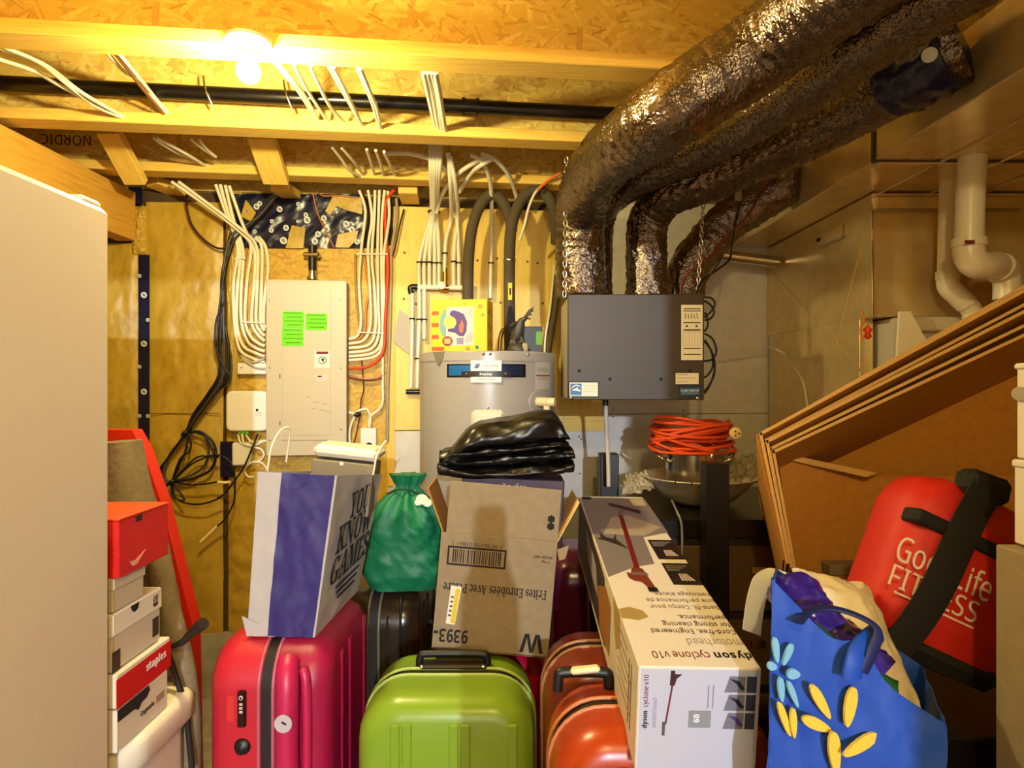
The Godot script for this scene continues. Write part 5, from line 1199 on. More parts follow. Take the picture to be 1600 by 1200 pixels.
# ---------------------------------------------------------------- furnace side
func furnace() -> void:
	var tin: Material = mats.tin
	var o := thing("trunk_duct", "long sheet-metal trunk duct under the joists on the right", "duct", Vector3(1.45, EYE + 0.672, -1.7))
	var secs := [[-3.14, -1.93], [-1.925, -0.7], [-0.695, 0.5]]
	for q in secs:
		var mid: float = (q[0] + q[1]) * 0.5
		part("duct_section", box(MB.new(), Vector3(0, 0.09, mid + 1.7), Vector3(0.72, 0.18, q[1] - q[0]), 0.003), tin, o)
	part("seam_strip", box(MB.new(), Vector3(0, 0.09, -1.927 + 1.7), Vector3(0.73, 0.19, 0.018), 0.002), mat(Color(0.40, 0.37, 0.33), 0.4, 1.0), o)
	for x in [-0.16, 0.02, 0.2]:
		part("seam_rib", box(MB.new(), Vector3(x, -0.003, 0.2), Vector3(0.01, 0.008, 2.4), 0.003), tin, o)
	part("drive_cleat", box(MB.new(), Vector3(-0.22, -0.004, -0.24), Vector3(0.26, 0.01, 0.03), 0.003), tin, o)
	# plenum
	o = thing("furnace_plenum", "large sheet-metal plenum box standing on the furnace", "plenum", Vector3(1.53, 0.0, -2.7))
	var y0 := EYE + 0.235
	var y1 := EYE + 0.668
	part("body", box(MB.new(), Vector3(0, (y0 + y1) * 0.5, 0.0), Vector3(0.54, y1 - y0, 0.93), 0.003), tin, o)
	part("corner_edge", box(MB.new(), Vector3(-0.272, (y0 + y1) * 0.5 - 0.01, 0.467), Vector3(0.008, y1 - y0 - 0.02, 0.008), 0.002), mat(Color(0.9, 0.88, 0.84), 0.15, 1.0), o)
	part("collar", box(MB.new(), Vector3(-0.02, y1 - 0.04, 0.475), Vector3(0.5, 0.05, 0.02), 0.006), tin, o)
	part("collar_lip", box(MB.new(), Vector3(-0.02, y1 - 0.066, 0.484), Vector3(0.5, 0.006, 0.012), 0.002), mats.steel, o)
	part("return_drop", box(MB.new(), Vector3(-0.245, y0 * 0.5, -0.03), Vector3(0.05, y0, 0.82), 0.002), tin, o)
	var inv := o.position
	part("cross_break", prism(MB.new(), [Vector2(-0.44, 0.02), Vector2(0.40, -0.5), Vector2(0.40, -0.492), Vector2(-0.44, 0.028)], 0.003, Transform3D(Basis(Vector3.UP, -PI / 2), Vector3(-0.273, y1 - 0.13, 0))), tin, o)
	part("cross_break", prism(MB.new(), [Vector2(0.43, 0.02), Vector2(0.10, -0.62), Vector2(0.104, -0.625), Vector2(0.436, 0.016)], 0.003, Transform3D(Basis(Vector3.UP, -PI / 2), Vector3(-0.273, y1 - 0.1, 0))), tin, o)
	part("access_hole", prism(MB.new(), disc(0.018, 16, 0.5), 0.002, Transform3D(Basis(Vector3.UP, -PI / 2), Vector3(-0.271, y1 - 0.075, 0.07))), mats.ink, o)
	part("bracket", box(MB.new(), Vector3(-0.274, y1 - 0.085, 0.2), Vector3(0.006, 0.05, 0.14), 0.002), tin, o)
	part("bracket", box(MB.new(), Vector3(-0.278, y1 - 0.11, 0.19), Vector3(0.012, 0.008, 0.18), 0.002), mats.steel, o)
	# furnace below
	o = thing("furnace_cabinet", "pale grey furnace cabinet below the sheet-metal plenum", "furnace", Vector3(1.56, 0.0, -2.56))
	part("cabinet", box(MB.new(), Vector3(0, (y0 - 0.004) * 0.5, 0.0), Vector3(0.46, y0 - 0.004, 0.70), 0.004), mat(Color(0.72, 0.70, 0.66), 0.4), o)
	part("top_ledge", box(MB.new(), Vector3(-0.0, y0 - 0.03, 0.36), Vector3(0.46, 0.05, 0.03), 0.006), mat(Color(0.80, 0.77, 0.70), 0.4), o)
	var ws := thing("white_scrap", "white folded card leaning on the furnace top edge", "card", Vector3(1.36, EYE + 0.08, -2.16))
	part("card", prism(MB.new(), [Vector2(-0.06, 0.0), Vector2(-0.05, 0.165), Vector2(-0.015, 0.165), Vector2(0.06, 0.03), Vector2(0.06, 0.0)], 0.012), mat(Color(0.90, 0.87, 0.78), 0.6), ws)
	# plastic flue pipes
	var pvc := mat(Color(0.86, 0.83, 0.76), 0.35)
	o = thing("flue_pipe", "bright white plastic flue pipe with an elbow beside the plenum", "pipe", Vector3(1.3604, 2.0622, -1.9))
	var b := o.position
	var r := 0.038
	part("tube", tube(MB.new(), [Vector3(1.368, 2.1078, -1.9) - b, Vector3(1.3604, 1.99, -1.9) - b, Vector3(1.3566, 1.8285, -1.9) - b], r, 22, 4), pvc, o)
	part("elbow", tube(MB.new(), [Vector3(1.3566, 1.8532, -1.9) - b, Vector3(1.3566, 1.8152, -1.9) - b, Vector3(1.368, 1.7848, -1.9) - b, Vector3(1.4038, 1.7733, -1.91) - b, Vector3(1.4742, 1.7827, -1.95) - b], r + 0.004, 22, 5), pvc, o)
	part("hub", tube(MB.new(), [Vector3(1.3566, 1.8494, -1.9) - b, Vector3(1.3566, 1.8266, -1.9) - b], r + 0.008, 22, 1), pvc, o)
	part("tube", tube(MB.new(), [Vector3(1.455, 1.7808, -1.94) - b, Vector3(1.5206, 1.7685, -1.98) - b, Vector3(1.5325, 1.7328, -1.98) - b, Vector3(1.5325, 1.6814, -1.98) - b], r, 22, 5), pvc, o)
	part("hub", tube(MB.new(), [Vector3(1.4896, 1.7787, -1.96) - b, Vector3(1.5206, 1.7705, -1.98) - b], r + 0.007, 22, 1), pvc, o)
	printed(o, "red_print", rect2(-0.014, -0.005, 0.014, 0.005), Transform3D(Basis(), Vector3(1.3249, 1.8314, -1.853) - b), mat(Color(0.45, 0.12, 0.08)), 0.002)
	o = thing("flue_pipe", "dimmer white plastic flue pipe behind the bright one", "pipe", Vector3(1.4364, 2.134, -2.1))
	b = o.position
	part("tube", tube(MB.new(), [Vector3(1.4522, 2.1196, -2.12) - b, Vector3(1.448, 1.9712, -2.12) - b, Vector3(1.4437, 1.7762, -2.12) - b], 0.031, 22, 4), pvc, o)
	part("hub", tube(MB.new(), [Vector3(1.4437, 1.7931, -2.12) - b, Vector3(1.4437, 1.7677, -2.12) - b], 0.036, 22, 1), pvc, o)
	part("elbow", tube(MB.new(), [Vector3(1.4437, 1.7762, -2.12) - b, Vector3(1.448, 1.7422, -2.12) - b, Vector3(1.4776, 1.7126, -2.12) - b, Vector3(1.5052, 1.685, -2.12) - b], 0.034, 22, 5), pvc, o)
	part("tube", tube(MB.new(), [Vector3(1.4946, 1.6956, -2.12) - b, Vector3(1.5243, 1.6617, -2.12) - b, Vector3(1.5285, 1.6214, -2.12) - b], 0.031, 22, 5), pvc, o)
	# slanting sheet-metal transition on the far right
	o = thing("transition_duct", "slanting sheet-metal duct behind the flue pipes at the right edge", "duct", Vector3(1.95, EYE + 0.1, -2.3))
	part("body", prism(MB.new(), [Vector2(-0.14, 0.0), Vector2(0.3, 0.0), Vector2(0.3, 0.56), Vector2(0.12, 0.56), Vector2(-0.14, 0.32)], 0.5), tin, o)
	# thin cord tied across to the plenum
	cable([Vector3(0.8718, 1.5987, -2.75), Vector3(0.9975, 1.5938, -2.85), Vector3(1.2, 1.591, -3), Vector3(1.2533, 1.5831, -3.02)], 0.0028, mats.cable, "thin white cord strung along the back wall to the plenum")
	cable([Vector3(1.236, 1.582, -3), Vector3(1.2626, 1.5498, -2.95), Vector3(1.2626, 1.4912, -2.85), Vector3(1.254, 1.4145, -2.75), Vector3(1.2474, 1.312, -2.7)], 0.005, mats.cable, "white cord hanging down from the knot beside the plenum")
	cable([Vector3(1.242, 1.585, -3), Vector3(1.276, 1.5302, -2.9), Vector3(1.2936, 1.476, -2.8), Vector3(1.296, 1.4308, -2.7)], 0.004, mats.cable, "second white cord slanting right from the knot beside the plenum")

# ---------------------------------------------------------------- belongings on the left
func carton(o: Node3D, s: Vector3, m: Material, lid := 0.0, lid_m: Material = null) -> void:
	part("box_body", box(MB.new(), Vector3(0, (s.y - 0.001) * 0.5, 0), Vector3(s.x - 0.006, s.y - 0.002, s.z - 0.006), 0.002), m, o)
	if lid > 0.0:
		part("lid", box(MB.new(), Vector3(0, s.y - lid * 0.5, 0), Vector3(s.x, lid, s.z), 0.003), lid_m if lid_m else m, o)

func left_side() -> void:
	# tall white appliance cropped by the picture edge
	var o := thing("refrigerator", "tall off-white refrigerator side filling the left edge", "refrigerator", Vector3(-1.11, 0, -0.89))
	var off := relief(mat(Color(0.82, 0.76, 0.67), 0.42).duplicate(), 97, 0.06, 0.12)
	part("cabinet", box(MB.new(), Vector3(0, 0.885, 0), Vector3(0.68, 1.74, 0.68), 0.012), off, o)
	part("hinge_cover", box(MB.new(), Vector3(0.30, 1.759, -0.30), Vector3(0.06, 0.014, 0.06), 0.006), mat(Color(0.88, 0.85, 0.78), 0.35), o)
	part("plinth", box(MB.new(), Vector3(0, 0.008, 0), Vector3(0.62, 0.016, 0.62)), mats.black, o)
	# stack of boxes beside it, from the floor up
	var white := mat(Color(0.86, 0.82, 0.74), 0.6)
	o = thing("plastic_bin", "tall white plastic bin with rounded lid under the shoe boxes", "bin", Vector3(-0.915, 0, -1.41))
	var lidm := mat(Color(0.90, 0.87, 0.80), 0.4)
	var mb := MB.new()
	var rows := []
	for q in [[0.0, 0.0], [0.0, 0.64]]:
		var row := PackedVector3Array()
		for p in rrect(0.29, 0.26, 0.06):
			row.append(Vector3(p.x, q[1], -p.y))
		rows.append(row)
	mb.grid(rows, true)
	part("body", mb, white, o)
	mb = MB.new()
	rows = []
	for q in [[0.0, 0.64], [0.02, 0.642], [0.02, 0.685], [0.012, 0.697], [0.0, 0.7]]:
		var row := PackedVector3Array()
		for p in rrect(0.29 + q[0] * 2, 0.26 + q[0] * 2, 0.07):
			row.append(Vector3(p.x, q[1], -p.y))
		rows.append(row)
	mb.grid(rows, true)
	mb.cap(rows[-1], Vector3.UP)
	part("lid", mb, lidm, o)
	var ink := mat(Color(0.22, 0.15, 0.12), 0.8)
	var face := Basis(Vector3.UP, PI / 2)            # x runs away from the viewer, z faces right
	o = thing("shoe_box", "white carton with a dark hand hole under the red-banded box", "box", Vector3(-0.93, 0.701, -1.335))
	carton(o, Vector3(0.33, 0.085, 0.19), white)
	printed(o, "hand_hole", [Vector2(-0.09, 0.083), Vector2(0.015, 0.083), Vector2(0.02, 0.072), Vector2(0.01, 0.062), Vector2(-0.01, 0.06), Vector2(-0.02, 0.05), Vector2(-0.035, 0.058), Vector2(-0.09, 0.06)], Transform3D(face, Vector3(0.1625, 0, 0)), mats.ink)
	lettering(o, "Capezio", Transform3D(face, Vector3(0.1625, 0.035, -0.012)), 0.05, ink, true)
	printed(o, "print_line", rect2(0.045, 0.03, 0.075, 0.045), Transform3D(face, Vector3(0.1625, 0, 0)), mat(Color(0.62, 0.52, 0.42)))
	o = thing("shoe_box", "white carton with a bright red band reading staples", "box", Vector3(-0.93, 0.787, -1.34))
	carton(o, Vector3(0.33, 0.068, 0.20), white)
	printed(o, "red_band", rect2(-0.099, 0.0, 0.099, 0.058), Transform3D(face, Vector3(0.1625, 0, 0)), mat(Color(0.78, 0.06, 0.02), 0.5))
	lettering(o, "staples", Transform3D(face, Vector3(0.1635, 0.036, -0.04)), 0.075, mats.white, true)
	o = thing("shoe_box", "white shoe box with a hand emblem on its lid", "box", Vector3(-0.935, 0.856, -1.33))
	carton(o, Vector3(0.32, 0.115, 0.175), mat(Color(0.80, 0.75, 0.66), 0.6), 0.045, lidm)
	printed(o, "dark_label", rect2(0.055, 0.015, 0.078, 0.055), Transform3D(face, Vector3(0.157, 0, 0)), ink)
	printed(o, "dark_label", rect2(-0.085, 0.0, -0.06, 0.04), Transform3D(face, Vector3(0.157, 0, 0)), ink)
	printed(o, "hand_hole", [Vector2(-0.03, 0.112), Vector2(0.0, 0.112), Vector2(-0.005, 0.1), Vector2(-0.015, 0.096), Vector2(-0.024, 0.1)], Transform3D(face, Vector3(0.16, 0, 0)), mats.ink)
	var hand := Transform3D(face, Vector3(0.16, 0.095, -0.062))
	for k in 4:
		printed(o, "hand_print", [Vector2(-0.01 + k * 0.005, -0.004), Vector2(-0.0085 + k * 0.005, -0.004), Vector2(-0.006 + k * 0.005, 0.010), Vector2(-0.0075 + k * 0.005, 0.010)], hand, ink)
	printed(o, "hand_print", [Vector2(-0.011, -0.006), Vector2(0.009, -0.006), Vector2(0.006, -0.013), Vector2(-0.006, -0.014)], hand, ink)
	o = thing("shoe_box", "plain cream shoe box directly under the red patterned box", "box", Vector3(-0.935, 0.972, -1.30))
	carton(o, Vector3(0.32, 0.068, 0.11), mat(Color(0.78, 0.72, 0.62), 0.6), 0.025)
	o = thing("shoe_box", "red patterned shoe box with a pale swoosh, topmost of the stack", "box", Vector3(-0.925, 1.041, -1.335))
	var red := grained(noise_image(91, 0.05, [Color(0.55, 0.02, 0.01), Color(0.78, 0.07, 0.02), Color(0.82, 0.09, 0.03), Color(0.42, 0.03, 0.02)]), Vector3(5, 5, 5), 0.5)
	var red_top := grained(noise_image(92, 0.06, [Color(0.50, 0.16, 0.06), Color(0.85, 0.28, 0.10), Color(0.88, 0.34, 0.14)]), Vector3(4, 4, 14), 0.5)
	part("box_body", box(MB.new(), Vector3(0, 0.056, 0), Vector3(0.32, 0.112, 0.18), 0.002), red, o)
	part("lid", box(MB.new(), Vector3(0, 0.1145, 0), Vector3(0.322, 0.004, 0.182), 0.001), red_top, o)
	printed(o, "hand_hole", [Vector2(-0.035, 0.11), Vector2(-0.01, 0.11), Vector2(-0.015, 0.098), Vector2(-0.03, 0.098)], Transform3D(face, Vector3(0.16, 0, 0)), mats.ink)
	printed(o, "swoosh", [Vector2(-0.055, 0.024), Vector2(-0.045, 0.012), Vector2(-0.03, 0.012), Vector2(0.0, 0.034), Vector2(-0.035, 0.021), Vector2(-0.046, 0.022)], Transform3D(face, Vector3(0.16, 0, 0)), mat(Color(0.86, 0.60, 0.48), 0.5))
	# red leaning box with a grey garment over it
	o = thing("leaning_board", "tall red-orange board leaning on the insulation behind the boxes", "board", Vector3(-1.0283, -0.056, -1.82))
	var b := o.position
	var poly := []
	for p in [Vector3(-1.3468, 1.289, -1.82), Vector3(-1.0811, 1.289, -1.82), Vector3(-1.052, 1.238, -1.82), Vector3(-0.9974, 1.0833, -1.82), Vector3(-0.91, 0.7375, -1.82), Vector3(-0.8954, -0.0451, -1.82), Vector3(-1.3468, -0.0451, -1.82)]:
		poly.append(Vector2(p.x - b.x, p.y - b.y))
	part("board", prism(MB.new(), poly, 0.05), mat(Color(0.82, 0.12, 0.02), 0.5), o)
	var f := Transform3D(Basis(), -b)
	var q2 := []
	for p in [Vector3(-1.0811, 1.1142, -1.82), Vector3(-1.0629, 1.1361, -1.82), Vector3(-1.0429, 1.147, -1.82), Vector3(-1.0319, 1.1252, -1.82), Vector3(-1.052, 1.1106, -1.82), Vector3(-1.0611, 1.0924, -1.82)]:
		q2.append(Vector2(p.x, p.y))
	printed(o, "paper_label", q2, f.translated_local(Vector3(0, 0, -1.82)), mat(Color(0.86, 0.78, 0.66)))
	for w in [["LAND", Vector3(-1.0483, 1.096, -1.82)], ["RIDE", Vector3(-1.0301, 1.0906, -1.82)]]:
		lettering(o, w[0], Transform3D(Basis(Vector3.BACK, 0.75), w[1] - b), 0.032, mat(Color(0.92, 0.75, 0.62)), true)
	var grey := relief(grained(noise_image(95, 0.03, [Color(0.42, 0.37, 0.29), Color(0.52, 0.46, 0.37)]), Vector3(3, 3, 3), 0.8), 96, 0.03, 2.0)
	o = thing("grey_backpack", "grey-brown backpack slumped behind the shoe boxes", "backpack", Vector3(-0.9595, 0.0737, -1.66))
	b = o.position
	var shape := func(s: float, a: float, run: float) -> float: return lerpf(0.045, 0.10, sin(PI * clampf(s * 0.9 + 0.08, 0.0, 1.0))) * (1.0 + 0.12 * wob.get_noise_3d(cos(a) * 2.0, sin(a) * 2.0, run * 5.0))
	part("bag", tube(MB.new(), [Vector3(-1.0259, 1.2706, -1.66) - b, Vector3(-1.0192, 1.1793, -1.66) - b, Vector3(-0.996, 1.005, -1.66) - b, Vector3(-0.9711, 0.8224, -1.66) - b, Vector3(-0.9528, 0.507, -1.66) - b, Vector3(-0.9462, 0.0771, -1.66) - b], shape, 20, 6), grey, o)
	part("strap", tube(MB.new(), [Vector3(-0.8864, 1.0008, -1.6) - b, Vector3(-0.8627, 0.946, -1.58) - b, Vector3(-0.8447, 0.8783, -1.57) - b, Vector3(-0.8174, 0.796, -1.56) - b, Vector3(-0.7921, 0.707, -1.55) - b, Vector3(-0.7762, 0.5884, -1.54) - b, Vector3(-0.7762, 0.4344, -1.54) - b], 0.027, 12, 5), grey, o, "wide grey strap")
	part("buckle_strap", tube(MB.new(), [Vector3(-0.8178, 0.7938, -1.52) - b, Vector3(-0.7725, 0.8155, -1.5) - b, Vector3(-0.74, 0.8458, -1.48) - b, Vector3(-0.7037, 0.874, -1.46) - b], func(s, _a, _r): return lerpf(0.005, 0.014, s), 8, 4), mat(Color(0.10, 0.055, 0.03), 0.7), o, "dark brown loose strap end")
	part("dark_strap", tube(MB.new(), [Vector3(-0.807, 0.79, -1.5) - b, Vector3(-0.786, 0.73, -1.5) - b, Vector3(-0.765, 0.655, -1.5) - b, Vector3(-0.75, 0.52, -1.5) - b], 0.007, 8, 4), mat(Color(0.08, 0.05, 0.03), 0.7), o)

# ---------------------------------------------------------------- suitcases
func suitcase(label: String, at: Vector3, turn: float, w: float, h: float, t: float, c: Color, c2: Color, ribs: int, rough := 0.3) -> Node3D:
	var o := thing("suitcase", label, "suitcase", at, turn, "")
	var y0 := 0.045
	var hh := h - y0
	var mid := y0 + hh * 0.5
	var R := minf(0.075, t * 0.3)
	for side in [1.0, -1.0]:
		var rows := []
		for q in [[0.0, 0.012], [0.0, t * 0.5 - 0.06], [0.004, t * 0.5 - 0.038], [0.014, t * 0.5 - 0.018], [0.030, t * 0.5 - 0.005], [0.05, t * 0.5], [0.09, t * 0.5 + 0.002]]:
			var row := PackedVector3Array()
			for p in rrect(w - q[0] * 2, hh - q[0] * 2, maxf(0.02, R + 0.03 - q[0]), 8):
				row.append(Vector3(p.x, p.y + mid, q[1] * side))
			rows.append(row)
		var mb := MB.new()
		mb.grid(rows, true, side < 0)
		mb.cap(rows[-1], Vector3(0, 0, side))
		var sh := part("front_shell" if side > 0 else "back_shell", mb, mat(c if side > 0 else c2, rough), o)
		for k in ribs:
			var x := (k - (ribs - 1) * 0.5) * w * 0.8 / ribs + (0.02 if k % 2 == 0 else -0.02)
			var rb := box(MB.new(), Vector3(x, mid, (t * 0.5 + 0.002) * side), Vector3(w * 0.055, hh - 0.10, 0.008), 0.003)
			part("rib", rb, mat(c if side > 0 else c2, rough), sh)
	var zip := MB.new()
	var rows2 := []
	for z in [-0.014, 0.014]:
		var row := PackedVector3Array()
		for p in rrect(w - 0.004, hh - 0.004, R + 0.03, 8):
			row.append(Vector3(p.x, p.y + mid, z))
		rows2.append(row)
	zip.grid(rows2, true)
	var zp := part("zipper", zip, mat(Color(0.09, 0.06, 0.045), 0.7), o, "dark zipper band")
	for z in [-0.017, 0.017]:
		var ring := []
		for p in rrect(w + 0.002, hh + 0.002, R + 0.03, 8):
			ring.append(Vector3(p.x, p.y + mid, z))
		ring.append(ring[0])
		part("piping", tube(MB.new(), ring, 0.0045, 6, 1), mat(c.lerp(Color(0.9, 0.9, 0.75), 0.35), 0.4), zp)
	for x in [-0.5, 0.5]:
		for z in [-0.5, 0.5]:
			part("wheel", lathe(MB.new(), [Vector2(0.012, -0.012), Vector2(0.024, -0.01), Vector2(0.024, 0.01), Vector2(0.012, 0.012)], Vector3(x * (w - 0.12), 0.024, z * (t - 0.1)), 14, Basis(Vector3.BACK, PI / 2)), mats.black, o)
			part("wheel_fork", box(MB.new(), Vector3(x * (w - 0.12), 0.045, z * (t - 0.1)), Vector3(0.04, 0.03, 0.05), 0.006), mats.black, o)
	return o

func grip(o: Node3D, a: Vector3, b: Vector3, out: Vector3, r: float, m: Material, called := "handle") -> void:
	var d := (b - a)
	part(called, tube(MB.new(), [a - out * 0.15, a + out * 0.7 + d * 0.02, a + out + d * 0.12, b + out - d * 0.12, b + out * 0.7 - d * 0.02, b - out * 0.15], r, 10, 6), m, o)

func suitcases() -> void:
	var pink := Color(0.62, 0.03, 0.10)
	var o := suitcase("raspberry pink hard suitcase standing side-on under the paper bag", Vector3(-0.577, 0, -1.72), PI / 2, 0.44, 0.80, 0.29, Color(0.60, 0.05, 0.24), Color(0.72, 0.12, 0.19), 3, 0.4)
	var pm := mat(Color(0.70, 0.09, 0.30), 0.4)
	# side handle, lock and seal on the narrow side that faces the viewer (local -x)
	part("side_handle", tube(MB.new(), [Vector3(-0.21, 0.40, 0.05), Vector3(-0.235, 0.42, 0.055), Vector3(-0.248, 0.48, 0.06), Vector3(-0.252, 0.60, 0.06), Vector3(-0.248, 0.71, 0.06), Vector3(-0.235, 0.75, 0.055), Vector3(-0.21, 0.765, 0.05)], 0.026, 14, 5), pm, o, "broad pink carry handle")
	part("handle_rim", tube(MB.new(), [Vector3(-0.222, 0.40, 0.095), Vector3(-0.226, 0.60, 0.098), Vector3(-0.224, 0.72, 0.095), Vector3(-0.215, 0.75, 0.085)], 0.012, 10, 5), pm, o)
	var seal := part("round_seal", lathe(MB.new(), [Vector2(0.0005, 0.003), Vector2(0.020, 0.003), Vector2(0.020, 0.003), Vector2(0.020, 0.0)], Vector3(-0.278, 0.655, 0.062), 24, Basis(Vector3.BACK, PI / 2)), mat(Color(0.72, 0.68, 0.70), 0.4), o, "round pale seal")
	part("seal_print", box(MB.new(), Vector3(-0.2815, 0.657, 0.064), Vector3(0.001, 0.004, 0.012), 0, Basis(Vector3.RIGHT, 0.5)), mats.ink, seal)
	var lk := part("combination_lock", box(MB.new(), Vector3(-0.222, 0.66, -0.055), Vector3(0.012, 0.085, 0.02), 0.003), mat(Color(0.13, 0.03, 0.04), 0.3), o, "dark combination lock")
	for k in 3:
		part("dial", box(MB.new(), Vector3(-0.2285, 0.655 + k * 0.009, -0.055), Vector3(0.003, 0.006, 0.008), 0.001), mat(Color(0.75, 0.66, 0.64), 0.4), lk)
	part("key_ring", lathe(MB.new(), [Vector2(0.003, 0.002), Vector2(0.005, 0.002), Vector2(0.005, 0.0)], Vector3(-0.228, 0.688, -0.055), 12, Basis(Vector3.BACK, PI / 2)), mat(Color(0.80, 0.74, 0.72), 0.4), lk)
	part("clear_sticker", box(MB.new(), Vector3(-0.2205, 0.66, -0.082), Vector3(0.001, 0.06, 0.016)), mat(Color(0.78, 0.20, 0.18), 0.3), o)
	part("latch_pull", lathe(MB.new(), [Vector2(0.0005, 0.012), Vector2(0.016, 0.008), Vector2(0.02, 0.0)], Vector3(-0.22, 0.57, -0.055), 12, Basis(Vector3.BACK, PI / 2)), mats.black, o)
	o = suitcase("dark grey-brown hard suitcase standing side-on under the green bag", Vector3(-0.43, 0, -2.2), PI / 2, 0.44, 0.76, 0.285, Color(0.16, 0.12, 0.08), Color(0.18, 0.14, 0.11), 3, 0.22)
	for z in [-0.025, 0.045]:
		part("shell_ridge", box(MB.new(), Vector3(-0.219, 0.4, z), Vector3(0.012, 0.6, 0.008), 0.003), mat(Color(0.20, 0.16, 0.12), 0.2), o)
	part("recessed_latch", box(MB.new(), Vector3(-0.222, 0.56, -0.085), Vector3(0.012, 0.06, 0.022), 0.006), mat(Color(0.08, 0.06, 0.05), 0.2), o)
	part("shell_band", tube(MB.new(), [Vector3(-0.221, 0.08, 0.085), Vector3(-0.222, 0.68, 0.085), Vector3(-0.18, 0.76, 0.085), Vector3(0.0, 0.762, 0.085)], 0.004, 6, 5), mats.black, o)
	var lime := Color(0.48, 0.60, 0.15)
	o = suitcase("lime green ribbed hard suitcase under the brown W carton", Vector3(-0.152, 0, -1.6), 0.0, 0.415, 0.70, 0.30, lime, Color(0.47, 0.59, 0.13), 5, 0.3)
	part("top_plate", box(MB.new(), Vector3(0.005, 0.703, -0.035), Vector3(0.17, 0.012, 0.045), 0.004), mat(Color(0.16, 0.10, 0.05), 0.5), o)
	grip(o, Vector3(-0.085, 0.705, -0.035), Vector3(0.09, 0.705, -0.035), Vector3(0, 0.026, 0.0), 0.0095, mats.black)
	for x in [-0.075, 0.08]:
		part("rivet", lathe(MB.new(), [Vector2(0.0005, 0.005), Vector2(0.006, 0.003), Vector2(0.007, 0.0)], Vector3(x, 0.708, -0.012), 10), mats.steel, o)
	part("zip_pull", tube(MB.new(), [Vector3(-0.21, 0.60, 0.02), Vector3(-0.216, 0.56, 0.03), Vector3(-0.218, 0.52, 0.034)], 0.005, 6, 3), mats.steel, o, "metal zip pull")
	o = suitcase("hot pink suitcase glimpsed behind the lime green one", Vector3(-0.07, 0, -1.95), 0.0, 0.32, 0.66, 0.24, Color(0.72, 0.01, 0.16), Color(0.72, 0.01, 0.16), 0)
	o = suitcase("bright orange hard suitcase in front, under the long vacuum box", Vector3(0.283, 0, -1.245), 0.0, 0.42, 0.80, 0.25, Color(0.64, 0.21, 0.03), Color(0.62, 0.20, 0.04), 3)
	grip(o, Vector3(-0.19, 0.80, -0.06), Vector3(-0.085, 0.80, -0.06), Vector3(0, 0.032, 0), 0.011, mats.black)
	part("white_tag", box(MB.new(), Vector3(-0.135, 0.842, -0.05), Vector3(0.06, 0.012, 0.022), 0.005, Basis(Vector3.BACK, 0.1)), mat(Color(0.90, 0.84, 0.66), 0.5), o, "cream handle tag")
	o = suitcase("dark copper hard suitcase behind the bright orange one", Vector3(0.283, 0, -1.525), 0.0, 0.42, 0.80, 0.25, Color(0.44, 0.16, 0.05), Color(0.34, 0.11, 0.06), 3)
	o = suitcase("plum purple hard suitcase between the W carton and the vacuum box", Vector3(0.265, 0, -2.25), PI / 2, 0.34, 0.857, 0.262, Color(0.30, 0.08, 0.18), Color(0.30, 0.08, 0.18), 3, 0.22)

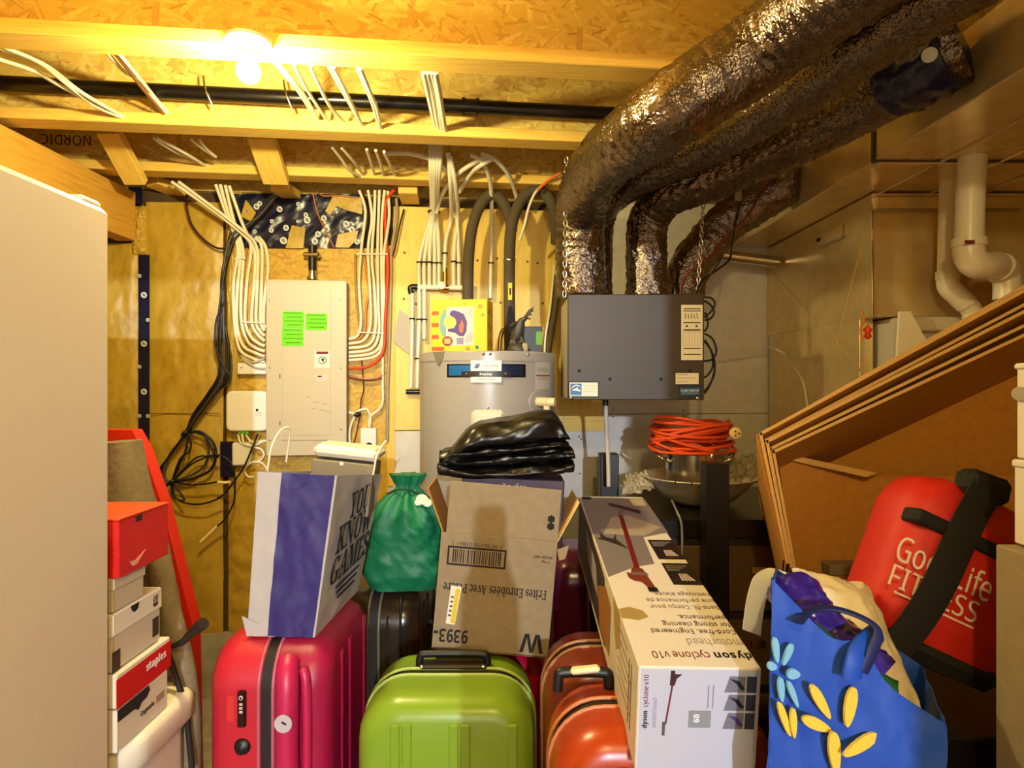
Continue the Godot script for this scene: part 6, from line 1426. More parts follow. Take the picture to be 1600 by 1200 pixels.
# ---------------------------------------------------------------- bags and cartons on the suitcases
func pile() -> void:
	# white paper bag with a purple stripe
	var fbl := Vector3(-0.65, 0.8014, -1.57)
	var fbr := Vector3(-0.4836, 0.7983, -1.57)
	var bbr := Vector3(-0.4608, 0.8018, -1.92)
	var ftl := Vector3(-0.6233, 1.2049, -1.57)
	var ftr := Vector3(-0.4286, 1.1955, -1.57)
	var btr := Vector3(-0.3898, 1.1512, -1.92)
	var bbl := fbl + (bbr - fbr)
	var btl := ftl + (btr - ftr)
	var o := thing("paper_bag", "white paper shopping bag with a wide purple stripe on the pink suitcase", "bag", (fbl + bbr) * 0.5)
	var b := o.position
	var wob2 := func(sd: float):
		return func(s: float, t: float) -> float: return (0.007 * wob.get_noise_3d(s * 2.5 + sd, t * 3.5, 1.0) + 0.002 * wob.get_noise_3d(s * 9.0 + sd, t * 12.0, 4.0)) * clampf(minf(s, 1.0 - s) * 8.0, 0.0, 1.0)
	var paper := mat(Color(0.69, 0.67, 0.65), 0.6)
	part("gusset", sheet(MB.new(), patch(fbl - b, fbr - b, ftr - b, ftl - b, 16, 30, wob2.call(0.0)), 0.001), paper, o)
	part("side", sheet(MB.new(), patch(fbr - b, bbr - b, btr - b, ftr - b, 20, 30, wob2.call(3.0)), 0.001), paper, o)
	part("side", sheet(MB.new(), patch(bbl - b, fbl - b, ftl - b, btl - b, 20, 30, wob2.call(6.0)), 0.001), paper, o)
	part("gusset", sheet(MB.new(), patch(bbr - b, bbl - b, btl - b, btr - b, 16, 30, wob2.call(9.0)), 0.001), paper, o)
	part("bottom", sheet(MB.new(), patch(bbl - b, bbr - b, fbr - b, fbl - b, 2, 2), 0.001), paper, o)
	var n := (fbr - fbl).cross(ftl - fbl).normalized()
	var x0 := 0.30
	var x1 := 0.97
	part("purple_stripe", sheet(MB.new(), patch(fbl.lerp(fbr, x0) - b + n * 0.0012, fbl.lerp(fbr, x1) - b + n * 0.0012, ftl.lerp(ftr, x1) - b + n * 0.0012, ftl.lerp(ftr, x0) - b + n * 0.0012, 16, 30, func(s, t): return wob2.call(0.0).call(lerpf(x0, x1, s), t)), 0.001), mat(Color(0.16, 0.12, 0.40), 0.55), o, "wide purple stripe")
	part("folded_corner", prism(MB.new(), [Vector2(0, 0), Vector2(-0.012, 0.05), Vector2(0.03, 0.03)], 0.001, Transform3D(Basis(), fbl - b + n * 0.002)), paper, o)
	var ux := (bbr - fbr).normalized()
	var uy := ((btr + ftr) - (bbr + fbr)).normalized()
	var uz := ux.cross(uy).normalized()
	uy = uz.cross(ux).normalized()
	var sb := Basis(ux, uy, uz)
	var navy := mat(Color(0.04, 0.04, 0.20), 0.6)
	var sm := (fbr + bbr + btr + ftr) * 0.25 - b + uz * 0.008
	var wrd := [["YOU", 0.12, 0.17, 0.07], ["KNOW", 0.045, 0.30, 0.072], ["GAMES", -0.035, 0.32, 0.072]]
	for q in wrd:
		lettering(o, q[0], Transform3D(sb, sm + uy * q[1] - ux * 0.0), q[2], navy, true, q[3], "Droid Serif", true)
	for k in 3:
		part("print_line", box(MB.new(), sm + uy * (-0.09 - k * 0.018) + uz * 0.0, Vector3(0.2 - 0.03 * k, 0.007, 0.001), 0, sb), navy, o)
	var cord := mat(Color(0.93, 0.88, 0.76), 0.7)
	part("handle", tube(MB.new(), [Vector3(-0.6112, 1.204, -1.6) - b, Vector3(-0.6016, 1.26, -1.6) - b, Vector3(-0.5881, 1.3001, -1.62) - b, Vector3(-0.574, 1.3085, -1.64) - b, Vector3(-0.576, 1.2872, -1.66) - b, Vector3(-0.593, 1.215, -1.68) - b], 0.0028, 6, 5), cord, o)
	part("handle", tube(MB.new(), [Vector3(-0.3732, 1.1758, -1.72) - b, Vector3(-0.3646, 1.2222, -1.72) - b, Vector3(-0.3546, 1.247, -1.73) - b, Vector3(-0.3448, 1.2642, -1.75) - b], 0.0028, 6, 5), cord, o)
	# white lidded box standing in the bag
	o = thing("gift_box", "white box with an open grey side sticking out of the paper bag", "box", Vector3(-0.4958, 1.0648, -1.85))
	o.rotation = Vector3(0.0, 0.03, -0.11)
	var lidw := mat(Color(0.88, 0.84, 0.76), 0.5)
	part("carton", box(MB.new(), Vector3(0, 0.06, -0.03), Vector3(0.175, 0.15, 0.13), 0.003), mat(Color(0.50, 0.45, 0.36), 0.7), o)
	part("lid", box(MB.new(), Vector3(0.004, 0.160, -0.036), Vector3(0.185, 0.034, 0.14), 0.012), lidw, o)
	part("tab", prism(MB.new(), disc(0.006, 10), 0.002, Transform3D(Basis(), Vector3(0.0, 0.132, 0.048))), lidw, o)
	# green drawstring bag
	o = thing("drawstring_bag", "emerald green drawstring bag on the dark grey suitcase", "bag", Vector3(-0.3528, 0.7165, -2.1))
	b = o.position
	o.position.y = 0.765
	var cloth := mat(Color(0.0, 0.42, 0.27), 0.55)
	var rows := []
	for k in 27:
		var t := k / 26.0
		var y := t * 0.36
		var hw: float
		if t < 0.12:
			hw = lerpf(0.102, 0.122, t / 0.12)
		elif t < 0.5:
			hw = lerpf(0.122, 0.126, (t - 0.12) / 0.38)
		elif t < 0.88:
			hw = lerpf(0.126, 0.030, pow((t - 0.5) / 0.38, 1.5))
		else:
			hw = lerpf(0.030, 0.052, (t - 0.88) / 0.12)
		var row := PackedVector3Array()
		for s in 48:
			var a := TAU * s / 48.0
			var fold := 0.20 * sin(a * 9.0 + 1.0) * smoothstep(0.35, 0.85, t) + 0.07 * sin(a * 5.0 + t * 3.0) * smoothstep(0.25, 0.6, t)
			var dent := 0.26 * absf(wob.get_noise_3d(cos(a) * 1.6, t * 4.0, sin(a) * 1.6)) + 0.10 * absf(wob.get_noise_3d(cos(a) * 4.0, t * 9.0 + cos(a) * 3.0, 5.0 + sin(a) * 4.0))
			var rr := hw * (1.0 + fold + dent)
			var sq := 1.0 / maxf(absf(cos(a)), absf(sin(a)))
			var boxy := lerpf(1.0, minf(sq, 1.22), 0.7 * (1.0 - smoothstep(0.1, 0.5, t)))
			row.append(Vector3(cos(a) * rr * boxy + 0.012 * smoothstep(0.6, 1.0, t), y, sin(a) * rr * 0.75 * boxy))
		rows.append(row)
	var mb := MB.new()
	mb.grid(rows, true)
	mb.cap(rows[0], Vector3.DOWN)
	mb.cap(rows[-1], Vector3.UP)
	part("sack", mb, cloth, o)
	part("drawstring", tube(MB.new(), [Vector3(-0.05, 0.30, 0.03), Vector3(0.0, 0.318, 0.045), Vector3(0.05, 0.30, 0.03)], 0.004, 6, 4), mat(Color(0.0, 0.20, 0.12), 0.6), o)
	for q in [[0.075, 0.285, 0.02], [0.090, 0.275, 0.016], [0.062, 0.275, 0.012]]:
		part("white_print", lathe(MB.new(), [Vector2(0.0005, 0.003), Vector2(q[2], 0.001)], Vector3(q[0] - 0.01, q[1], 0.05), 9, Basis(Vector3.UP, 0.35) * Basis(Vector3.RIGHT, 0.85)), mat(Color(0.86, 0.86, 0.80), 0.6), o)
	# brown carton printed upside down
	w_carton()

func w_carton() -> void:
	var card: Material = mats.card
	var o := thing("fries_carton", "open brown carton with upside-down print and a large W", "carton", Vector3(-0.0584, 0.7169, -1.67))
	o.rotation.z = -0.085
	var W := 0.305
	var H := 0.305
	var D := 0.21
	part("front_panel", box(MB.new(), Vector3(0, H * 0.5, -0.002), Vector3(W, H, 0.004), 0.001), card, o)
	part("back_panel", box(MB.new(), Vector3(0, H * 0.5, -D), Vector3(W, H, 0.004), 0.001), card, o)
	for x in [-1.0, 1.0]:
		part("side_panel", box(MB.new(), Vector3(x * (W * 0.5 - 0.002), H * 0.5, -D * 0.5), Vector3(0.004, H, D - 0.006), 0.001), mats.card_raw, o)
	part("bottom_panel", box(MB.new(), Vector3(0, 0.003, -D * 0.5), Vector3(W, 0.004, D), 0.001), mats.card_raw, o)
	part("front_flap", box(MB.new(), Vector3(0.006, H + 0.067, -0.008), Vector3(W - 0.012, 0.134, 0.004), 0.001, Basis(Vector3.RIGHT, -0.06)), card, o)
	part("side_flap", box(MB.new(), Vector3(-W * 0.5 - 0.022, H + 0.055, -D * 0.5), Vector3(0.004, 0.12, D - 0.02), 0.001, Basis(Vector3.BACK, 0.42)), mats.card_raw, o)
	part("side_flap", box(MB.new(), Vector3(W * 0.5 + 0.024, H + 0.052, -D * 0.5), Vector3(0.004, 0.12, D - 0.02), 0.001, Basis(Vector3.BACK, -0.42)), mats.edge, o)
	part("back_flap", box(MB.new(), Vector3(0.0, H + 0.045, -D - 0.03), Vector3(W - 0.02, 0.11, 0.004), 0.001, Basis(Vector3.RIGHT, -0.6)), mats.card_raw, o)
	part("torn_flap", prism(MB.new(), [Vector2(0, 0), Vector2(0.03, 0.015), Vector2(0.024, -0.02), Vector2(0.008, -0.028)], 0.003, Transform3D(Basis(Vector3.UP, -0.3), Vector3(W * 0.5, H - 0.02, 0.0))), card, o)
	var ink := mat(Color(0.07, 0.025, 0.03), 0.8)
	var up := Basis(Vector3.BACK, PI)
	var txt := func(s: String, x: float, y: float, w: float, bold: bool, tall: float, serif: bool) -> void:
		lettering(o, s, Transform3D(up, Vector3(x, y, 0.0)), w, ink, bold, tall, "Droid Serif" if serif else "Droid Sans")
	txt.call("W", 0.107, 0.035, 0.062, true, 0.048, false)
	txt.call("9393", -0.098, 0.037, 0.075, true, 0.035, false)
	txt.call("Frites Enrobées Avec Pelure", 0.0, 0.163, 0.27, true, 0.026, true)
	txt.call("1 00 56210 03861 1", -0.055, 0.279, 0.13, false, 0.009, false)
	txt.call("POIDS NET", 0.117, 0.262, 0.048, true, 0.007, false)
	txt.call("6 kg", 0.125, 0.250, 0.02, true, 0.007, false)
	var fr := Transform3D()
	printed(o, "barcode_frame", rect2(-0.132, 0.222, 0.022, 0.272), fr, ink, 0.0006)
	printed(o, "barcode_field", rect2(-0.127, 0.227, 0.017, 0.267), fr.translated_local(Vector3(0, 0, 0.0006)), mat(Color(0.55, 0.475, 0.36), 0.85), 0.0004)
	var r2 := RandomNumberGenerator.new()
	r2.seed = 4
	var x := -0.118
	while x < 0.008:
		var bw := 0.001 + 0.003 * r2.randf()
		printed(o, "barcode_bar", rect2(x, 0.229, x + bw, 0.265), fr.translated_local(Vector3(0, 0, 0.001)), ink, 0.0003)
		x += bw + 0.0014 + 0.0025 * r2.randf()
	for y in [0.343, 0.362]:
		printed(o, "hexagon_mark", disc(0.0105, 6), Transform3D(Basis(Vector3.BACK, PI / 6), Vector3(0.131, y, -0.0025 - (y - H) * 0.06)), ink, 0.0012)
	printed(o, "dash_mark", rect2(-0.15, 0.041, -0.139, 0.048), fr, ink)
	var st := printed(o, "price_sticker", [Vector2(-0.012, -0.05), Vector2(0.012, -0.05), Vector2(0.014, 0.05), Vector2(-0.014, 0.05)], Transform3D(Basis(Vector3.BACK, -0.08), Vector3(-0.105, 0.118, 0)), mat(Color(0.85, 0.83, 0.74), 0.4), 0.0016)
	st.set_meta("label", "glossy yellow and white price sticker")
	printed(st, "yellow_print", rect2(0.0, -0.046, 0.011, 0.044), Transform3D(Basis(Vector3.BACK, -0.08), Vector3(-0.105, 0.118, 0.0016)), mat(Color(0.82, 0.72, 0.05), 0.4), 0.0004)
	for k in 5:
		printed(st, "print_line", rect2(-0.009, -0.03 + k * 0.012, -0.002, -0.025 + k * 0.012), Transform3D(Basis(Vector3.BACK, -0.08), Vector3(-0.105, 0.118, 0.0016)), mat(Color(0.3, 0.28, 0.26)), 0.0004)
	# plum book box inside, its top showing
	o = thing("plum_box", "plum purple printed box inside the brown carton", "box", Vector3(0, 1.072, -1.74))
	o.rotation.z = -0.045
	var plum := mat(Color(0.22, 0.11, 0.20), 0.5)
	part("carton", box(MB.new(), Vector3(0, 0.005, -0.07), Vector3(0.28, 0.17, 0.12), 0.003), plum, o)
	lettering(o, "melody", Transform3D(Basis(), Vector3(-0.02, 0.065, -0.009)), 0.11, mat(Color(0.72, 0.60, 0.62)), false, 0.022, "Droid Serif")
	# folded black vinyl on top
	o = thing("folded_vinyl", "folded glossy black vinyl sheet on top of the brown carton", "vinyl sheet", Vector3(-0.0176, 1.1648, -1.76))
	var b := o.position
	var vinyl := mat(Color(0.035, 0.029, 0.024), 0.36)
	# rolls of folded sheet, each given by its lower and upper line along the carton
	var rolls := [
		[[Vector3(-0.1972, 1.1684, -1.7), Vector3(-0.119, 1.1616, -1.7), Vector3(0, 1.165, -1.7), Vector3(0.102, 1.1718, -1.7), Vector3(0.1666, 1.1752, -1.7)], [Vector3(-0.204, 1.2024, -1.7), Vector3(-0.119, 1.1922, -1.7), Vector3(0, 1.199, -1.7), Vector3(0.102, 1.2058, -1.7), Vector3(0.17, 1.2092, -1.7)], 0.115],
		[[Vector3(-0.187, 1.1922, -1.7), Vector3(-0.102, 1.1922, -1.7), Vector3(0, 1.199, -1.7), Vector3(0.102, 1.2092, -1.7), Vector3(0.1734, 1.2126, -1.7)], [Vector3(-0.187, 1.2262, -1.7), Vector3(-0.102, 1.2194, -1.7), Vector3(0, 1.2296, -1.7), Vector3(0.102, 1.2449, -1.7), Vector3(0.1666, 1.2432, -1.7)], 0.10],
		[[Vector3(-0.1972, 1.2024, -1.7), Vector3(-0.102, 1.2194, -1.7), Vector3(0, 1.2296, -1.7), Vector3(0.102, 1.2432, -1.7), Vector3(0.1632, 1.2432, -1.7)], [Vector3(-0.1972, 1.2364, -1.7), Vector3(-0.102, 1.2432, -1.7), Vector3(0, 1.2534, -1.7), Vector3(0.102, 1.267, -1.7), Vector3(0.153, 1.2636, -1.7)], 0.105],
		[[Vector3(-0.2006, 1.1888, -1.7), Vector3(-0.1615, 1.2126, -1.7), Vector3(-0.0935, 1.2398, -1.7), Vector3(0, 1.25, -1.7), Vector3(0.102, 1.2636, -1.7), Vector3(0.1581, 1.267, -1.7)], [Vector3(-0.2006, 1.2126, -1.7), Vector3(-0.1632, 1.25, -1.7), Vector3(-0.1054, 1.3112, -1.7), Vector3(0, 1.3282, -1.7), Vector3(0.1088, 1.3452, -1.7), Vector3(0.153, 1.2806, -1.7)], 0.125]]
	for q in rolls:
		var lo := spline(q[0], 8)
		var hi := spline(q[1], 8)
		var rows := []
		for k in 41:
			var u := k / 40.0
			var a: Vector3 = lo[int(u * (lo.size() - 1))] - b
			var c: Vector3 = hi[int(u * (hi.size() - 1))] - b
			var row := PackedVector3Array()
			for s in 28:
				var t := TAU * s / 28.0
				var sy := signf(sin(t)) * pow(absf(sin(t)), 0.8)
				var cz := signf(cos(t)) * pow(absf(cos(t)), 0.6)
				var rum := 0.010 * wob.get_noise_3d(u * 3.5 + q[2] * 90.0, sin(t) * 1.0, cos(t) * 1.0) + 0.0015 * wob.get_noise_3d(u * 9.0, sin(t), q[2] * 200.0)
				var p := a.lerp(c, 0.5 + 0.5 * sy)
				p.z += cz * float(q[2]) * (0.72 + 0.28 * sin(PI * clampf(u * 0.94 + 0.03, 0.0, 1.0))) - 0.11 + rum * 2.0
				p.y += rum
				p.z -= 0.03 * (0.5 + 0.5 * sy) * float(q[2] > 0.12)
				row.append(p)
			rows.append(row)
		var mb := MB.new()
		mb.grid(rows, true, true)
		mb.cap(rows[0], Vector3.LEFT)
		mb.cap(rows[-1], Vector3.RIGHT)
		part("fold", mb, vinyl, o)

# ---------------------------------------------------------------- long vacuum cleaner box
func vacuum_box() -> void:
	var ntl := Vector3(0.2079, 0.9569, -1.05)
	var ntr := Vector3(0.4095, 0.9538, -1.05)
	var ftl := Vector3(0.2142, 1.063, -2.04)
	var xr := (ntr - ntl).normalized()
	var L := ftl.distance_to(ntl)
	var back := (ftl - ntl).normalized()
	var up := (-back).cross(xr).normalized()
	xr = up.cross(-back).normalized()
	var w := ntl.distance_to(ntr)
	var h := 0.185
	var o := thing("vacuum_box", "long white printed vacuum cleaner box lying on the orange suitcases", "box", ntl)
	o.basis = Basis(xr, up, -back)               # x right, y out of the top, z towards the viewer; origin at the near top left corner
	var white := mat(Color(0.84, 0.80, 0.75), 0.45)
	part("carton", box(MB.new(), Vector3(w * 0.5, -h * 0.5, -L * 0.5), Vector3(w, h, L), 0.002), white, o)
	var top := Transform3D(Basis(Vector3.RIGHT, -PI / 2), Vector3.ZERO)       # u right, v away
	var top2 := top.translated_local(Vector3(0, 0, 0.0008))
	var top3 := top.translated_local(Vector3(0, 0, 0.0016))
	var P := func(m: String) -> Color: return {"grey": Color(0.46, 0.42, 0.43), "tan": Color(0.60, 0.50, 0.36), "dark": Color(0.07, 0.04, 0.04), "plum": Color(0.22, 0.06, 0.14), "red": Color(0.42, 0.03, 0.02), "metal": Color(0.42, 0.34, 0.32)}[m]
	var pic := printed(o, "picture", [Vector2(0.002, 0.36), Vector2(0.07, 0.42), Vector2(0.12, 0.44), Vector2(0.13, 0.62), Vector2(0.203, 0.66), Vector2(0.203, 0.975), Vector2(0.002, 0.975)], top, mat(P.call("grey"), 0.45))
	printed(pic, "picture_shape", [Vector2(0.03, 0.64), Vector2(0.135, 0.63), Vector2(0.195, 0.7), Vector2(0.12, 0.80), Vector2(0.07, 0.78)], top2, mat(Color(0.62, 0.56, 0.50), 0.45), 0.0004)
	printed(pic, "corner_mark", rect2(0.008, 0.955, 0.035, 0.985), top2, mats.ink, 0.0004)
	printed(pic, "corner_patch", rect2(0.155, 0.90, 0.195, 0.965), top2, mat(Color(0.72, 0.64, 0.52), 0.45), 0.0004)
	# the pictured vacuum cleaner
	printed(pic, "floor_head", [Vector2(0.078, 0.895), Vector2(0.085, 0.925), Vector2(0.165, 0.845), Vector2(0.160, 0.815)], top3, mat(P.call("plum"), 0.4), 0.0004)
	printed(pic, "head_neck", [Vector2(0.094, 0.80), Vector2(0.104, 0.80), Vector2(0.122, 0.86), Vector2(0.105, 0.87)], top3, mat(P.call("metal"), 0.4), 0.0004)
	printed(pic, "wand", [Vector2(0.068, 0.41), Vector2(0.080, 0.41), Vector2(0.106, 0.80), Vector2(0.094, 0.80)], top3, mat(P.call("red"), 0.4), 0.0004)
	printed(pic, "motor_body", [Vector2(0.060, 0.405), Vector2(0.072, 0.42), Vector2(0.086, 0.405), Vector2(0.090, 0.35), Vector2(0.094, 0.30), Vector2(0.082, 0.295), Vector2(0.070, 0.335), Vector2(0.056, 0.34), Vector2(0.046, 0.355), Vector2(0.046, 0.385), Vector2(0.056, 0.38)], top3, mat(Color(0.44, 0.17, 0.10), 0.4), 0.0004)
	printed(pic, "motor_ring", [Vector2(0.056, 0.385), Vector2(0.09, 0.385), Vector2(0.092, 0.37), Vector2(0.055, 0.37)], top3.translated_local(Vector3(0, 0, 0.0004)), mat(P.call("metal"), 0.4), 0.0004)
	printed(pic, "dust_bin", rect2(0.076, 0.285, 0.096, 0.305), top3.translated_local(Vector3(0, 0, 0.0004)), mat(P.call("dark"), 0.4), 0.0004)
	printed(pic, "hand_picture", [Vector2(0.008, 0.60), Vector2(0.03, 0.585), Vector2(0.06, 0.55), Vector2(0.075, 0.53), Vector2(0.07, 0.55), Vector2(0.055, 0.6), Vector2(0.062, 0.64), Vector2(0.048, 0.6), Vector2(0.03, 0.615), Vector2(0.02, 0.65), Vector2(0.018, 0.61)], top3, mat(Color(0.16, 0.11, 0.09), 0.5), 0.0004)
	for q in [[0.47, 0.60], [0.325, 0.445]]:
		var pn := printed(o, "photo_panel", [Vector2(0.137, q[0]), Vector2(0.200, q[0]), Vector2(0.200, q[1]), Vector2(0.137, q[1])], top, mat(Color(0.09, 0.055, 0.05), 0.4))
		for k in 3:
			printed(pn, "print_line", rect2(0.142, q[1] - 0.02 - k * 0.012, 0.19 - k * 0.01, q[1] - 0.014 - k * 0.012), top2, mat(Color(0.42, 0.38, 0.36)), 0.0004)
		for k in 4:
			printed(pn, "tool_picture", [Vector2(0.160 + k * 0.008, q[0] + 0.02), Vector2(0.166 + k * 0.008, q[0] + 0.02), Vector2(0.164 + k * 0.005, q[0] + 0.058), Vector2(0.161 + k * 0.005, q[0] + 0.058)], top2, mat(Color(0.72, 0.66, 0.66)), 0.0004)
	printed(o, "tape_stain", [Vector2(0.0, 0.205), Vector2(0.022, 0.215), Vector2(0.045, 0.2), Vector2(0.052, 0.175), Vector2(0.03, 0.16), Vector2(0.0, 0.168)], top, mat(Color(0.62, 0.52, 0.30), 0.5))
	var turn := top * Transform3D(Basis(Vector3.BACK, PI), Vector3.ZERO)
	var words := func(s: String, u0: float, u1: float, v: float, tall: float, c: Color, bold: bool) -> void:
		lettering(o, s, Transform3D(turn.basis, top * Vector3((u0 + u1) * 0.5, v, 0)), u1 - u0, mat(c, 0.6), bold, tall)
	words.call("cyclone v10", 0.030, 0.128, 0.040, 0.030, Color(0.42, 0.12, 0.08), false)
	words.call("dyson", 0.136, 0.199, 0.040, 0.030, Color(0.08, 0.05, 0.05), true)
	words.call("motorhead", 0.101, 0.199, 0.082, 0.026, Color(0.62, 0.56, 0.50), false)
	words.call("Cord-free. Engineered", 0.046, 0.199, 0.122, 0.022, Color(0.30, 0.22, 0.19), false)
	words.call("for strong cleaning", 0.073, 0.199, 0.150, 0.022, Color(0.30, 0.22, 0.19), false)
	words.call("performance.", 0.109, 0.199, 0.178, 0.022, Color(0.30, 0.22, 0.19), false)
	words.call("Sans-fil. Conçu pour", 0.064, 0.199, 0.220, 0.022, Color(0.46, 0.38, 0.33), false)
	words.call("une performance de", 0.063, 0.199, 0.250, 0.022, Color(0.46, 0.38, 0.33), false)
	words.call("nettoyage élevée.", 0.083, 0.199, 0.280, 0.022, Color(0.46, 0.38, 0.33), false)
	# near end
	var fr := Transform3D()
	var fr2 := fr.translated_local(Vector3(0, 0, 0.0008))
	printed(o, "end_field", rect2(0.004, -h + 0.003, w - 0.006, -0.004), fr, mat(Color(0.70, 0.71, 0.78), 0.4))
	var side := Basis(Vector3.BACK, PI / 2)
	lettering(o, "cyclone v10", Transform3D(side, Vector3(0.014, -0.042, 0.001)), 0.056, mat(Color(0.45, 0.12, 0.25), 0.6))
	lettering(o, "dyson", Transform3D(side, Vector3(0.014, -0.092, 0.001)), 0.030, mat(Color(0.08, 0.05, 0.06), 0.6), true)
	lettering(o, "motorhead", Transform3D(side, Vector3(0.028, -0.080, 0.001)), 0.05, mat(Color(0.55, 0.56, 0.64), 0.6))
	printed(o, "wand_picture", [Vector2(0.046, -0.10), Vector2(0.049, -0.10), Vector2(0.058, -0.03), Vector2(0.055, -0.03)], fr2, mat(Color(0.40, 0.06, 0.14), 0.5), 0.0004)
	printed(o, "motor_picture", [Vector2(0.052, -0.032), Vector2(0.060, -0.032), Vector2(0.063, -0.02), Vector2(0.072, -0.012), Vector2(0.06, -0.012), Vector2(0.06, -0.006), Vector2(0.053, -0.006)], fr2, mat(Color(0.22, 0.08, 0.12), 0.5), 0.0004)
	printed(o, "head_picture", rect2(0.042, -0.12, 0.047, -0.096), fr2, mat(Color(0.3, 0.29, 0.33), 0.5), 0.0004)
	printed(o, "number_badge", rect2(0.085, -0.105, 0.122, -0.075), fr2, mat(Color(0.50, 0.52, 0.55), 0.5), 0.0004)
	lettering(o, "60", Transform3D(side, Vector3(0.098, -0.088, 0.0014)), 0.014, mat(Color(0.9, 0.9, 0.92), 0.5), true)
	for k in 3:
		var y := -0.014 - k * 0.032
		printed(o, "photo_panel", [Vector2(0.142, y - 0.028), Vector2(0.176, y - 0.028), Vector2(0.176, y), Vector2(0.15, y)], fr2, mat(Color(0.42, 0.42, 0.46), 0.5), 0.0004)
		printed(o, "photo_panel", rect2(0.178, y - 0.028, 0.194, y), fr2, mat(Color(0.20, 0.20, 0.25), 0.5), 0.0004)
		printed(o, "tool_picture", [Vector2(0.15, y - 0.004), Vector2(0.166, y - 0.008), Vector2(0.176, y - 0.022), Vector2(0.17, y - 0.024), Vector2(0.16, y - 0.012)], fr2.translated_local(Vector3(0, 0, 0.0005)), mat(Color(0.10, 0.08, 0.12) if k < 2 else Color(0.28, 0.14, 0.42), 0.5), 0.0004)
	for k in 2:
		printed(o, "print_line", rect2(0.115 + k * 0.008, -0.07, 0.117 + k * 0.008, -0.03), fr2, mat(Color(0.5, 0.5, 0.56)), 0.0004)
	# left side: dark picture towards the far end, print towards the near end
	var lf := Transform3D(Basis(Vector3.UP, -PI / 2), Vector3.ZERO)          # u towards the viewer, from -L to 0
	printed(o, "side_picture", [Vector2(-L + 0.01, -0.01), Vector2(-0.52, -0.012), Vector2(-0.40, -0.02), Vector2(-0.36, -h + 0.02), Vector2(-L + 0.01, -h + 0.01)], lf, mat(Color(0.22, 0.17, 0.14), 0.45))
	printed(o, "side_picture", [Vector2(-0.78, -0.03), Vector2(-0.55, -0.05), Vector2(-0.5, -0.11), Vector2(-0.7, -0.10)], lf.translated_local(Vector3(0, 0, 0.0008)), mat(Color(0.62, 0.60, 0.62), 0.45), 0.0004)
	printed(o, "wood_picture", [Vector2(-0.50, -0.08), Vector2(-0.38, -0.03), Vector2(-0.30, -0.04), Vector2(-0.30, -0.15), Vector2(-0.45, -0.16)], lf.translated_local(Vector3(0, 0, 0.0008)), mat(Color(0.62, 0.40, 0.12), 0.45), 0.0004)
	printed(o, "tape_stain", [Vector2(-0.27, -0.002), Vector2(-0.19, -0.002), Vector2(-0.17, -0.06), Vector2(-0.22, -0.09), Vector2(-0.25, -0.05)], lf, mat(Color(0.66, 0.55, 0.28), 0.5))
	for k in 6:
		printed(o, "print_line", rect2(-0.19, -0.03 - k * 0.02, -0.10 + 0.02 * (k % 3), -0.026 - k * 0.02), lf, mat(Color(0.55, 0.46, 0.36)), 0.0005)
	for k in 2:
		printed(o, "print_line", rect2(-0.06 - k * 0.02, -0.15, -0.054 - k * 0.02, -0.03), lf, mat(Color(0.40, 0.30, 0.22)), 0.0005)

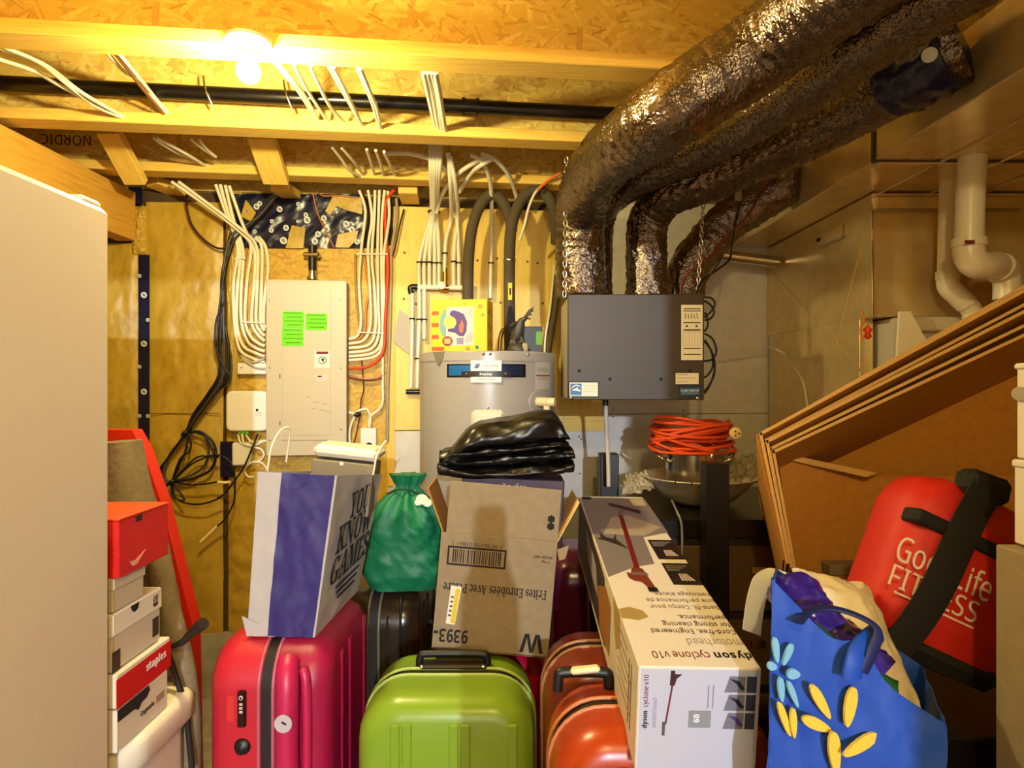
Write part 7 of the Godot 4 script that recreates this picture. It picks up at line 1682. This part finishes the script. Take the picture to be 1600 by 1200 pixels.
# ---------------------------------------------------------------- far right corner
func far_right() -> void:
	var o := thing("dark_cabinet", "low dark cabinet carrying the steel bowl and pot", "cabinet", Vector3(0.81, 0, -2.5))
	var top := EYE - 0.457
	var dk := mat(Color(0.10, 0.08, 0.05), 0.28)
	part("worktop", box(MB.new(), Vector3(0, top - 0.03, 0), Vector3(0.76, 0.06, 0.70), 0.003), dk, o)
	part("body", box(MB.new(), Vector3(0, (top - 0.06) * 0.5, 0), Vector3(0.74, top - 0.06, 0.66), 0.003), mat(Color(0.16, 0.11, 0.06), 0.5), o)
	for k in 3:
		var dr := part("drawer", box(MB.new(), Vector3(0, top - 0.20 - k * 0.25, 0.334), Vector3(0.70, 0.22, 0.016), 0.003), mat(Color(0.34, 0.24, 0.12), 0.6), o)
		part("label_holder", box(MB.new(), Vector3(0.02, top - 0.17 - k * 0.25, 0.345), Vector3(0.05, 0.025, 0.006), 0.002), mats.steel, dr)
	# black posts
	for q in [[Vector3(0.6585, 0, -2.08), EYE - 0.255, 0.073, "nearer black square wooden post beside the cardboard bundle"], [Vector3(0.388, 0, -2.575), EYE - 0.278, 0.073, "farther black square wooden post under the ventilator"]]:
		single("wooden_post", box(MB.new(), q[0] + Vector3(0, q[1] * 0.5, 0), Vector3(q[2], q[1], q[2]), 0.003), mat(Color(0.05, 0.035, 0.022), 0.4), q[3], "post")
	# bowl, pot, cord
	var c := Vector3(0.715, top + 0.001, -2.45)
	o = thing("steel_bowl", "wide shallow stainless steel bowl on the dark cabinet", "bowl", c)
	part("bowl", lathe(MB.new(), [Vector2(0.0005, 0.0), Vector2(0.09, 0.002), Vector2(0.13, 0.02), Vector2(0.175, 0.062), Vector2(0.205, 0.098), Vector2(0.219, 0.104), Vector2(0.221, 0.108), Vector2(0.216, 0.110), Vector2(0.200, 0.105), Vector2(0.170, 0.07), Vector2(0.125, 0.027), Vector2(0.0005, 0.012)], Vector3.ZERO, 64), mat(Color(0.80, 0.75, 0.66), 0.35, 0.45), o)
	for k in 8:
		var a := PI * (0.2 + k * 0.085)
		part("rim_clip", box(MB.new(), Vector3(cos(a) * 0.219, 0.107, sin(a) * 0.219), Vector3(0.006, 0.014, 0.006), 0.001), mats.steel, o)
	o = thing("cooking_pot", "stainless steel pot standing in the wide bowl", "pot", c + Vector3(-0.02, 0.014, 0.01))
	part("pot", lathe(MB.new(), [Vector2(0.0005, 0.0), Vector2(0.098, 0.0), Vector2(0.106, 0.006), Vector2(0.106, 0.178), Vector2(0.112, 0.184), Vector2(0.108, 0.186), Vector2(0.103, 0.18), Vector2(0.102, 0.012), Vector2(0.0005, 0.010)], Vector3.ZERO, 56), mats.steel, o)
	for s in [-1.0, 1.0]:
		part("handle", tube(MB.new(), [Vector3(s * 0.10, 0.15, 0.03), Vector3(s * 0.135, 0.165, 0.035), Vector3(s * 0.15, 0.18, 0.0), Vector3(s * 0.135, 0.165, -0.035), Vector3(s * 0.10, 0.15, -0.03)], 0.006, 8, 5), mats.steel, o)
	part("handle", tube(MB.new(), [Vector3(0.02, 0.10, 0.108), Vector3(0.022, 0.14, 0.125), Vector3(0.03, 0.19, 0.13), Vector3(0.085, 0.20, 0.105), Vector3(0.092, 0.165, 0.07)], 0.006, 8, 5), mats.steel, o)
	# coiled extension cord
	var cord := mat(Color(0.86, 0.29, 0.08), 0.45)
	o = thing("extension_cord", "coiled red-orange extension cord heaped on the steel pot", "cord", c + Vector3(-0.028, 0.2015, 0.0))
	var pts := []
	var r2 := RandomNumberGenerator.new()
	r2.seed = 12
	for lp in 15:
		var rad := r2.randf_range(0.118, 0.160)
		var lift := 0.008 + 0.0068 * lp
		var tx := r2.randf_range(-0.16, 0.16)
		var tz := r2.randf_range(-0.12, 0.12)
		var cx := r2.randf_range(-0.012, 0.012)
		for s in 10:
			var a := TAU * s / 10.0
			var p := Vector3(cos(a) * rad + cx, lift + maxf(-lift * 0.8, (cos(a) * tx + sin(a) * tz) * 0.24), sin(a) * rad * 0.85)
			pts.append(p)
	part("coil", tube(MB.new(), pts, 0.0062, 7, 4), cord, o)
	part("plug", lathe(MB.new(), [Vector2(0.0005, 0.0), Vector2(0.02, 0.0), Vector2(0.022, 0.006), Vector2(0.018, 0.03), Vector2(0.0005, 0.032)], Vector3(0.128, 0.075, 0.125), 12, Basis(Vector3.RIGHT, -PI / 2)), mat(Color(0.90, 0.78, 0.55), 0.5), o, "cream three-pin plug")
	for a in [0.0, 2.1, 4.2]:
		part("pin", box(MB.new(), Vector3(0.128 + cos(a) * 0.009, 0.075 + sin(a) * 0.009, 0.128), Vector3(0.005, 0.005, 0.006), 0.001), mats.ink, o)
	# clear plastic wrap
	var wrap := StandardMaterial3D.new()
	wrap.albedo_color = Color(0.72, 0.66, 0.54, 0.55)
	wrap.transparency = BaseMaterial3D.TRANSPARENCY_ALPHA
	wrap.roughness = 0.3
	var bump := func(s: float, t: float) -> float: return 0.035 * wob.get_noise_3d(s * 5.0, t * 5.0, 7.0) + 0.012 * wob.get_noise_3d(s * 16.0, t * 16.0, 2.0)
	var mb := sheet(MB.new(), patch(Vector3(0.7741, 1.0235, -2.36), Vector3(0.9157, 1.0613, -2.36), Vector3(0.9727, 1.1478, -2.52), Vector3(0.8375, 1.125, -2.5), 26, 22, bump), 0.0015)
	single("plastic_wrap", mb, wrap, "crumpled clear plastic wrap on the right of the steel bowl", "plastic wrap")
	mb = sheet(MB.new(), patch(Vector3(0.4162, 0.9965, -2.42), Vector3(0.5239, 1.033, -2.36), Vector3(0.5194, 1.0819, -2.45), Vector3(0.445, 1.065, -2.5), 20, 18, bump), 0.0015)
	single("plastic_wrap", mb, wrap, "crumpled clear plastic wrap left of the steel bowl", "plastic wrap")
	cable([Vector3(0.575, 1.0014, -2.3), Vector3(0.5521, 0.992, -2.14), Vector3(0.5597, 0.9642, -2.12), Vector3(0.5639, 0.9154, -2.12), Vector3(0.5639, 0.784, -2.12)], 0.004, mat(Color(0.55, 0.52, 0.48), 0.4), "grey lead hanging over the front of the dark cabinet")

# ---------------------------------------------------------------- near right
func slab(mb: MB, a: Vector3, b: Vector3, th: Vector3, e: Vector3) -> void:
	var f := [a, b, b + th, a + th]
	var k := []
	for p in f:
		k.append(p + e)
	mb.quad(f[0], f[1], f[2], f[3])
	mb.quad(k[3], k[2], k[1], k[0])
	for s in 4:
		var t := (s + 1) % 4
		mb.quad(f[s], k[s], k[t], f[t])

func near_right() -> void:
	# carton that carries the cardboard bundle
	var o := thing("storage_carton", "large plain carton under the cardboard bundle", "carton", Vector3(1.04, 0, -1.90))
	carton(o, Vector3(0.36, 0.93, 0.34), mats.card_raw, 0.03, mats.card)
	# nested folded cardboard sheets
	var e := Vector3(0.22, -0.275, -0.55)
	var c0 := Vector3(0.6286, 1.3111, -1.65)
	var d0 := Vector3(1.815, 1.9777, -1.65)
	var b0 := Vector3(0.6996, 0.9778, -1.65)
	var c1 := Vector3(0.6699, 1.25, -1.65)
	var d1 := Vector3(1.815, 1.783, -1.65)
	var b1 := Vector3(0.726, 0.9415, -1.65)
	var who := ["outermost folded cardboard sheet of the bundle on the right", "second folded cardboard sheet from the outside of the bundle", "third folded cardboard sheet from the outside of the bundle", "fourth folded cardboard sheet from the outside of the bundle", "fifth folded cardboard sheet from the outside of the bundle", "innermost folded cardboard sheet of the bundle on the right"]
	for k in 6:
		var t := k / 5.0
		var c := c0.lerp(c1, t)
		var d := d0.lerp(d1, t)
		var b := b0.lerp(b1, t)
		var lead: Vector3 = e * ([0.10, 0.02, 0.05, 0.0, 0.03, 0.01][k])
		var u := (d - c).normalized()
		var v := (b - c).normalized()
		var nu := Vector3(u.y, -u.x, 0) * 0.008
		var nv := Vector3(-v.y, v.x, 0) * 0.007
		b += v * [0.0, 0.012, -0.02, 0.01, -0.03, 0.0][k]
		var base := c
		var th := thing("cardboard_sheet", who[k], "cardboard", base, 0.0, "nested cardboard sheets")
		var mb := MB.new()
		slab(mb, c + lead - base, d + lead - base, nu, e)
		part("upper_leaf", mb, mats.card_raw, th)
		mb = MB.new()
		slab(mb, c + lead - base, b + lead - base, nv, e)
		part("left_leaf", mb, mats.card_raw, th)
		mb = MB.new()
		var f := Vector3(0, 0, 0.0015)
		slab(mb, c + lead - base + f, d + lead - base + f, nu, -f)
		slab(mb, c + lead - base + f, b + lead - base + f, nv, -f)
		part("cut_edge", mb, mats.edge, th, "pale cut edge")
	# upright panel with a folded flap inside the bundle
	o = thing("cardboard_divider", "upright brown cardboard divider inside the open bundle", "cardboard", Vector3(1.0502, 0.8824, -1.78))
	var b := o.position
	var poly := []
	for p in [Vector3(0.7405, 1.2171, -1.78), Vector3(1.0057, 1.1637, -1.78), Vector3(1.7444, 1.1672, -1.78), Vector3(1.7444, 0.8824, -1.78), Vector3(0.7832, 0.8824, -1.78)]:
		poly.append(Vector2(p.x - b.x, p.y - b.y))
	part("panel", prism(MB.new(), poly, 0.006), mats.card_raw, o)
	var mb := MB.new()
	sheet(mb, patch(Vector3(0.7384, 1.2194, -1.775) - b, Vector3(0.9657, 1.1694, -1.74) - b, Vector3(1.0032, 1.1754, -1.76) - b, Vector3(0.7554, 1.2267, -1.79) - b, 4, 2), 0.004)
	part("flap", mb, mats.edge, o, "pale folded flap")
	var bk := thing("cardboard_backing", "dark brown cardboard backing deep inside the open bundle", "cardboard", Vector3(1.35, 1.1, -1.93))
	part("board", prism(MB.new(), [Vector2(-0.565, 0.0), Vector2(-0.565, 0.02), Vector2(0.575, 0.55), Vector2(0.575, 0.0)], 0.006), mats.card_raw, bk)
	# cartons at the right edge
	o = thing("brown_carton", "plain brown carton at the right edge under white boxes", "carton", Vector3(0.955, 0.602, -0.83))
	carton(o, Vector3(0.41, 0.57, 0.34), mats.card)
	o = thing("brown_carton", "lower brown carton standing on the floor at the right", "carton", Vector3(0.955, 0, -0.83))
	carton(o, Vector3(0.41, 0.60, 0.34), mats.card)
	var white := mat(Color(0.84, 0.80, 0.74), 0.5)
	o = thing("white_box", "white box standing on the brown carton at the right edge", "box", Vector3(0.925, 1.1735, -0.83))
	carton(o, Vector3(0.30, 0.13, 0.33), white, 0.012)
	o = thing("white_box", "upper white box at the right edge with a thumb notch", "box", Vector3(0.929, 1.305, -0.83))
	carton(o, Vector3(0.30, 0.147, 0.33), white, 0.010)
	printed(o, "thumb_notch", disc(0.018, 16, 0.6), Transform3D(Basis(Vector3.UP, -PI / 2), Vector3(-0.15, 0.1, -0.15)), mat(Color(0.60, 0.55, 0.47)))
	# small toy and its box behind the bundle edge
	var s := thing("orange_trinket", "small orange trinket on the edge of the cardboard bundle", "trinket", Vector3(1.1398, 1.5635, -2.05))
	part("body", lathe(MB.new(), [Vector2(0.003, 0.0), Vector2(0.013, 0.008), Vector2(0.008, 0.02), Vector2(0.016, 0.03), Vector2(0.006, 0.04), Vector2(0.0005, 0.048)], Vector3.ZERO, 7), mat(Color(0.80, 0.24, 0.06), 0.7), s)
	part("ribbon", tube(MB.new(), [Vector3(-0.02, -0.01, 0.01), Vector3(-0.03, 0.03, 0.01), Vector3(-0.012, 0.06, 0.0), Vector3(-0.02, 0.09, 0)], 0.003, 6, 4), mat(Color(0.80, 0.42, 0.10), 0.6), s)
	# stand behind the lens, seen only by its blurred shadow on the brown carton
	s = thing("camera_stand", "slim camera stand just behind the viewer", "stand", Vector3(0.107, 0, 0.03))
	part("column", lathe(MB.new(), [Vector2(0.09, 0.0), Vector2(0.066, 0.02), Vector2(0.066, 0.9), Vector2(0.055, 1.20), Vector2(0.048, 1.27), Vector2(0.034, 1.30), Vector2(0.031, 1.32), Vector2(0.031, 1.395), Vector2(0.024, 1.412), Vector2(0.0005, 1.415)], Vector3.ZERO, 24), mats.black, s)
	red_bag()
	blue_bag()

func red_bag() -> void:
	var o := thing("dark_tote", "dark storage tote under the red sports bag", "tote", Vector3(0.83, 0, -1.27))
	carton(o, Vector3(0.42, 0.80, 0.30), mat(Color(0.06, 0.045, 0.04), 0.4), 0.03)
	o = thing("sports_bag", "red sports bag with white lettering and a wide black strap", "bag", Vector3(0.7661, 0.9115, -1.13))
	o.rotation = Vector3(-0.12, 0.1, -0.44)
	var W := 0.30
	var H := 0.335
	var D := 0.16
	var red := relief(mat(Color(0.74, 0.10, 0.025), 0.6).duplicate(), 101, 0.02, 0.8)
	var rows := []
	for q in [[0.06, -D], [0.02, -D + 0.015], [0.0, -D + 0.05], [0.0, -0.05], [0.012, -0.02], [0.035, -0.004], [0.07, 0.004]]:
		var row := PackedVector3Array()
		for p in rrect(W - q[0] * 2, H - q[0] * 2, maxf(0.02, 0.085 - q[0]), 9):
			var w := 1.0 + 0.05 * wob.get_noise_3d(p.x * 14.0, p.y * 14.0, q[1] * 10.0)
			row.append(Vector3(p.x * w, p.y * w + H * 0.5, q[1]))
		rows.append(row)
	var mb := MB.new()
	mb.grid(rows, true)
	mb.cap(rows[-1], Vector3.BACK)
	mb.cap(rows[0], Vector3.FORWARD)
	part("bag", mb, red, o)
	var blk := mat(Color(0.045, 0.035, 0.028), 0.8)
	# zip band round the upper part, dark piping at the bottom
	part("zipper", box(MB.new(), Vector3(0.0, H * 0.70, -0.012), Vector3(W * 0.985, 0.026, 0.046), 0.004), blk, o, "black zip band")
	part("zip_teeth", box(MB.new(), Vector3(0.0, H * 0.70, 0.009), Vector3(W * 0.93, 0.005, 0.003), 0.001), mat(Color(0.20, 0.15, 0.10), 0.4, 0.6), o)
	part("base_panel", box(MB.new(), Vector3(0.0, 0.02, -D * 0.5), Vector3(W * 0.8, 0.05, D * 0.96), 0.02), blk, o)
	var ink := mat(Color(0.90, 0.84, 0.78), 0.6)
	lettering(o, "GoodLife", Transform3D(Basis(), Vector3(-0.065, H * 0.50, 0.0045)), 0.19, ink, false, 0.05)
	lettering(o, "FITNESS", Transform3D(Basis(), Vector3(-0.069, H * 0.35, 0.0045)), 0.175, ink, false, 0.038)
	printed(o, "underline", rect2(-0.14, H * 0.265, 0.02, H * 0.275), Transform3D(Basis(), Vector3(0, 0, 0.004)), ink)
	# strap over the front
	rows = []
	for k in 15:
		var t := k / 14.0
		var y := lerpf(-0.02, H + 0.012, t)
		var z := 0.010 + 0.012 * sin(PI * t)
		var x := lerpf(-0.115, -0.035, t) + 0.006 * sin(t * 6.0)
		rows.append(PackedVector3Array([Vector3(x - 0.031, y, z), Vector3(x - 0.01, y, z + 0.002), Vector3(x + 0.01, y, z + 0.002), Vector3(x + 0.031, y, z)]))
	part("strap", sheet(MB.new(), rows, 0.003), blk, o, "wide black carrying strap")
	part("strap_loop", box(MB.new(), Vector3(-0.032, H + 0.004, -0.012), Vector3(0.09, 0.05, 0.05), 0.012, Basis(Vector3.BACK, 0.1)), blk, o)

func blue_bag() -> void:
	var o := thing("storage_tote", "small dark tote under the blue shopping bag", "tote", Vector3(0.47, 0, -0.98))
	carton(o, Vector3(0.22, 0.64, 0.22), mat(Color(0.06, 0.05, 0.045), 0.4), 0.03)
	o = thing("shopping_bag", "blue reusable shopping bag with yellow and pale blue petals", "bag", Vector3(0.47, 0.642, -0.98))
	var b := o.position
	var cloth := mat(Color(0.03, 0.25, 0.64), 0.6)
	var bump := func(s: float, t: float) -> float: return 0.006 * wob.get_noise_3d(s * 3.0, t * 3.0, 1.0) + 0.003 * wob.get_noise_3d(s * 9.0, t * 9.0, 4.0)
	var y0 := 0.645
	var tl := Vector3(0.3785, 1.1363, -0.93)
	var tm := Vector3(0.405, 1.0942, -0.9)
	var tr := Vector3(0.5848, 0.9616, -0.86)
	var bl := Vector3(Vector3(0.3674, 0.862, -0.93).x, y0, -0.93)
	var br := Vector3(Vector3(0.5762, 0.904, -0.86).x, y0, -0.86)
	var tl2 := Vector3(0.4656, 1.0946, -1.13)
	var tr2 := Vector3(0.6784, 0.9536, -1.06)
	var bl2 := Vector3(bl.x + 0.075, y0, -1.10)
	var br2 := Vector3(br.x, y0, -1.05)
	# front with its dipping hem
	var rows := []
	for k in 19:
		var t := k / 18.0
		var row := PackedVector3Array()
		for s in 25:
			var u := s / 24.0
			var topp := tl.lerp(tr, u)
			topp.y -= 0.018 * sin(PI * u) - 0.03 * exp(-pow((u - 0.52) * 9.0, 2.0))
			var p := bl.lerp(br, u).lerp(topp, t)
			p.z += bump.call(u * 2.0, t * 2.0)
			row.append(p - b)
		rows.append(row)
	part("front", sheet(MB.new(), rows, 0.002), cloth, o)
	part("side", sheet(MB.new(), patch(bl2 - b, bl - b, tl - b, tl2 - b, 10, 14, bump), 0.002), cloth, o)
	part("side", sheet(MB.new(), patch(br - b, br2 - b, tr2 - b, tr - b, 10, 14, bump), 0.002), cloth, o)
	part("back", sheet(MB.new(), patch(br2 - b, bl2 - b, tl2 - b, tr2 - b, 16, 14, bump), 0.002), cloth, o)
	part("bottom", sheet(MB.new(), patch(bl2 - b, br2 - b, br - b, bl - b, 2, 2), 0.002), cloth, o)
	var band := mat(Color(0.02, 0.07, 0.28), 0.6)
	part("handle", tube(MB.new(), [Vector3(0.4014, 1.0852, -0.9) - b, Vector3(0.425, 1.0925, -0.92) - b, Vector3(0.4604, 1.0945, -0.93) - b, Vector3(0.4968, 1.087, -0.92) - b, Vector3(0.5148, 1.0735, -0.9) - b, Vector3(0.4974, 1.0483, -0.885) - b, Vector3(0.4822, 1.024, -0.88) - b], 0.009, 8, 6, 0.35), band, o, "dark blue handle")
	part("handle", tube(MB.new(), [Vector3(0.4653, 1.0161, -0.878) - b, Vector3(0.4708, 1.0416, -0.88) - b, Vector3(0.495, 1.0555, -0.9) - b, Vector3(0.532, 1.0592, -0.93) - b], 0.014, 8, 5, 0.4), cloth, o)
	# petals printed on the front
	var pale := mat(Color(0.45, 0.66, 0.78), 0.6)
	var yel := mat(Color(0.86, 0.72, 0.24), 0.6)
	for q in [[Vector3(0.3757, 1.0407, -0.9185), 0.007, 0.031, 0.12, pale], [Vector3(0.3903, 1.0361, -0.914), 0.007, 0.027, -0.5, pale], [Vector3(0.3702, 1.0177, -0.9185), 0.008, 0.013, 1.2, pale], [Vector3(0.3976, 1.0096, -0.912), 0.010, 0.018, 1.35, pale], [Vector3(0.382, 0.9858, -0.916), 0.007, 0.030, 0.08, pale], [Vector3(0.3963, 0.9818, -0.911), 0.006, 0.036, 0.4, pale], [Vector3(0.4316, 0.9748, -0.903), 0.010, 0.05, 0.55, yel], [Vector3(0.4679, 0.9726, -0.893), 0.013, 0.046, -0.2, yel], [Vector3(0.3857, 0.9447, -0.914), 0.007, 0.045, 0.35, yel], [Vector3(0.3972, 0.9408, -0.911), 0.007, 0.036, 0.05, yel], [Vector3(0.4267, 0.9427, -0.904), 0.011, 0.044, 1.1, yel], [Vector3(0.4795, 0.9227, -0.888), 0.013, 0.05, -1.2, yel], [Vector3(0.4485, 0.9069, -0.897), 0.013, 0.05, 0.1, yel]]:
		printed(o, "petal", disc(1.0, 16).map(func(p): return Vector2(p.x * q[1] * 0.72 * (1.0 + 0.25 * p.y), p.y * q[2] * 0.6)), Transform3D(Basis(Vector3.UP, 0.25) * Basis(Vector3.BACK, q[3]), q[0] - b + Vector3(0, 0, 0.004)), q[4], 0.004)
	# what sticks out of it
	var film := mat(Color(0.17, 0.10, 0.42), 0.2)
	var shape := func(s: float, a: float, run: float) -> float: return 0.042 * (1.0 + 0.22 * wob.get_noise_3d(cos(a) * 3.0, sin(a) * 3.0, run * 25.0)) * (1.0 if s > 0.1 else lerpf(0.7, 1.0, s / 0.1))
	var t2 := tube(MB.new(), [Vector3(0.4579, 1.0935, -1.06), Vector3(0.4635, 1.0646, -1.03), Vector3(0.48, 1.035, -1), Vector3(0.5096, 1.0084, -0.98), Vector3(0.5415, 0.9782, -0.95)], shape, 24, 10)
	single("purple_package", t2, film, "shiny purple plastic package sticking out of the blue bag", "package")
	var green := mat(Color(0.02, 0.28, 0.08), 0.6)
	single("green_cloth", tube(MB.new(), [Vector3(0.4389, 1.0514, -0.95), Vector3(0.4606, 1.0346, -0.94), Vector3(0.4929, 1.0061, -0.93), Vector3(0.5428, 0.9738, -0.92)], func(s, a, run): return 0.02 * (1.0 + 0.3 * wob.get_noise_3d(cos(a) * 2.0, sin(a) * 2.0, run * 20.0)), 14, 6), green, "green cloth bunched inside the blue bag", "cloth")
	var cream := mat(Color(0.80, 0.74, 0.62), 0.8)
	var pb := func(s: float, t: float) -> float: return 0.05 * sin(PI * s) * sin(PI * t) + 0.012 * wob.get_noise_3d(s * 3.0, t * 3.0, 1.0) + 0.002 * wob.get_noise_3d(s * 9.0, t * 9.0, 5.0)
	single("cream_pillow", sheet(MB.new(), patch(Vector3(0.4897, 1.0119, -1.06), Vector3(0.624, 0.9112, -0.96), Vector3(0.6529, 1.0514, -1.17), Vector3(0.5212, 1.0797, -1.19), 30, 24, pb), 0.03), cream, "cream quilted pillow stuffed behind the purple package", "pillow")
	# white strap hanging on the left
	rows = []
	for p in spline([Vector3(0.5008, 1.0737, -1.17), Vector3(0.4756, 1.079, -1.16), Vector3(0.4508, 1.0681, -1.15), Vector3(0.4405, 1.0405, -1.15), Vector3(0.4347, 1.0117, -1.15), Vector3(0.4301, 0.9738, -1.15)], 5):
		rows.append(PackedVector3Array([p + Vector3(-0.016, 0.006, 0), p, p + Vector3(0.016, -0.006, 0.0)]))
	single("white_strap", sheet(MB.new(), rows, 0.002), mats.white, "white fabric strap hanging left of the blue bag", "strap")
